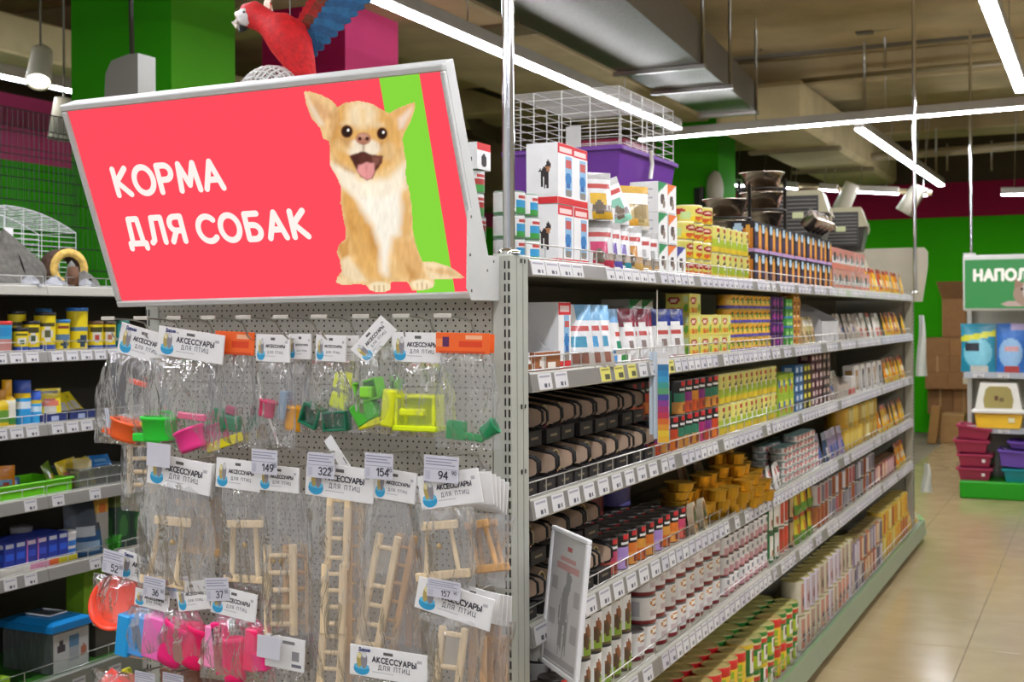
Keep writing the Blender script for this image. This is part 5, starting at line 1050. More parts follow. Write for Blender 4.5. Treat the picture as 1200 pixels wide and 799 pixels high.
def tins(z, y0, n, lev, which, h, base, group, seed, w=.0755, c0=0, X=-.032, rows=1, order=None, name=None):
    name = name or ('large_tin' if w > .1 else 'tall_tin' if w > .08 else 'small_tin' if w < .07 else 'food_tin')
    r = random.Random(seed)
    for l in range(lev):
        for i in range(c0 if l else 0, n):
            for d in range(rows):
                lb = base+((', %s tier' % TIER[lev][l]) if lev > 1 else '')+', %s from sign end' % ORD[i] if d == 0 else base+', behind the front row'
                me = which[order[l*n+i] if order else r.randrange(len(which))]
                link(name, me, None, (X-d*w+r.uniform(-.003, .001), y0+(i+.5)*w, z+l*(h+.0005)), (0, 0, r.uniform(-.1, .1)), label=lb, cat='tin', group=group)
tins(z, 1.075, 9, 2, gr, .108, 'black topped tin with bright label', 'black topped tins third shelf', 52, w=.0757, c0=3)
tins(z, 1.10, 8, 2, gr, .108, 'back row black topped tin', 'back row black topped tins third shelf', 53, X=-.12)
yc = [can(.0372, .108, D_yelc, '#b8b27a')]
tins(z, 1.765, 11, 2, yc, .108, 'pale yellow tin with red badge', 'pale yellow tins third shelf', 54, w=.0757)
stock('food_carton', carton(.085, .08, .088, P('#9ab82c', ('r', .2, .8, .5, .8, '#d8d84a'), ('e', .5, .3, .25, .2, '#b8741c'), ('r', 0, .3, .4, .7, '#3f5fa8')), side='#8aa828'), .088, .088, z, 2.61, 3, 2, 'lime green box with yellow panel third shelf', 'lime boxes third shelf', 'carton', seed=55, rotj=.03)
for i, (nm, c1, c2, y0, n_) in enumerate((('blue', '#3a6a9a', '#c8d4dc', 2.90, 2), ('yellow and black', '#4a4420', '#d8cc3a', 3.07, 2), ('maroon', '#5a2c38', '#c9b4a8', 3.24, 3), ('brown', '#4a3a34', '#b59a8c', 3.5, 2))):
    stock('food_carton', carton(.078, .06, .040, P(c1, ('r', .25, .75, .3, .75, c2), ('r', 0, 1, 0, .12, '#2a2422')), side=c1), .082, .04, z, y0, n_, (5, 5, 6, 6)[i], 'flat %s pack stacked on the third shelf' % nm, 'flat packs third shelf', 'carton', seed=56+i, rotj=.03)
link('display_tray', wedge(.30, .2, .17, col='#a8998a', low=.4), None, (-.03, 3.98, z), None, label='brown grey cardboard display box on the third shelf', cat='display tray')
pouches(z, 3.72, 3, .1, gpz, 'grey pouch in front of the brown grey display box', 'grey pouches third shelf', seed=61)
link('food_carton', carton(.09, .05, .1, P('#cfc6ba', ('r', 0, 1, 0, .4, '#d2695e'))), None, (-.02, 4.2, z), None, label='pale box with coral lower half on the third shelf', cat='carton')
dkp = [carton(.14, .06, .15, P('#cfcac2', ('r', .2, .8, .1, .85, c), ('r', .35, .65, .3, .6, '#b8b0a4')), side='#c8c2b8') for c in ('#8d6a2c', '#2c2a2c', '#6b5a44')]
for i in range(5): link('food_carton', dkp[i % 3], None, (-.03, 4.4+.19*i, z), (0, -.06, .05*(i % 2)), label='white framed dark box toward the far end of third shelf, %s from sign end' % ORD[i], cat='carton', group='white framed boxes third shelf')
pouches(z, 5.4, 7, .118, [ory[1], ory[0], ory[2]], 'orange pouch at the far end of the third shelf', 'orange pouches third shelf', seed=63)
# ---- fourth shelf
z = SURF[3]
trays(z, .102, 5, 2, 'kraft and black arched food tray fourth shelf', 'kraft trays fourth shelf', 71, w=.118)
g2 = [can(.0372, .1, D_gran(a, b), '#4a453f') for a, b in (('#d8742a', '#e09a4a'), ('#a98ac8', '#b89ad0'), ('#c9456a', '#d86a5a'), ('#d8963a', '#d26a2a'))]
tins(z, .70, 9, 1, g2, .1, 'pastel tin with black top beside the kraft trays', 'pastel black topped tins fourth shelf', 72, order=[2, 1, 0, 3, 0, 1, 3, 0, 2])
tins(z, .70, 9, 1, g2, .1, 'dark lidded tin in the second row fourth shelf', 'second row tins fourth shelf', 73, X=-.11); tins(z, .85, 6, 1, g2, .1, 'dark lidded tin in the third row fourth shelf', 'third row tins fourth shelf', 74, X=-.19)
for i, (c, yy, nm) in enumerate((('#7d6f78', .86, 'grey'), ('#8d2f33', 1.06, 'red'), ('#7d74c0', 1.30, 'lilac'))):
    link('wide_tin', can(.055, .075, P(c, ('r', .4, .6, .2, .7, c), ('r', .6, .7, .1, .9, '#2a2020')), '#3a3632'), None, (-.20, yy, z+.1008), (0, 0, .2*i), label='wide %s tin lying back on top of the dark lids' % nm, cat='tin')
m = MB(); cp = []
gold = '#c99a2e'
def foil_cup(r, h):
    m = MB(); seg = 28
    prof = [(.0001, 0), (r*.78, 0), (r*.80, .002), (r*.97, h-.004), (r*1.12, h-.003), (r*1.12, h-.001), (r*1.0, h-.002), (.0001, h-.003)]
    for (ra, za), (rb, zb) in zip(prof[:-1], prof[1:]):
        b0 = len(m.v)
        for rr, zz in ((ra, za), (rb, zb)):
            for k in range(seg):
                a = 2*math.pi*k/seg; q = rr*(1+(.035 if (k % 2 and .001 < zz < h-.005) else 0)); m.v.append((-r+q*math.cos(a), q*math.sin(a), zz))
        for k in range(seg): m.face((b0+k, b0+(k+1) % seg, b0+seg+(k+1) % seg, b0+seg+k), lin(gold), 0, False)
    return m.mesh('foil_cup', 'bronze_foil')
fc1, fc2 = foil_cup(.036, .04), foil_cup(.046, .03)
for i in range(6): link('foil_cup', fc2, None, (-.06+.004*(i % 2), 1.425, z+.0+i*.0285), (0, .02*(i % 3-1), .3*i), label='wide gold foil cup in the leaning tower, %s from the bottom' % ORD[i], cat='food cup', group='gold cups in the leaning tower')
tops = [(1.60, 2), (1.68, 3), (1.76, 3), (1.84, 2), (1.92, 3), (2.0, 4), (2.08, 5), (2.16, 4), (2.24, 3)]
for i, (yy, n_) in enumerate(tops):
    for l in range(n_): link('foil_cup', fc1, None, (-.035-.012*(i % 2), yy, z+l*.0385), (0, 0, .4*i+l), label='gold foil cup, %s column after the tower, %s up' % (ORD[i], ORD[l]), cat='food cup', group='gold cups fourth shelf')
    for l in range(min(5, n_+1)): link('foil_cup', fc1, None, (-.125, yy+.02, z+l*.0385), (0, 0, .2*i+l), label='gold foil cup in the second row, %s column, %s up' % (ORD[i], ORD[l]), cat='food cup', group='gold cups second row fourth shelf')
ov = MB(); prof = [(.034*math.cos(a)*(1+.15*math.sin(a)), .055+.055*math.sin(a)) for a in [2*math.pi*k/22 for k in range(22)]]
n = ov.add([(-.002, y, zz) for y, zz in prof]+[(-.022, y*.9, .055+(zz-.055)*.92) for y, zz in prof]); q_ = 22
ov.face(tuple(range(n, n+q_)), lin('#d9c9a8')); ov.face(tuple(range(n+2*q_-1, n+q_-1, -1)), lin('#8d8478'))
for i in range(q_): ov.face((n+i, n+q_+i, n+q_+(i+1) % q_, n+(i+1) % q_), lin('#b8ab90'))
for (y, zz, a, b, c) in ((0, .055, .026, .044, '#8a4a34'), (.004, .06, .018, .026, '#3a4038'), (-.006, .035, .012, .014, '#c98a5a')): ov.poly([(-.0012+.0004*(a < .02), y+a*math.cos(2*math.pi*k/16), zz+b*math.sin(2*math.pi*k/16)) for k in range(16)], c)
om = ov.mesh('oval_pack', 'foil')
for i, yy in enumerate((1.395, 1.50)): link('oval_pack', om, None, (-.006, yy, z), (0, -.12, .12), label='oval blister pack standing before the gold cups, %s' % ('beside the pastel tins', 'farther along')[i], cat='food pack', group='oval packs fourth shelf')
wp_ = [pouch(.07, .1, P('#ddd8d0', ('r', .2, .8, .6, .8, '#b85a5a'), ('e', .5, .3, .25, .2, '#6b5f56')), lean=.2)]
pouches(z, 2.36, 4, .085, wp_, 'small white pouch between gold cups and pink tins', 'white pouches fourth shelf', seed=75)
for i in range(2): link('food_pouch', pouch(.11, .17, P('#cdb9a8', ('r', 0, 1, .7, 1, '#a89a94'), ('r', .2, .8, .2, .5, '#b06a5a')), lean=.3), None, (-.24, 2.05+.2*i, z+.06), (0, -.1, 0), label='pinkish pouch lying at the back of the fourth shelf, %s the sign end' % ('nearer', 'farther from')[i], cat='pouch')
pk_ = can(.0372, .0295, P('#dcd6ce', ('r', .38, .62, .2, .8, '#c27a74'), ('e', .5, .5, .04, .22, '#efe9e2'), ('r', .2, .36, .2, .8, '#8d8a86')), '#7d9a94', seg=18, rows=4)
stock('flat_tin', pk_, .076, .0295, z, 2.73, 9, 6, 'flat pink and white tin fourth shelf', 'flat pink tins fourth shelf', 'tin', seed=76, counts=[9, 9, 9, 9, 8, (3, 8)], rotj=.05)
stock('flat_tin', pk_, .076, .0295, z, 2.75, 8, 5, 'flat tin of the second row fourth shelf', 'second row flat tins fourth shelf', 'tin', X=-.115, seed=77, rotj=.05)
mixp = [pouch(.09, .14, P(c, ('r', 0, 1, .75, 1, d), ('r', .2, .8, .2, .5, e)), lean=.25) for c, d, e in (('#6a7d4a', '#9aa87a', '#c9c2b0'), ('#8d7a94', '#b5a8b8', '#4a5a94'), ('#a89478', '#c9b9a0', '#6b5a44'), ('#3a4a6a', '#9a9aa8', '#c2bcb4'))]
pouches(z, 3.44, 6, .1, mixp, 'dull mixed pouch after the flat pink tins', 'mixed pouches fourth shelf', seed=78)
bgz = [can(.062, .11, P(c, ('r', .4, .6, .2, .8, d)), '#b8a050') for c, d in (('#c9a02a', '#d8bc5a'), ('#b88a24', '#c2a04a'), ('#a8934a', '#d0c080'))]
tins(z, 4.08, 8, 2, bgz, .11, 'large golden tin at the far end of fourth shelf', 'large golden tins fourth shelf', 79, w=.127)
pouches(z, 5.15, 9, .118, [ory[1], ory[0], ory[2]], 'orange pouch at the far end of the fourth shelf', 'orange pouches fourth shelf', seed=81)
# ---- fifth shelf
z = SURF[4]
g3 = [can(.0372, .1, D_gran(a, b), '#4a453f') for a, b in (('#a27ac0', '#b08acb'), ('#d8742a', '#df8a3a'))]
tins(z, .11, 4, 1, g3, .1, 'lilac or orange black topped tin below the poster', 'black topped tins fifth shelf', 91, order=[0, 0, 1, 1])
dg = [can(.0372, .108, D_dog, '#3a3a38')]
tins(z, .42, 6, 2, dg, .108, 'white tin with brown dog and green corner', 'white dog tins fifth shelf', 92)
tins(z, .44, 5, 2, dg, .108, 'second row white dog tin', 'second row white dog tins fifth shelf', 93, X=-.115)
mm = [can(.0482, .083, D_mam, '#6d6a66')]
tins(z, .90, 9, 3, mm, .083, 'white tin with maroon foot and orange oval', 'white maroon tins fifth shelf', 94, w=.098, c0=1, name='food_tin')
link('display_tray', carton(.14, .1, .03, P('#d8d4ce'), side='#cfcbc4', mat='carton'), None, (-.03, .80, z+.2165), (0, 0, .1), label='empty pale carton tray on top of the white dog tins', cat='carton')
sm_ = [can(.034, .07, D_small, '#55524e')]
tins(z, 1.81, 9, 3, sm_, .07, 'small white and rose tin on the fifth shelf', 'small white rose tins fifth shelf', 95, w=.0695)
tins(z, 1.83, 8, 3, sm_, .07, 'second row small rose tin', 'second row small rose tins fifth shelf', 96, w=.0695, X=-.11)
for i, (nm, c1, c2, y0, n_) in enumerate((('green and white', '#1f6e34', '#e3ded4', 2.46, 2), ('white and red', '#dcd4c8', '#c2452f', 2.64, 2), ('dark brown', '#2e221c', '#b59a6a', 2.82, 1))):
    tins(z, y0, n_, 2, [can(.042, .12, P(c1, ('r', .4, .62, .1, .9, c2), ('e', .5, .3, .06, .14, '#a8542c')), '#5a5650')], .12, 'tall %s tin on the fifth shelf' % nm, 'tall mixed tins fifth shelf', 97+i, w=.087)
yg = [pouch(.12, .125, P('#c8b42a', ('r', 0, 1, .8, 1, '#cf4a2c'), ('r', 0, 1, 0, .3, '#5d8a2a'), ('e', .5, .5, .25, .2, '#b8691c')), lean=.12)]
for l in range(2):
    for i in range(3): link('food_pouch', yg[0], None, (-.03, 2.98+.125*i, z+l*.126), (0, 0, .05*i), label='yellow red and green bag on the fifth shelf, %s tier, %s from sign end' % (('lower', 'upper')[l], ORD[i]), cat='pouch', group='yellow green bags fifth shelf')
gm = [can(.042, .1, P(c, ('r', .4, .62, .1, .9, d)), '#5a5650') for c, d in (('#8d8aa0', '#cfc9d0'), ('#b8b0a8', '#a8545a'), ('#c9bfb0', '#7d7480'), ('#3a3840', '#8d8a8c'), ('#b06a3a', '#8f4a2c'))]
tins(z, 3.38, 18, 2, gm, .1, 'mixed grey tin on the fifth shelf', 'mixed grey tins fifth shelf', 101, w=.088)
rdp = [can(.042, .11, P(c, ('r', .4, .62, .1, .9, d)), '#7a5a40') for c, d in (('#8d3f44', '#c9a0a0'), ('#b58a3a', '#7d2f3a'), ('#a03a3a', '#d8b8a0'))]
tins(z, 5.0, 9, 1, rdp, .11, 'reddish tin near the far end of fifth shelf', 'reddish tins fifth shelf', 102, w=.088)
pouches(z, 5.8, 4, .118, [ory[1], ory[0]], 'orange pouch at the far end of the fifth shelf', 'orange pouches fifth shelf', seed=103)
# ---- base shelf
z = BASE_T-.012+.0005
br_, bg_, bo_ = can(.0505, .118, D_bigr, '#b09a5c', seg=26), can(.0505, .118, D_bigg, '#a8a05c', seg=26), can(.0505, .118, D_bigo, '#b8a86a', seg=26)
tins(z, .95, 10, 2, [br_], .118, 'big red and lime tin on the base shelf', 'big red tins base shelf', 111, w=.1025, X=.005)
tins(z, .97, 10, 2, [br_], .118, 'second row big red tin base shelf', 'second row big red tins base shelf', 112, w=.1025, X=-.1)
tins(z, 1.99, 3, 2, [bo_, bg_], .118, 'big green and yellow tin on the base shelf', 'big green tins base shelf', 113, w=.1025, X=.005); tins(z, 1.99, 3, 2, [bg_], .118, 'second row big green tin base shelf', 'second row big green tins', 114, w=.1025, X=-.1); tins(z, 1.95, 4, 2, [bg_], .118, 'third row big green tin base shelf', 'third row big green tins', 115, w=.1025, X=-.205)
tins(z, 2.31, 5, 2, [br_, bg_], .118, 'big red or green tin after the green ones', 'big mixed tins base shelf', 116, w=.1025, X=.005); tins(z, 2.31, 5, 2, [bg_], .118, 'second row big mixed tin', 'second row big mixed tins', 117, w=.1025, X=-.1)
wl = [can(.05, .15, P(c, ('r', .42, .62, .1, .9, d), ('e', .5, .4, .06, .15, e)), '#a89a5c') for c, d, e in (('#cfcad4', '#b8a4a8', '#8d5a5c'), ('#c9c4a8', '#a88a7c', '#5a4a40'), ('#d2ccb4', '#c98a7a', '#3f3a48'))]
tins(z, 2.85, 12, 2, wl, .15, 'tall pale tin on the base shelf', 'tall pale tins base shelf', 118, w=.102, X=.005); tins(z, 2.85, 11, 1, wl, .15, 'second row tall pale tin base shelf', 'second row tall pale tins', 119, w=.102, X=-.1)
rm = [can(.05, .13, P(c, ('r', .42, .6, .1, .9, d)), '#8d7a4c') for c, d in (('#9a3f44', '#d0b0a0'), ('#b8ada0', '#5a5064'), ('#a85a44', '#c9b08c'), ('#7d7488', '#c2b8c0'))]
tins(z, 4.09, 9, 2, rm, .13, 'dull red tin toward the far end of base shelf', 'dull red tins base shelf', 120, w=.102, X=.005)
yy_ = [can(.055, .14, P(c, ('r', .42, .6, .1, .9, d)), '#a8924c') for c, d in (('#c9b04a', '#d8c880'), ('#c2a03a', '#a8452c'), ('#d8b83a', '#c98a2a'))]
tins(z, 5.03, 9, 2, yy_, .14, 'yellow tin at the far end of base shelf', 'yellow tins base shelf', 121, w=.113, X=.005)
pouches(z, 6.08, 4, .11, [ory[0], ory[1]], 'orange bag on the base corner', 'orange bags base corner', X=.0, seed=122)
# ---- poster frame on the fourth shelf, hanging leaflet strip
pc = on_x(662, 706, .075)
t = thing('poster_frame', 'white framed poster of a grey standing dog clipped to the shelf edge', 'poster', pc, (math.radians(-6), 0, math.radians(-45)))
PW, PH = .215, .315
for (a, b, c, d) in ((-PW/2, PW/2, -PH/2, -PH/2+.011), (-PW/2, PW/2, PH/2-.011, PH/2), (-PW/2, -PW/2+.011, -PH/2+.011, PH/2-.011), (PW/2-.011, PW/2, -PH/2+.011, PH/2-.011)): MB().bbox(a, b, -.006, .006, c, d, '#f0efee', b=.002).build('frame_bar', 'plastic', t)
def D_post(u, v):
    c = lin('#d4d2ce')
    if .80 < v < .84 and .28 < u < .72 or .73 < v < .78 and .18 < u < .85: return lin('#d0a09b')
    if .88 < v < .91 and .45 < u < .6: return lin('#c2706c')
    for (cu, cv, ru, rv, ang) in ((.5, .48, .10, .15, 0), (.56, .64, .07, .09, 0), (.60, .68, .06, .035, 0), (.52, .70, .03, .05, 0), (.42, .26, .028, .16, 0), (.56, .26, .026, .17, 0), (.48, .27, .022, .15, 0), (.62, .28, .022, .16, 0), (.37, .42, .02, .1, 0)):
        if ((u-cu)/ru)**2+((v-cv)/rv)**2 < 1: return lin('#9c9a96')
    if v < .09: return lin('#b3b1ae') if int(v*140) % 3 else lin('#d4d2ce')
    for (a, b, c0, d0) in ((.06, .26, .56, .66), (.06, .24, .3, .42), (.74, .92, .5, .62), (.72, .9, .24, .36)):
        if a < u < b and c0 < v < d0: return lin('#b9b4b2')
    return c
MB().grid(lambda u, v: ((u-.5)*(PW-.018), -.001, (v-.5)*(PH-.018)), 44, 60, paint=D_post, smooth=False).box(-PW/2+.006, PW/2-.006, 0, .003, -PH/2+.006, PH/2-.006, '#c9c7c3').build('poster_print', 'paper', t)
MB().bbox(-PW/2-.02, -PW/2+.01, .004, .016, -.02, .05, '#d8d7d4', b=.002).build('shelf_clip', 'plastic', t)
a = on_x(777, 412, .03)
t = thing('leaflet_strip', 'hanging rainbow coloured leaflet strip below the second shelf edge', 'leaflet', a, (0, 0, math.radians(24)))
bands = ['#d9d5d0', '#e4e1de', '#2f6f9a', '#2f86b8', '#3a9ac0', '#3f9a8a', '#5aa06a', '#4a4a94', '#8a3a8c', '#a8306c', '#c2304a', '#d86a24', '#e0952a', '#e8c22c', '#e8b02a']
for k in range(3):
    m = MB()
    m.bbox(-.017-.011*k, .017-.011*k, -.001+.006*k, .0005+.006*k, -.262+.012*k, 0, '#c9d3da' if k else '#e2dfdc', b=.0004)
    if k == 0: m.grid(lambda u, v: ((u-.5)*.032, -.0014, -.26+.258*v), 6, 30, paint=lambda u, v: lin(bands[min(14, int((1-v)*15))]) if abs(u-.5) < .49 else lin('#e2dfdc'), smooth=False)
    m.build('leaflet', 'paper', t)
m = MB().tube([(0, 0, -.002), (0, 0, .03)], .002, '#e4e1da', 6); m.build('hanging_loop', 'plastic', t)
b_ = on_x(770, 340, .012); MB().tube([b_, on_x(770, 404, .012)], .0022, '#dcd8cc', 6).build('hanging_cord', 'plastic', label='thin white cord hanging between the top two shelves', cat='cord')
# ================================================================ GOODS ACROSS THE LEFT AISLE
def ly(x): return on_x(x, 400, LX-.04).y
def tub(r, h, paint, lidcol, lidh=.014):
    m = MB(); rows = 10
    prof = [(r*.94, 0)]+[(r*(.94+.06*k/rows), (h-lidh)*k/rows) for k in range(1, rows+1)]
    m.lathe([(.0001, 0)]+prof, 22, paint=lambda u, zz: paint(u, zz/h), O=(-r, 0, 0)); me = m.mesh('tub', 'plastic')
    l = MB().lathe([(r*1.03, 0), (r*1.05, .002), (r*1.05, lidh-.003), (r*1.0, lidh), (.0001, lidh)], 22, col=lidcol, O=(-r, 0, h-lidh)).mesh('lid', 'plastic')
    return me, l
def D_fish(base, low, pic): return P(base, ('r', .38, .62, .66, .76, '#4a4424'), ('e', .5, .46, .1, .16, '#d8d4cc'), ('e', .5, .46, .06, .1, pic), ('r', 0, 1, 0, .22, low))
Z1, Z2, Z3, Z4 = SURF[1], SURF[2], SURF[3], SURF[4]
def put_tub(x, r, h, paint, lid, label, X=LX-.03, zz=Z1, dz=0):
    b, l = tub(r, h, paint, lid); o = link('food_tub', b, None, (X, ly(x), zz+dz), (0, 0, -.5), label=label, cat='tub'); link('lid', l, o); return o
YL, BL = '#e8cf1c', '#3b55a0'
put_tub(3, .036, .125, P('#3aa0c8', ('r', 0, 1, .0, .4, '#c2847a'), ('r', .3, .7, .55, .8, '#2f8ac0'), ('r', 0, 1, .0, .12, '#5a7ab0')), '#d8342c', 'blue and pink fish food tub with red lid at the frame edge')
put_tub(24, .030, .098, D_fish(YL, BL, '#4a6a4a'), '#1f1c24', 'shortest yellow fish food tub with black lid')
put_tub(37, .033, .125, D_fish(YL, BL, '#4a5a3a'), '#1f1c24', 'middle sized yellow fish food tub with black lid')
put_tub(54, .042, .160, D_fish(YL, BL, '#5a5a3a'), '#20202c', 'tall yellow fish food tub with dark lid and white disc')
put_tub(42, .035, .165, D_fish(YL, YL, '#b8a030'), '#1f1c24', 'yellow fish food tub with black lid standing in the back', X=LX-.13)
put_tub(72, .036, .130, P(YL, ('r', .4, .62, .7, .8, '#8a3a30'), ('r', .34, .66, .38, .54, '#5a7a98'), ('e', .55, .22, .08, .12, '#3a4a5a')), '#2f78b0', 'short yellow fish food tub with blue lid')
put_tub(92, .043, .178, P(YL, ('r', .4, .62, .70, .78, '#3a3424'), ('r', .34, .66, .42, .56, '#5a7a98'), ('e', .55, .25, .08, .12, '#34465a')), '#2a6fb8', 'tallest yellow fish food tub with blue lid')
put_tub(73, .03, .175, P(YL), '#2f78b0', 'yellow tub with blue lid peeking from behind', X=LX-.13)
put_tub(112, .034, .122, D_fish(YL, BL, '#b8483c'), '#6a4a2c', 'yellow fish food tub with brown lid and red fish')
put_tub(127, .034, .122, D_fish(YL, BL, '#a86a4a'), '#4a3a2c', 'yellow fish food tub beside the hanging bags')
put_tub(143, .034, .125, P('#2f9ab0', ('e', .5, .5, .08, .2, '#9ad0d8')), '#1f6a5a', 'teal fish food tub half hidden by the hanging bags')
# third shelf: bottles and sachets
def bottle(r, h, paint, cap, caph, neck=.55):
    m = MB(); rows = 8; hb = h-caph
    m.lathe([(.0001, 0), (r*.95, 0)]+[(r, hb*.85*k/rows) for k in range(1, rows+1)]+[(r*neck, hb)], 18, paint=lambda u, zz: paint(u, zz/hb), O=(-r, 0, 0)); me = m.mesh('bottle', 'plastic')
    c = MB().lathe([(r*neck*1.05, hb), (r*neck*1.05, h-.002), (r*neck*.95, h), (.0001, h)], 16, col=cap, O=(-r, 0, 0)).mesh('cap', 'plastic'); return me, c
for x, r, h, paint, cap, ch, nk, lb in ((9, .033, .185, P('#e8b81c', ('r', .3, .7, .3, .8, '#e9e4d0'), ('r', .3, .7, .1, .3, '#4a8a3a'), ('r', .3, .7, .8, .92, '#4a8a3a')), '#e8a81c', .06, .55, 'yellow and green water care bottle'),
                                       (27, .033, .18, P('#2f9ad8', ('r', .3, .7, .55, .7, '#d8e4ec'), ('r', .3, .7, .8, 1, '#e8c21c')), '#2a4aa0', .05, .98, 'light blue bottle with tall navy cap'), (41, .028, .135, P('#3aa8e0', ('r', .3, .7, .5, .7, '#cfe0ea'), ('r', .3, .7, .8, 1, '#d8b82a')), '#2a5ac0', .035, .9, 'small blue bottle with blue cap'), (1, .033, .15, P('#d8b81c', ('r', .3, .7, .2, .6, '#6a9a3a')), '#c98a1c', .04, .6, 'yellow bottle cut by the frame edge')):
    b, c = bottle(r, h, paint, cap, ch, nk); o = link('care_bottle', b, None, (LX-.035, ly(x), Z2), (0, 0, -.5), label=lb, cat='bottle'); link('cap', c, o)
D_sach = P('#e6cf1c', ('e', .5, .5, .42, .16, '#d8745a'), ('e', .5, .28, .3, .14, '#c9c4b4'), ('r', .1, .9, .82, .92, '#4a4424'), ('r', .3, .7, .72, .76, '#5a5020'))
sc_ = pouch(.105, .12, D_sach, lean=.15)
link('food_sachet', sc_, None, (LX-.045, ly(60), Z2+.02), (0, 0, -.35), label='yellow fish food sachet standing upright in the navy tray', cat='pouch')
for i, (x, rot, dx) in enumerate(((80, .75, .08), (92, .85, .1), (104, .8, .12), (86, .7, .18))): link('food_sachet', pouch(.11, .12, P('#e2cb24', ('r', .1, .9, .1, .5, '#c9c6bc'), ('r', .2, .8, .7, .82, '#5a5020')), lean=.1), None, (LX-dx, ly(x), Z2+.035), (.1*i, -rot, -.3), label='yellow sachet slumped back in the navy tray, %s' % ('beside the upright one', 'in the middle', 'near the hanging bags', 'behind the others')[i], cat='pouch', group='slumped sachets')
for i, x in enumerate((62, 93)): link('display_tray', carton(.155, .16, .042, P('#22306a', ('r', .4, .62, .3, .7, '#aab4d0')), side='#1f2a58', mat='carton'), None, (LX-.03, ly(x), Z2), None, label='navy cardboard tray under yellow sachets, %s' % ('under the upright sachet', 'nearer the hanging bags')[i], cat='display tray')
# fourth shelf: green crate, wire basket of packets
def crate(w, d, h, col, lip=.008):
    m = MB(); t = .003
    m.box(-d, 0, -w/2, w/2, 0, t, col); m.box(-t, 0, -w/2, w/2, t, h, col); m.box(-d, -d+t, -w/2, w/2, t, h, col); m.box(-d+t, -t, -w/2, -w/2+t, t, h, col); m.box(-d+t, -t, w/2-t, w/2, t, h, col)
    m.bbox(-.001, lip, -w/2-lip, w/2+lip, h-.008, h, col, b=.002); m.bbox(-d-lip, -d+.001, -w/2-lip, w/2+lip, h-.008, h, col, b=.002); m.bbox(-d, 0, -w/2-lip, -w/2+.001, h-.008, h, col, b=.002); m.bbox(-d, 0, w/2-.001, w/2+lip, h-.008, h, col, b=.002)
    return m
crate(.36, .22, .062, '#6fd01c').build('plastic_crate', 'plastic', loc=(LX-.03, (ly(0)+ly(88))/2-.02, Z3), label='bright lime plastic crate holding packets', cat='crate')
cy = (ly(90)+ly(150))/2; crate(.29, .2, .085, '#e4e6da').build('plastic_crate', 'clear_plastic', loc=(LX-.03, cy, Z3), label='clear plastic tray full of small yellow packets', cat='crate')
for i, (x, c1, c2, hh, dx, rz) in enumerate(((10, '#e08a1c', '#7fb0d0', .13, .07, -.5), (0, '#3a6a8c', '#c2b080', .12, .1, -.3), (36, '#4a78a8', '#c94a2c', .07, .12, .2))):
    link('feed_packet', pouch(.1, hh, P(c1, ('r', .1, .9, .1, .62, c2), ('e', .6, .3, .25, .2, '#a8482c')), lean=.1), None, (LX-dx, ly(x), Z3+.006), (0, -.1, rz), label=('orange and sky blue packet standing in the lime crate', 'dark blue packet at the frame edge in the lime crate', 'low blue and red packet inside the lime crate')[i], cat='pouch')
for i, (x, c1, c2, dx, rr) in enumerate(((80, '#7a9a2c', '#e0c22a', .10, .4), (92, '#e0c21c', '#b8482c', .08, .2), (103, '#d8b82a', '#4a6a3a', .09, -.1), (112, '#c9b45a', '#8a7a3a', .06, .1), (120, '#d0b84a', '#6a5a30', .09, .3), (100, '#c8b878', '#7a6a44', .05, -.3), (110, '#bfae6a', '#5a4a30', .12, .2))):
    link('feed_packet', pouch(.085, .12, P(c1, ('r', .2, .8, .2, .6, c2)), lean=.1), None, (LX-dx, ly(x), Z3+.006), (rr*.5, -.25, rr), label=('green and yellow packet propped at the tray edge', 'yellow packet with red patch in the clear tray', 'amber packet behind the clear tray rim', 'pale packet at the front of the clear tray', 'ochre packet at the end of the clear tray', 'straw coloured packet low in the clear tray', 'dull packet at the back of the clear tray')[i], cat='pouch', group='packets in the clear tray')
link('feed_packet', pouch(.12, .06, P('#2f7ac0', ('r', .2, .8, .3, .6, '#7ab0d8')), lean=.3), None, (LX-.1, ly(132), Z3+.075), (0, -.5, -.2), label='flat blue packet on top of the clear tray', cat='pouch')
# fifth shelf: blue cartons, white jars, big tub, plant pack
D_bc = P('#23379a', ('r', .1, .9, .8, .94, '#cfd4e4'), ('r', .15, .85, .3, .55, '#2c5ad0'), ('r', 0, 1, 0, .08, '#1c2a78'))
D_bp = P('#2a3490', ('r', .1, .9, .8, .94, '#dcc8dc'), ('r', 0, .14, 0, 1, '#c26ab0'), ('r', .2, .85, .3, .55, '#3a50c0'))
for r_ in range(3):
    for i in range(6):
        link('test_kit_carton', carton(.052, .05, .095, D_bp if i in (2, 3) else D_bc, side='#1f2f88', top='#2a3f9c'), None, (LX-.03-.055*r_, ly(8)+.0545*i, Z4+.034), (0, 0, 0), label='navy carton with white top label, %s row, %s from frame edge' % (('front', 'middle', 'rear')[r_], ORD[i]), cat='carton', group='navy cartons on the tray')
link('display_tray', carton(.40, .19, .033, P('#d8d4c8', ('r', .35, .62, 0, 1, '#d892b0'), ('r', .62, .78, 0, 1, '#d8642c'), ('r', .78, 1, 0, 1, '#c2b81c')), side='#cfcbc0', mat='carton'), None, (LX-.02, ly(8)+.14, Z4), None, label='low printed tray under the navy cartons', cat='display tray')
for i, (x, dx, hh) in enumerate(((77, .03, .125), (53, .16, .15))):
    b, l = tub(.042, hh, P('#dcd9d4', ('r', .4, .66, .1, .45, '#2f6fc0'), ('r', .5, .7, .5, .75, '#3a7ac8')), '#e2dfda'); o = link('white_jar', b, None, (LX-dx, ly(x), Z4), (0, 0, -.5), label=('white jar with blue label beside the navy cartons', 'white jar standing behind the navy cartons')[i], cat='jar'); link('lid', l, o)
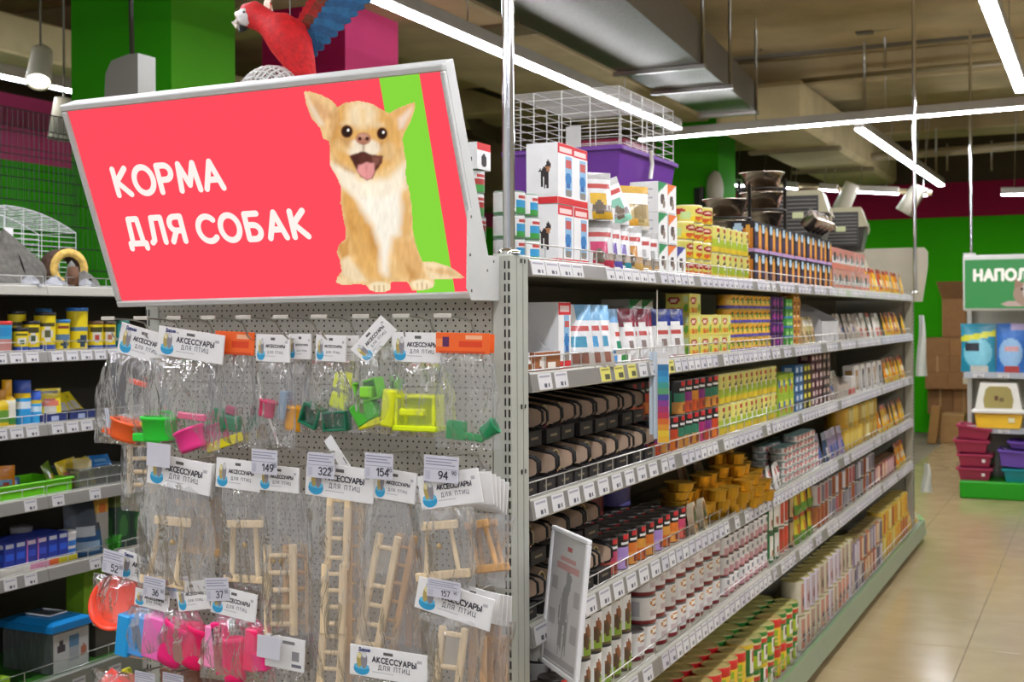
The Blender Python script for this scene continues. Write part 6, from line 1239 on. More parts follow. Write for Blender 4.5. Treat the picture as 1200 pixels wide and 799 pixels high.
link('fish_feed_bag', pouch(.17, .25, P('#4a525c', ('r', 0, 1, 0, .45, '#2f5a8c'), ('r', .25, .75, .32, .46, '#c2c9d0'), ('r', .1, .9, .1, .22, '#8fa8c0')), lean=.05, t=.05), None, (LX-.06, ly(104), Z4), (0, 0, -.45), label='large grey and blue bag behind the clear tray line', cat='pouch')
link('plant_box', carton(.07, .06, .24, P('#b8b4ac', ('r', 0, 1, .7, 1, '#e0b04a'), ('e', .5, .8, .3, .1, '#d8742c')), side='#8d8a84'), None, (LX-.05, ly(121), Z4), None, label='narrow grey box with orange sun mark', cat='carton')
for i, x in enumerate((146, 164)): link('plant_box', carton(.10, .07, .235, P('#3a4a44', ('r', .15, .85, .1, .72, '#2f5a3c'), ('r', 0, 1, .8, 1, '#6a7a3a'), ('e', .5, .4, .25, .2, '#4a8a4a'))), None, (LX-.05, ly(x), Z4), None, label='dark green plant box beside the orange marked box, %s' % ('nearer', 'half hidden behind the pegboard edge')[i], cat='carton')
m = MB(); r = random.Random(4)
for k in range(90):
    a = r.uniform(0, 6.28); h = r.uniform(.02, .07); s_ = r.uniform(.01, .035); p0 = Vector((r.uniform(-.01, .01), r.uniform(-.01, .01), 0)); p1 = Vector((s_*math.cos(a), s_*math.sin(a), h)); q = Vector((-math.sin(a), math.cos(a), 0))*.003
    m.poly([p0-q, p0+q, p1+Vector((0, 0, .01)), p1-q*.5], r.choice(('#3a9a2c', '#2f8a24', '#57b33a')))
m.build('plastic_plant', 'plastic', loc=(LX-.02, ly(128), Z4), label='tuft of green plastic aquarium grass', cat='plant')
# base: blue lidded aquarium box
t = thing('carry_tank', 'clear plastic tank with bright blue lid on the lowest shelf', 'tank', (LX-.02, (on_x(58, 799, LX).y+on_x(116, 799, LX).y)/2, BASE_T+.002), None)
W_, D__, H_ = .20, .27, .172
m = MB()
for (a, b, c, d) in ((-.003, 0, -W_/2, W_/2), (-D__, -D__+.003, -W_/2, W_/2), (-D__+.003, -.003, -W_/2, -W_/2+.003), (-D__+.003, -.003, W_/2-.003, W_/2)): m.box(a, b, c, d, .003, H_, '#dfe6e2')
m.box(-D__, 0, -W_/2, W_/2, 0, .003, '#dfe6e2'); m.build('tank_wall', 'clear_plastic', t)
lid = MB(); pr = [(-D__-.012, -W_/2-.012), (.012, -W_/2-.012), (.012, W_/2+.012), (-D__-.012, W_/2+.012)]; pi_ = [(-D__+.03, -W_/2+.03), (-.03, -W_/2+.03), (-.03, W_/2-.03), (-D__+.03, W_/2-.03)]
n = lid.add([(x, y, H_-.004) for x, y in pr]+[(x, y, H_+.024) for x, y in pr]+[(x, y, H_+.04) for x, y in pi_])
for i in range(4):
    j = (i+1) % 4; lid.face((n+i, n+j, n+4+j, n+4+i), lin('#1a86cf')); lid.face((n+4+i, n+4+j, n+8+j, n+8+i), lin('#1d8fd8'))
lid.face((n+8, n+9, n+10, n+11), lin('#1d8fd8')); lo_ = lid.build('lid', 'plastic', t)
MB().bbox(-.19, -.08, -.035, .035, H_+.0405, H_+.046, '#4a5258', b=.002).build('lid_window', 'plastic', lo_)
MB().tube([(-.20, -.045, H_+.046), (-.07, -.045, H_+.046), (-.07, .045, H_+.046), (-.20, .045, H_+.046)], .004, '#e8eaec', 6).build('carry_handle', 'plastic', lo_)
MB().grid(lambda u, v: (.0012, (u-.5)*W_*.95, .006+(H_-.02)*v), 18, 16, paint=P('#c9c8c4', ('r', .10, .36, .50, .66, '#4a4248'), ('r', .16, .3, .68, .8, '#4a4248'), ('r', .42, .72, .55, .85, '#5f86a8'), ('r', .42, .70, .2, .55, '#a8adb2'), ('e', .84, .4, .09, .14, '#b8735a')), smooth=False).build('paper_label', 'paper', t)
link('plastic_crate', crate(.24, .2, .16, '#57504a').mesh('plastic_crate', 'plastic'), None, (LX-.06, on_x(143, 760, LX).y+.03, BASE_T+.002), None, label='dark bin behind the coral bird bath', cat='crate')
link('feed_packet', carton(.12, .16, .05, P('#9ac22c', ('r', .3, .7, .3, .7, '#e0e0c8')), side='#8fb82a'), None, (LX-.03, on_x(4, 795, LX).y, BASE_T+.002), None, label='lime carton at the lower frame corner', cat='carton')
link('feed_packet', carton(.12, .1, .19, P('#8ab828'), side='#86b02a'), None, (LX-.12, on_x(136, 740, LX).y, BASE_T+.165), None, label='lime box top showing beside the blue lid', cat='carton')
# top of the left unit: rocks, logs, hide, little arched cage
ZT = SURF[0]
def rock(w, d, h, seed, col='#6b675f', peak=.3):
    r = random.Random(seed); ph = [(r.uniform(2, 9), r.uniform(2, 9), r.uniform(0, 6)) for _ in range(6)]
    def fn(u, v):
        a = 2*math.pi*u; k = math.sin(math.pi*(1-v)*.5); nz = sum(math.sin(f*a*.5+g*v+p) for f, g, p in ph)*.06+1
        px_ = peak*(v**1.4)
        return (d/2*k*nz*math.cos(a)-d/2, w/2*k*nz*math.sin(a)+px_*w*.3, h*v*(1+.08*math.sin(5*a+v*4)))
    return MB().grid(fn, 20, 10, col=col)
rock(.36, .2, .22, 1, '#615d55', -.3).build('aquarium_rock', 'rock', loc=(LX-.06, ly(38), ZT), label='large peaked grey aquarium rock on the left unit', cat='rock')
rock(.2, .16, .07, 2, '#66635c').build('aquarium_rock', 'rock', loc=(LX-.03, ly(16), ZT), label='low grey aquarium rock at the frame edge', cat='rock')
rock(.20, .16, .075, 3, '#66645e', .5).build('aquarium_rock', 'rock', loc=(LX-.05, ly(112), ZT), label='flat grey aquarium rock beside the sign edge', cat='rock')
m = MB().lathe([(.0001, 0), (.028, 0), (.026, .05), (.014, .10), (.0001, .118)], 14, col='#7c7b74'); m.build('cone_ornament', 'rock', loc=(LX-.11, ly(99), ZT), label='grey cone shaped aquarium ornament', cat='ornament')
m = MB().lathe([(.0001, 0), (.022, 0), (.024, .04), (.021, .085), (.0001, .09)], 12, col='#6b4a34'); m.build('log_ornament', 'rock', loc=(LX-.03, ly(84), ZT), label='short brown log ornament before the yellow hide', cat='ornament')
M_ = Matrix.Translation((0, 0, .085)) @ Matrix.Rotation(math.pi/2, 4, 'Y') @ Matrix.Rotation(.3, 4, 'X')
m = MB().lathe([(.05, -.05), (.085, -.05), (.085, .05), (.05, .05), (.05, -.05)], 22, cols=['#d9b25a', '#5a4032', '#d9b25a', '#4a342a'], M=M_); m.build('coconut_hide', 'rock', loc=(LX-.2, on_x(64, 300, LX-.25).y, ZT), label='round yellow and brown pet hide on the left unit', cat='pet hide')
rock(.12, .1, .05, 6, '#b8b8bc').build('crumpled_bag', 'foil', loc=(LX-.03, ly(72), ZT), label='crumpled clear bag between rock and log', cat='bag'); rock(.13, .1, .04, 7, '#a8a8ac').build('crumpled_bag', 'foil', loc=(LX-.02, ly(105), ZT), label='crumpled clear bag before the flat rock', cat='bag'); rock(.12, .1, .045, 8, '#b4b4b8').build('crumpled_bag', 'foil', loc=(LX-.0, ly(36), ZT), label='crumpled clear bag before the peaked rock', cat='bag')
def wires(m, pts, r=.0012, col='#e2e4e0', seg=4): m.tube(pts, r, col, seg)
# arched white cage
t = thing('arched_cage', 'small white wire cage with arched roof behind the rocks', 'cage', (LX-.3, 0, ZT))
ya, yb = on_x(-40, 300, LX-.3).y, on_x(89, 300, LX-.3).y; zc = on_x(89, 273, LX-.3).z-ZT; za = on_x(30, 243, LX-.3).z-ZT
m = MB(); ym = ya+(yb-ya)*.35
def arch(s):                                        # roof outline
    y = ya+(yb-ya)*s; f = (y-ym)/(yb-ym) if y > ym else (ym-y)/(ym-ya); return y, zc+(za-zc)*(1-f*f)
for X_ in (0, -.22):
    wires(m, [(X_, *arch(k/12)) for k in range(13)], .0022); wires(m, [(X_, ya, zc), (X_, yb, zc)], .0018)
for k in range(15): y, zz = arch(k/14); wires(m, [(0, y, zz), (-.22, y, zz)], .0011)
m.build('roof_wire', 'plastic', t, kind='stuff'); m = MB()
for X_ in (0, -.22):
    for k in range(12): zz = .01+k*(zc-.01)/11; wires(m, [(X_, ya, zz), (X_, yb, zz)])
    for k in range(7): y, zt_ = arch(k/6); wires(m, [(X_, y, 0), (X_, y, zt_)], .0018)
for k in range(14): zz = zc+(za-zc)*k/14; q = math.sqrt(max(0, 1-(zz-zc)/(za-zc))); wires(m, [(0, ym-(ym-ya)*q, zz), (0, ym+(yb-ym)*q, zz)])
m.build('side_wire', 'plastic', t, kind='stuff'); MB().bbox(-.0, .003, on_x(4, 290, LX-.3).y, on_x(15, 290, LX-.3).y, zc-.06, zc-.0, '#e6e4e0').build('paper_tag', 'paper', t)
# black wire crate behind
t = thing('wire_crate', 'tall black wire pet crate on top of the left unit', 'crate', (LX-.55, 0, ZT)); m = MB(); y0, y1, H = .55, 2.3, .80
for k in range(60): y = y0+(y1-y0)*k/59; wires(m, [(0, y, 0), (0, y, H)], .0016, '#15130f'); wires(m, [(-.4, y, 0), (-.4, y, H)], .0016, '#15130f')
for k in range(9): zz = H*k/8; wires(m, [(0, y0, zz), (0, y1, zz)], .0024, '#15130f'); wires(m, [(-.4, y0, zz), (-.4, y1, zz)], .0024, '#15130f')
m.build('side_wire', 'paint', t, kind='stuff'); m = MB()
for k in range(60): y = y0+(y1-y0)*k/59; wires(m, [(0, y, H), (-.4, y, H)], .0016, '#15130f')
m.build('roof_wire', 'paint', t, kind='stuff'); MB().bbox(-.42, .02, y0-.02, y1+.02, .0, .03, '#1a1814').build('tray', 'plastic', t)
# ================================================================ ON TOP OF THE FOOD GONDOLA
def cage(x0, x1, y0, y1, z0, zt, zb, col, label, tray=None, pitch=.026, vp=.10):
    t = thing('wire_cage', label, 'cage', ((x0+x1)/2, (y0+y1)/2, z0)); ox, oy = (x0+x1)/2, (y0+y1)/2; m = MB(); a, b, c, d = x0-ox, x1-ox, y0-oy, y1-oy; h0, h1 = zb-z0, zt-z0
    n = int((h1-h0)/pitch)
    for k in range(n+1):
        zz = h0+(h1-h0)*k/n; wires(m, [(a, c, zz), (b, c, zz), (b, d, zz), (a, d, zz)], .0013, col); m.tube([(a, d, zz), (a, c, zz)], .0013, col, 4)
    m.build('side_wire', 'plastic', t, kind='stuff'); m = MB()
    for k in range(int((b-a)/vp)+1): xx = a+k*(b-a)/int((b-a)/vp); wires(m, [(xx, c, h0), (xx, c, h1)], .002, col); wires(m, [(xx, d, h0), (xx, d, h1)], .002, col)
    for k in range(int((d-c)/vp)+1): yy = c+k*(d-c)/int((d-c)/vp); wires(m, [(a, yy, h0), (a, yy, h1)], .002, col); wires(m, [(b, yy, h0), (b, yy, h1)], .002, col)
    m.build('upright_wire', 'plastic', t, kind='stuff'); m = MB()
    nn = int((d-c)/pitch)
    for k in range(nn+1): yy = c+(d-c)*k/nn; wires(m, [(a, yy, h1), (b, yy, h1)], .0013, col)
    for k in range(5): xx = a+(b-a)*k/4; wires(m, [(xx, c, h1), (xx, d, h1)], .0018, col)
    m.build('roof_wire', 'plastic', t, kind='stuff')
    q = MB(); pr = [(-.03, 0), (0, 1)]; e = .02; hh = h0+.012
    n0 = q.add([(a+e, c+e, 0), (b-e, c+e, 0), (b-e, d-e, 0), (a+e, d-e, 0), (a-.006, c-.006, hh), (b+.006, c-.006, hh), (b+.006, d+.006, hh), (a-.006, d+.006, hh)])
    for i in range(4): j = (i+1) % 4; q.face((n0+i, n0+j, n0+4+j, n0+4+i), lin(tray))
    q.face((n0+3, n0+2, n0+1, n0), lin(tray))
    for (x_0, x_1, y_0, y_1) in ((a-.016, b+.016, c-.016, c-.004), (a-.016, b+.016, d+.004, d+.016), (a-.016, a-.004, c-.004, d+.004), (b+.004, b+.016, c-.004, d+.004)): q.bbox(x_0, x_1, y_0, y_1, hh-.012, hh+.004, tray, b=.003)
    q.build('tray', 'plastic', t)
    return t
CX0, CX1, CY0, CY1 = -.72, -.30, 1.48, 2.06
cage(CX0, CX1, CY0, CY1, 1.695, 1.955, 1.74, '#dcdad2', 'lower white wire cage hidden behind the cartons', tray='#cfcac0')
tc_ = cage(CX0, CX1, CY0, CY1, 1.958, 2.345, 2.13, '#e2e0d8', 'white wire cage with deep purple tray on top of the shelves', tray='#6a2f92')
MB().bbox(.02, .075, -.302, -.298, .16, .26, '#c9c7c2').build('paper_tag', 'paper', tc_)
MB().tube([(.225, -.02, .10), (.232, -.02, .15), (.226, -.02, .20)], .008, '#d9d5cc', 6).build('latch', 'plastic', tc_)
m = MB().bbox(-.2, .2, -.15, .15, 0, .30, '#7a1c34', b=.01); m.build('storage_box', 'plastic', loc=(-.78, 2.45, 1.995), label='dark red box behind the wire cage', cat='box'); MB().bbox(-.2, .2, -.15, .15, 0, .298, '#7d6a54', b=.01).build('storage_box', 'carton', loc=(-.78, 2.45, 1.696), label='brown box under the dark red box', cat='box')
# white lattice dome and parrot over the sign
dc = on_y(322, 78, .75)
t = thing('lattice_carrier', 'white plastic pet carrier with lattice dome behind the sign', 'pet carrier', (dc.x, .75, 1.696)); Hd = dc.z-1.696
MB().bbox(-.13, .13, -.17, .17, 0, Hd*.72, '#d8d6d2', b=.03).build('carrier_body', 'plastic', t)
m = MB()
for k in range(-8, 9):
    u = k/8; q = math.sqrt(max(0, 1-u*u*.98)); pts = [(u*.125+.0*j, -.165*math.cos(math.pi*j/12)*q, Hd*.72+Hd*.28*math.sin(math.pi*j/12)*q) for j in range(13)]; wires(m, pts, .0035, '#e0deda')
for j in range(1, 16):
    a = math.pi*j/16; pts = [(.125*math.sin(math.pi*(k/12-.5)), -.165*math.cos(a)*math.cos(math.pi*(k/12-.5)), Hd*.72+Hd*.28*math.sin(a)*math.cos(math.pi*(k/12-.5))) for k in range(13)]; wires(m, pts, .0035, '#e0deda')
m.build('lattice_dome', 'plastic', t, kind='stuff')
PY = .78
pc_ = on_y(340, 45, PY)
def pl(x, y, dy=0): return on_y(x, y, PY)-pc_+Vector((0, dy, 0))
t = thing('parrot_figure', 'red macaw parrot figure with blue wings hanging above the sign', 'parrot', pc_)
k = (on_y(350, 45, PY).x-pc_.x)/10
body = MB()
spine = [(285, 22, 6), (290, 19, 12), (298, 18, 14), (306, 22, 12.5), (316, 29, 13), (326, 34, 18), (337, 44, 21), (345, 58, 19), (352, 74, 15), (358, 88, 11), (364, 104, 6), (372, 130, 3)]
body.tube([pl(x, y) for x, y, r_ in spine], [r_*k for x, y, r_ in spine], '#d3141a', 16); body.sm = [True]*len(body.f); body.build('body', 'feather', t)
hd = MB(); hd.lathe([(.0001, -9*k), (6*k, -7*k), (8.5*k, 0), (6*k, 7*k), (.0001, 9*k)], 14, col='#e9e4e0', O=pl(294, 22, -.026)); hd.build('face_patch', 'feather', t)
ey = MB().lathe([(.0001, -1.6*k), (1.6*k, 0), (.0001, 1.6*k)], 10, col='#201c18', O=pl(297, 18, -.048)); ey.build('eye', 'plastic', t)
MB().tube([pl(287, 17), pl(280, 20), pl(276, 27), pl(278, 33)], [5*k, 6*k, 4.5*k, 1.2*k], '#e2d3c0', 10).build('upper_beak', 'plastic', t); MB().tube([pl(290, 28), pl(285, 31), pl(281, 37)], [5*k, 5*k, 1.5*k], '#1c1a1c', 10).build('lower_beak', 'plastic', t)
def wing(name, root, cols, n=9, lab=None):
    e = link(name, None, t)
    for i, (a, b, w_, c) in enumerate(root):
        A_, B_ = pl(*a, .02+.004*i), pl(*b, .05+.004*i); m = MB(); d = (B_-A_); L = d.length; zax = d.normalized(); yax = Vector((0, 1, 0)); xax = yax.cross(zax).normalized(); yax = zax.cross(xax); M = Matrix((xax, yax, zax)).transposed().to_4x4(); M.translation = A_
        pr = [(-.35, 0), (-.5, .35), (-.5, .8), (-.25, .97), (0, 1), (.25, .97), (.5, .8), (.5, .35), (.35, 0)]
        nn = m.add([M @ Vector((x*w_*k, y, zz*L)) for y in (-.003, .003) for x, zz in pr]); q = len(pr); m.face(tuple(range(nn, nn+q)), lin(c)); m.face(tuple(range(nn+2*q-1, nn+q-1, -1)), lin(c))
        for j in range(q): m.face((nn+j, nn+q+j, nn+q+(j+1) % q, nn+(j+1) % q), lin(c))
        m.build('feather', 'feather', e)
wing('wing', [((346+i*3.6, 50-i*7), (361+i*7.2, 62-i*8.6), 9, ('#1d5f8a', '#174f7a')[i % 2]) for i in range(9)], None)
wing('wing_coverts', [((338+i*4, 40-i*7.5), (352+i*4.5, 52-i*8), 10, ('#7a3a1c', '#a8281c', '#8d2a1a')[i % 3]) for i in range(9)]+[((330+i*3, 30-i*7), (346+i*4.5, 34-i*7), 16, '#c9161a') for i in range(8)], None)
wing('far_wing', [((312-i*2, 26-i*3), (304-i*1.5, 4-i*4), 8, ('#e9d9c4', '#d9b48c', '#c9161a')[i % 3]) for i in range(4)], None)
MB().tube([pl(356, 84), pl(366, 100)], [3*k, 5*k], '#e8d3b8', 8).build('leg_plume', 'feather', t)
MB().tube([Vector((0, 0, .03)), Vector((0, 0, 4.05-pc_.z))], .0015, '#8d8a84', 4).build('hanging_cord', 'plastic', t)
# hooded grey dryer-like lamp and cable in front of the green column
g = on_y(151, 92, 2.1)
t = thing('cable_drop', 'grey hooded fitting hanging on a cable before the green column', 'fitting', g); kk = (on_y(161, 92, 2.1).x-g.x)/10
m = MB(); pr = [(-19, -30), (21, -30), (21, 19), (10, 19), (-10, 15), (-17, 4)]; nn = m.add([(x*kk, y, z_*kk) for y in (-.06, .06) for x, z_ in pr]); q = len(pr); m.face(tuple(range(nn, nn+q)), lin('#77756b')); m.face(tuple(range(nn+2*q-1, nn+q-1, -1)), lin('#77756b'))
for j in range(q): m.face((nn+j, nn+q+j, nn+q+(j+1) % q, nn+(j+1) % q), lin('#8a887d'))
m.build('hood', 'plastic', t); MB().tube([(4*kk, 0, 19*kk), (3*kk, 0, 60*kk), (1*kk, 0, 4.05-g.z)], .012, '#2a2a20', 6).build('cable', 'plastic', t)
# pet carriers, bowls on the far top deck
def carrier(x, y, z_, label, col='#4a4843', top='#a8a184', s=1.0):
    t = thing('pet_carrier', label, 'pet carrier', (x, y, z_)); w, d, h = .30*s, .42*s, .27*s
    m = MB(); e = .03
    n = m.add([(-w/2+e, -d/2+e, 0), (w/2-e, -d/2+e, 0), (w/2-e, d/2-e, 0), (-w/2+e, d/2-e, 0), (-w/2, -d/2, h*.52), (w/2, -d/2, h*.52), (w/2, d/2, h*.52), (-w/2, d/2, h*.52)])
    for i in range(4): j = (i+1) % 4; m.face((n+i, n+j, n+4+j, n+4+i), lin(col))
    m.face((n+3, n+2, n+1, n), lin(col)); m.build('lower_shell', 'plastic', t)
    m = MB(); n = m.add([(-w/2-.012, -d/2-.012, h*.53), (w/2+.012, -d/2-.012, h*.53), (w/2+.012, d/2+.012, h*.53), (-w/2-.012, d/2+.012, h*.53), (-w/2+.03, -d/2+.03, h), (w/2-.03, -d/2+.03, h), (w/2-.03, d/2-.03, h), (-w/2+.03, d/2-.03, h)])
    for i in range(4): j = (i+1) % 4; m.face((n+i, n+j, n+4+j, n+4+i), lin(top))
    m.face((n+4, n+5, n+6, n+7), lin(top)); m.build('upper_shell', 'plastic', t)
    m = MB(); m.bbox(-w*.36, w*.36, -d/2-.016, -d/2-.004, h*.08, h*.88, '#3a3834', b=.004); 
    for k in range(9): zz = h*(.14+.08*k); m.bbox(-w*.33, w*.33, -d/2-.021, -d/2-.016, zz, zz+.006, '#77746c', b=.001)
    m.build('grille_door', 'plastic', t, kind='stuff'); MB().bbox(-.03, .03, -d/2-.024, -d/2-.0215, h*.42, h*.54, '#c9cf9a').build('sticker', 'paper', t)
    for s_ in (-1, 1): MB().bbox(s_*(w/2+.006)-.006, s_*(w/2+.006)+.006, -.03, .03, h*.4, h*.66, top, b=.003).build('clip', 'plastic', t)
    return t
for i, (xp, lb, ll) in enumerate(((905, 'grey pet carrier half hidden by the steel bowls', 'lower stacked grey carrier hidden behind the black boxes'), (940, 'grey pet carrier with cream lid right of the steel bowls', 'lower stacked grey carrier hidden behind the coral packs'), (988, 'grey pet carrier with cream lid nearest the crimson wall band', 'lower stacked grey carrier hidden before the tall end board'))):
    q = on_x(xp, 265, (-.70, -.36, -.36)[i])
    for zz, l_ in ((1.985, lb), (1.696, ll)):
        t = carrier(q.x, q.y, zz, l_, s=1.0); t.rotation_euler = (0, 0, .12)
def bowl(x, y, z_, r, h, label, group='steel bowls on the top deck', rot=None):
    m = MB().lathe([(.0001, 0), (r*.72, 0), (r*.94, h*.85), (r*1.05, h*.93), (r*1.06, h), (r*.98, h), (r*.9, h*.9), (r*.68, h*.08), (.0001, h*.06)], 28, col='#b9a891')
    return m.build('steel_bowl', 'steel_bowl', loc=(x, y, z_), rot=rot, label=label, cat='bowl', group=group)
def stand(xp, yp, Y, lv, label):
    """double feeding stand: rods, rings, bowls on top of each other"""
    q = on_y(xp, yp, Y); t = thing('bowl_stand', label, 'bowl stand', (q.x, Y, 1.696)); h = q.z-1.696
    m = MB()
    for sx in (-.11, .11): m.tube([(sx, 0, 0), (sx, 0, h+.25)], .008, '#2b2824', 6)
    m.build('leg', 'paint', t, kind='stuff')
    for l in range(lv):
        zz = h+l*.10; MB().tube([(.115*math.cos(a), .115*math.sin(a), zz) for a in [2*math.pi*k/18 for k in range(18)]], .004, '#2b2824', 5, closed=True).build('ring', 'paint', t)
    for sx in (-1, 1): MB().bbox(sx*.11-.02, sx*.11+.02, -.1, .1, 0, .012, '#2b2824', b=.003).build('foot', 'paint', t)
    return q, h
for i, (xp, yp, Y, nb, r_) in enumerate(((850, 283, 2.95, 2, .115), (893, 272, 3.4, 3, .12))):
    q, h = stand(xp, yp, Y, nb, ('black bowl stand beside the green column', 'black bowl stand between column and pet carriers')[i])
    for b in range(nb): bowl(q.x, Y, q.z+.005+b*.095, r_*.86, .085, 'steel bowl on the %s stand, %s' % (('column side', 'carrier side')[i], ('bottom', 'middle', 'top')[b]))
zb_ = SURF[0]+2*.1185+.002
for i in range(4): bowl(-.075, 3.30+.10*i, zb_+.042, .045, .075, 'small steel bowl tilted on the black boxes, %s from sign end' % ORD[i], 'small tilted steel bowls', rot=(0, .9, 0))
wd_ = on_y(836, 222, 11.0); MB().lathe([(.0001, 0), (.2, 0), (.22, .03), (.2, .06), (.0001, .06)], 22, col='#d3cdb8', M=Matrix.Rotation(math.pi/2, 4, 'X')).build('wall_speaker', 'plastic', loc=(wd_.x, 11.09, wd_.z), label='cream half-round fitting on the green column', cat='fitting').scale = (.45, 1, 1.0)
bk_ = on_y(817, 240, 11.0); MB().bbox(-.06, .06, -.01, .01, -.35, .35, '#0c1a06').build('dark_strip', 'paint', loc=(bk_.x, 11.085, bk_.z-.15), label='dark vertical slot on the green column', cat='strip')
# white bags hung on the far end of the gondola
for i, (x, y, hh) in enumerate(((1080, 405, .42), (1086, 560, .2))):
    q = on_y(x, y, 6.5); film_m = MB(); r = random.Random(i)
    film_m.grid(lambda u, v: ((u-.5)*(.03+.05*v)+.004*math.sin(6*v), .012*math.sin(7*u+3*v), -hh*v+hh/2), 8, 10, col='#c6c9bd'); film_m.build('carrier_bag', 'paper', loc=q, label=('white bag hanging at the far end of the food shelves', 'small clear bag hanging low at the far shelf end')[i], cat='bag')
# ================================================================ FAR RIGHT: LITTER STAND
SX0, SX1, SY0, SY1 = .075, 1.35, 8.80, 9.25
t = thing('litter_stand', 'grey shelf stand with green base and green litter sign', 'shelving', (SX0, SY0, 0))
def sb(name, x0, x1, y0, y1, z0, z1, col, mat='paint', b=.004): return MB().bbox(x0-SX0, x1-SX0, y0-SY0, y1-SY0, z0, z1, col, b=b).build(name, mat, t)
sb('base', SX0-.03, SX1, SY0, SY1, 0, .15, '#1f9a10', 'plastic', .012)
sb('back_panel', SX0+.02, SX1, SY1, SY1+.02, .1, 2.05, '#a9a698'); sb('post', SX0, SX0+.04, SY1-.06, SY1+.02, .15, 2.06, '#c2c0b6')
for zz, lip in ((.60, 8.9), (1.07, 8.9)):
    sh = sb('shelf', SX0, SX1, lip, SY1, zz-.02, zz, '#b5b3ac'); MB().bbox(0, SX1-SX0, lip-.02-SY0, lip-SY0-.001, zz-.045, zz+.005, '#aeb2b8', b=.002).build('price_rail', 'plastic', sh)
    for x in (.12, .32, .55): link('price_tag', TAGS['w'], sh, (x, lip-.021-SY0, zz-.04), (0, 0, -math.pi/2)).scale = (1, .09, .04)
sz0, sz1 = on_y(1150, 364, 8.9).z, on_y(1150, 299, 8.9).z
sg = MB().bbox(0, SX1-SX0, .06, .18, sz0, sz1, '#d3d1c8', b=.01).build('sign_box', 'paint', t)
fx0, fz0, fz1 = .015, sz0+.02, sz1-.04
fm = MB().quad((fx0, .054, fz0), (SX1-SX0-.015, .054, fz0), (SX1-SX0-.015, .054, fz1), (fx0, .054, fz1), '#4fb061'); fo = fm.build('lit_face', 'sign_light_dim', sg)
tm_ = MB(); text(tm_, 'НАПОЛНИТЕЛИ', (.095, fz0+(fz1-fz0)*.58), .085, .026, '#fff8ea', O=Vector((0, .052, 0)), gap=.30); tm_.build('lettering', 'sign_light', sg, kind='stuff')
ct = MB(); cx_, cz_ = .50, fz0+.0
def el2(x, z_, a, b, c, lift): ct.poly([(x+a*math.cos(2*math.pi*k_/18), .0535-lift, z_+b*math.sin(2*math.pi*k_/18)) for k_ in range(18)], c)
ct.poly([(.30, .0536, fz0+.035), (.35, .0536, fz0+.015), (.9, .0536, fz0+.015), (.9, .0536, fz0+.06), (.36, .0536, fz0+.06)], '#e8c9bc')
el2(cx_+.03, fz0+.12, .13, .11, '#c9a890', .0002); ct.poly([(cx_-.09, .0531, fz0+.17), (cx_-.02, .0531, fz0+.19), (cx_-.08, .0531, fz0+.27)], '#c2957c'); ct.poly([(cx_+.08, .0531, fz0+.19), (cx_+.15, .0531, fz0+.17), (cx_+.14, .0531, fz0+.27)], '#c2957c'); el2(cx_+.03, fz0+.15, .055, .10, '#f3e6dc', .0005); el2(cx_-.03, fz0+.16, .012, .012, '#4a3428', .0008); el2(cx_+.09, fz0+.16, .012, .012, '#4a3428', .0008); el2(cx_+.03, fz0+.12, .014, .01, '#b8786a', .0008)
ct.build('cat_picture', 'sign_light_dim', sg, kind='stuff', label='pale cat head looking over a ledge')
MB().bbox(0, .10, .1, .14, sz1, sz1+.02, '#c9c7be').build('sign_cap', 'paint', sg)
# litter bags
for i, (x0, x1, c1, c2, lb) in enumerate(((1124, 1167, '#2a8fa8', '#7fc9d8', 'teal litter bag with yellow banner standing on the stand'), (1166, 1202, '#3a7ad0', '#9ac4ea', 'sky blue litter bag on the stand'), (1203, 1240, '#7a9a3a', '#c2d08a', 'green litter bag beyond the blue one'))):
    q0, q1 = on_y(x0, 430, 8.95), on_y(x1, 430, 8.95); w_ = q1.x-q0.x
    def D_l(u, v, c1=c1, c2=c2, i=i):
        c = lin(c1)
        if ((u-.5)/.42)**2+((v-.4)/.3)**2 < 1: c = lin(c2)
        if i == 0 and .68 < v-.12*(u-.5) < .80: c = lin('#d8d83a')
        if i == 0 and .42 < v < .6 and .12 < u < .55: c = lin('#2a3038')
        if i == 1 and .42 < v < .52 and .3 < u < .8: c = lin('#e0a8a8')
        if i == 1 and v > .86 and u > .5: c = lin('#b8a8d8')
        if v < .14 and .3 < u < .8: c = lin('#d8d4c8') if i == 0 else lin('#c94a44')
        return c
    me = pouch(w_*.97, .42, D_l, t=.06, lean=.03, nu=24, nv=30); link('litter_bag', me, None, ((q0.x+q1.x)/2, 8.99, 1.072), (0, 0, -math.pi/2), label=lb, cat='litter bag')
# covered litter box
q = on_y(1171, 497, 8.98); t = thing('litter_box', 'yellow covered cat litter box with white hood and flap', 'litter box', (q.x, 9.02, .602)); kk = .40/55
def shell(name, w0, w1, d, z0, z1, col, b_=None):
    m = MB(); n = m.add([(-w0/2, -d/2, z0), (w0/2, -d/2, z0), (w0/2, d/2, z0), (-w0/2, d/2, z0), (-w1/2, -d/2+.015, z1), (w1/2, -d/2+.015, z1), (w1/2, d/2-.015, z1), (-w1/2, d/2-.015, z1)]); c = lin(col)
    for f_ in ((0, 1, 5, 4), (1, 2, 6, 5), (2, 3, 7, 6), (3, 0, 4, 7), (4, 5, 6, 7), (3, 2, 1, 0)): m.face(tuple(n+i for i in f_), c)
    return m.build(name, 'plastic', t)
shell('tray', .34, .39, .30, 0, .135, '#e8b81c'); MB().bbox(-.215, .215, -.17, .17, .125, .155, '#e9e6dc', b=.008).build('rim', 'plastic', t); shell('hood', .38, .29, .28, .155, .385, '#e6e3d8')
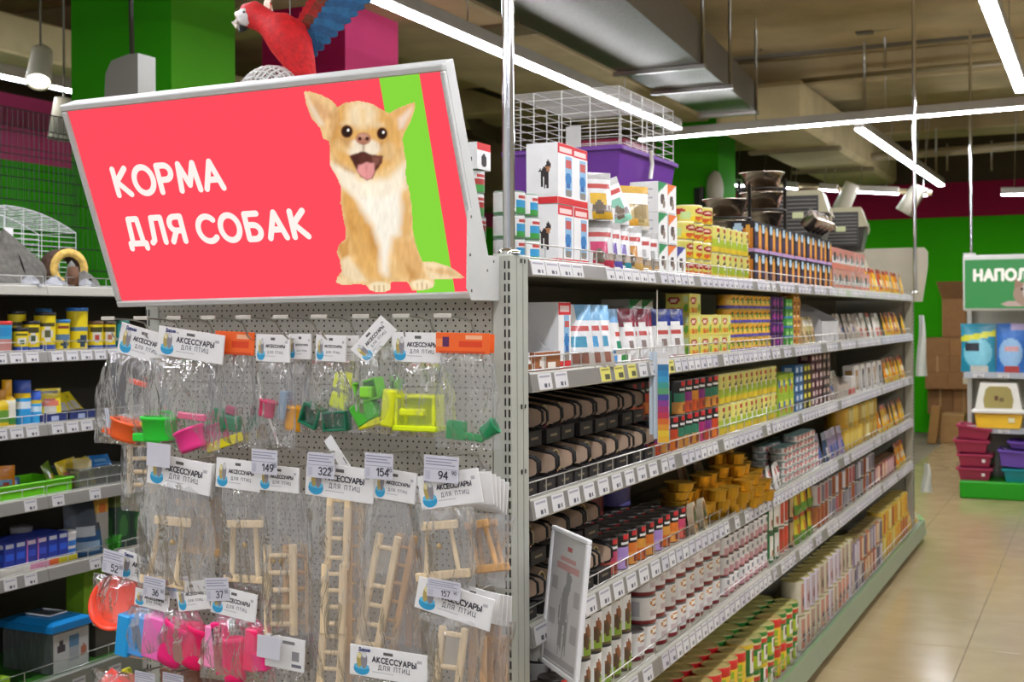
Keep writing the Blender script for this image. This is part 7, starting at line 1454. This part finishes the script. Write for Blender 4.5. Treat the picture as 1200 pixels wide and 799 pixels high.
m = MB(); pr = [(-.11, .17), (.11, .17), (.12, .24), (.10, .33), (.07, .355), (-.07, .355), (-.10, .33), (-.12, .24)]; n = m.add([(x, -.142+.0, z_) for x, z_ in pr]+[(x, -.120, z_) for x, z_ in pr]); qn = len(pr); m.face(tuple(range(n, n+qn)), lin('#a89a5c')); m.face(tuple(range(n+2*qn-1, n+qn-1, -1)), lin('#a89a5c'))
for j in range(qn): m.face((n+j, n+qn+j, n+qn+(j+1) % qn, n+(j+1) % qn), lin('#b8ab70'))
m.build('flap', 'plastic', t); MB().bbox(-.03, .0, -.1445, -.142, .235, .275, '#6a4a34').bbox(.01, .045, -.1445, -.142, .225, .26, '#7a6a44').build('flap_print', 'paper', t, kind='stuff'); MB().tube([(-.07, -.05, .385), (-.07, -.05, .41), (.07, -.05, .41), (.07, -.05, .385)], .008, '#ded9cc', 6).build('carry_handle', 'plastic', t); MB().bbox(.08, .13, -.152, -.150, .05, .09, '#e6dfae').build('sticker', 'paper', t)
# stacked basins
def basin(x, y, z_, w_, d, h, col, label, rot=(0, 0, 0), st=True):
    t = thing('litter_basin', label, 'basin', (x, y, z_), rot, 'stacked litter basins'); m = MB(); e = .022; c = lin(col)
    n = m.add([(-w_/2+e, -d/2+e, 0), (w_/2-e, -d/2+e, 0), (w_/2-e, d/2-e, 0), (-w_/2+e, d/2-e, 0), (-w_/2, -d/2, h), (w_/2, -d/2, h), (w_/2, d/2, h), (-w_/2, d/2, h), (-w_/2+.012, -d/2+.012, h), (w_/2-.012, -d/2+.012, h), (w_/2-.012, d/2-.012, h), (-w_/2+.012, d/2-.012, h), (-w_/2+e+.012, -d/2+e+.012, .02), (w_/2-e-.012, -d/2+e+.012, .02), (w_/2-e-.012, d/2-e-.012, .02), (-w_/2+e+.012, d/2-e-.012, .02)])
    for i in range(4):
        j = (i+1) % 4; m.face((n+i, n+j, n+4+j, n+4+i), c); m.face((n+4+i, n+4+j, n+8+j, n+8+i), c); m.face((n+8+i, n+8+j, n+12+j, n+12+i), c)
    m.face((n+3, n+2, n+1, n), c); m.face((n+12, n+13, n+14, n+15), c); m.build('tub', 'plastic', t)
    r_ = MB()
    for (x0, x1, y0, y1) in ((-w_/2-.012, w_/2+.012, -d/2-.012, -d/2), (-w_/2-.012, w_/2+.012, d/2, d/2+.012), (-w_/2-.012, -w_/2, -d/2, d/2), (w_/2, w_/2+.012, -d/2, d/2)): r_.bbox(x0, x1, y0, y1, h-.02, h+.002, col, b=.004)
    r_.build('rim', 'plastic', t)
    if st: MB().bbox(w_*.22, w_*.32, -d/2-.004, -d/2+.006, h*.35, h*.6, '#e6d8d4').build('sticker', 'paper', t)
qx = on_y(1143, 560, 8.95).x; CR = '#a02a4c'
for i, (dx, rz, ry, lb) in enumerate(((0, 0, 0, 'crimson basin at the bottom of the stack'), (0, .02, 0, 'second crimson basin from the bottom'), (-.03, .03, .03, 'third crimson basin from the bottom'), (-.01, -.02, .14, 'tilted crimson basin on top of the stack'))): basin(qx+dx, 8.99, .152+i*.118, .27, .3, .105, CR, lb, (0, ry, rz), i < 2)
q2 = on_y(1193, 560, 8.95).x
basin(q2+.06, 8.99, .152, .34, .3, .11, '#0f8a94', 'teal basin under the purple ones'); basin(q2+.02, 8.99, .275, .34, .3, .14, '#6a4aa8', 'purple basin with white sticker', (0, .06, 0)); basin(q2+.1, 8.99, .43, .34, .3, .06, '#6440a0', 'purple basin on the very top', (0, .05, 0), False)
# ---- cardboard boxes at the far wall
def cbox(x0, x1, y0, y1, Y, d, label, flaps=False, tape=True, col='#8f6436', tilt=0):
    a, b = on_y(x0, y1, Y), on_y(x1, y0, Y); w_, h = b.x-a.x, b.z-a.z; z0 = a.z if a.z > .2 else 0.0
    t = thing('cardboard_box', label, 'box', ((a.x+b.x)/2, Y, z0), (0, tilt, 0), 'cardboard boxes at the far wall'); h = b.z-z0
    if flaps:
        m = MB()
        for (xa, xb, ya, yb) in ((-w_/2, w_/2, 0, .01), (-w_/2, w_/2, d-.01, d), (-w_/2, -w_/2+.01, .01, d-.01), (w_/2-.01, w_/2, .01, d-.01)): m.box(xa, xb, ya, yb, .01, h, col)
        m.box(-w_/2, w_/2, 0, d, 0, .01, col); m.build('box_body', 'carton', t)
        MB().poly([(-w_/2, 0, h), (w_/2, 0, h), (w_/2+.02, -.1, h+.22), (-w_/2-.06, -.1, h+.22)], '#7d5730').poly([(-w_/2, d, h), (w_/2, d, h), (w_/2+.03, d+.1, h+.2), (-w_/2, d+.1, h+.2)], '#6d4b28').build('flap', 'carton', t, kind='stuff')
    else:
        MB().bbox(-w_/2, w_/2, 0, d, 0, h, col, b=.008).build('box_body', 'carton', t)
        if tape: MB().bbox(-w_*.04, w_*.04, -.002, -.0004, 0, h, '#a8814c').build('tape', 'plastic', t)
    return t
BX = 14.0
cbox(1104, 1132, 350, 395, BX+.2, .5, 'open flapped cardboard box on top of the pile', True); cbox(1084, 1113, 396, 417, BX, .6, 'flat cardboard box under the opened ones', tape=False); cbox(1113, 1142, 396, 417, BX, .6, 'cardboard box beside the flat one', tape=False, col='#966a3a')
cbox(1084, 1113, 417, 436, BX, .6, 'cardboard box in the second layer, shelf side', col='#94683a'); cbox(1113, 1142, 417, 436, BX, .6, 'cardboard box in the second layer, stand side'); cbox(1084, 1111, 436, 456, BX, .6, 'cardboard box in the third layer, shelf side', col='#8b6034', tape=False)
b3 = cbox(1111, 1142, 436, 456, BX, .6, 'cardboard box with a white label in the third layer', tape=False, col='#95693a'); MB().bbox(.02, .10, -.004, -.001, .07, .15, '#c9bda0').build('paper_label', 'paper', b3)
cbox(1087, 1117, 456, 485, BX+.1, .5, 'cardboard box in the bottom layer, shelf side', col='#875c30'); cbox(1117, 1142, 456, 485, BX+.1, .5, 'cardboard box in the bottom layer, stand side', col='#93673a'); cbox(1090, 1140, 485, 513, BX+.15, .5, 'wide cardboard box on the floor beneath the pile', col='#7d5630')
cbox(1101, 1130, 486, 512, BX-.5, .4, 'pale cardboard box on the floor before the pile', col='#a8804a', tape=False); cbox(1086, 1097, 476, 514, BX-.6, .1, 'flattened cardboard leaning at the shelf end', col='#9a7038', tape=False, tilt=.12)
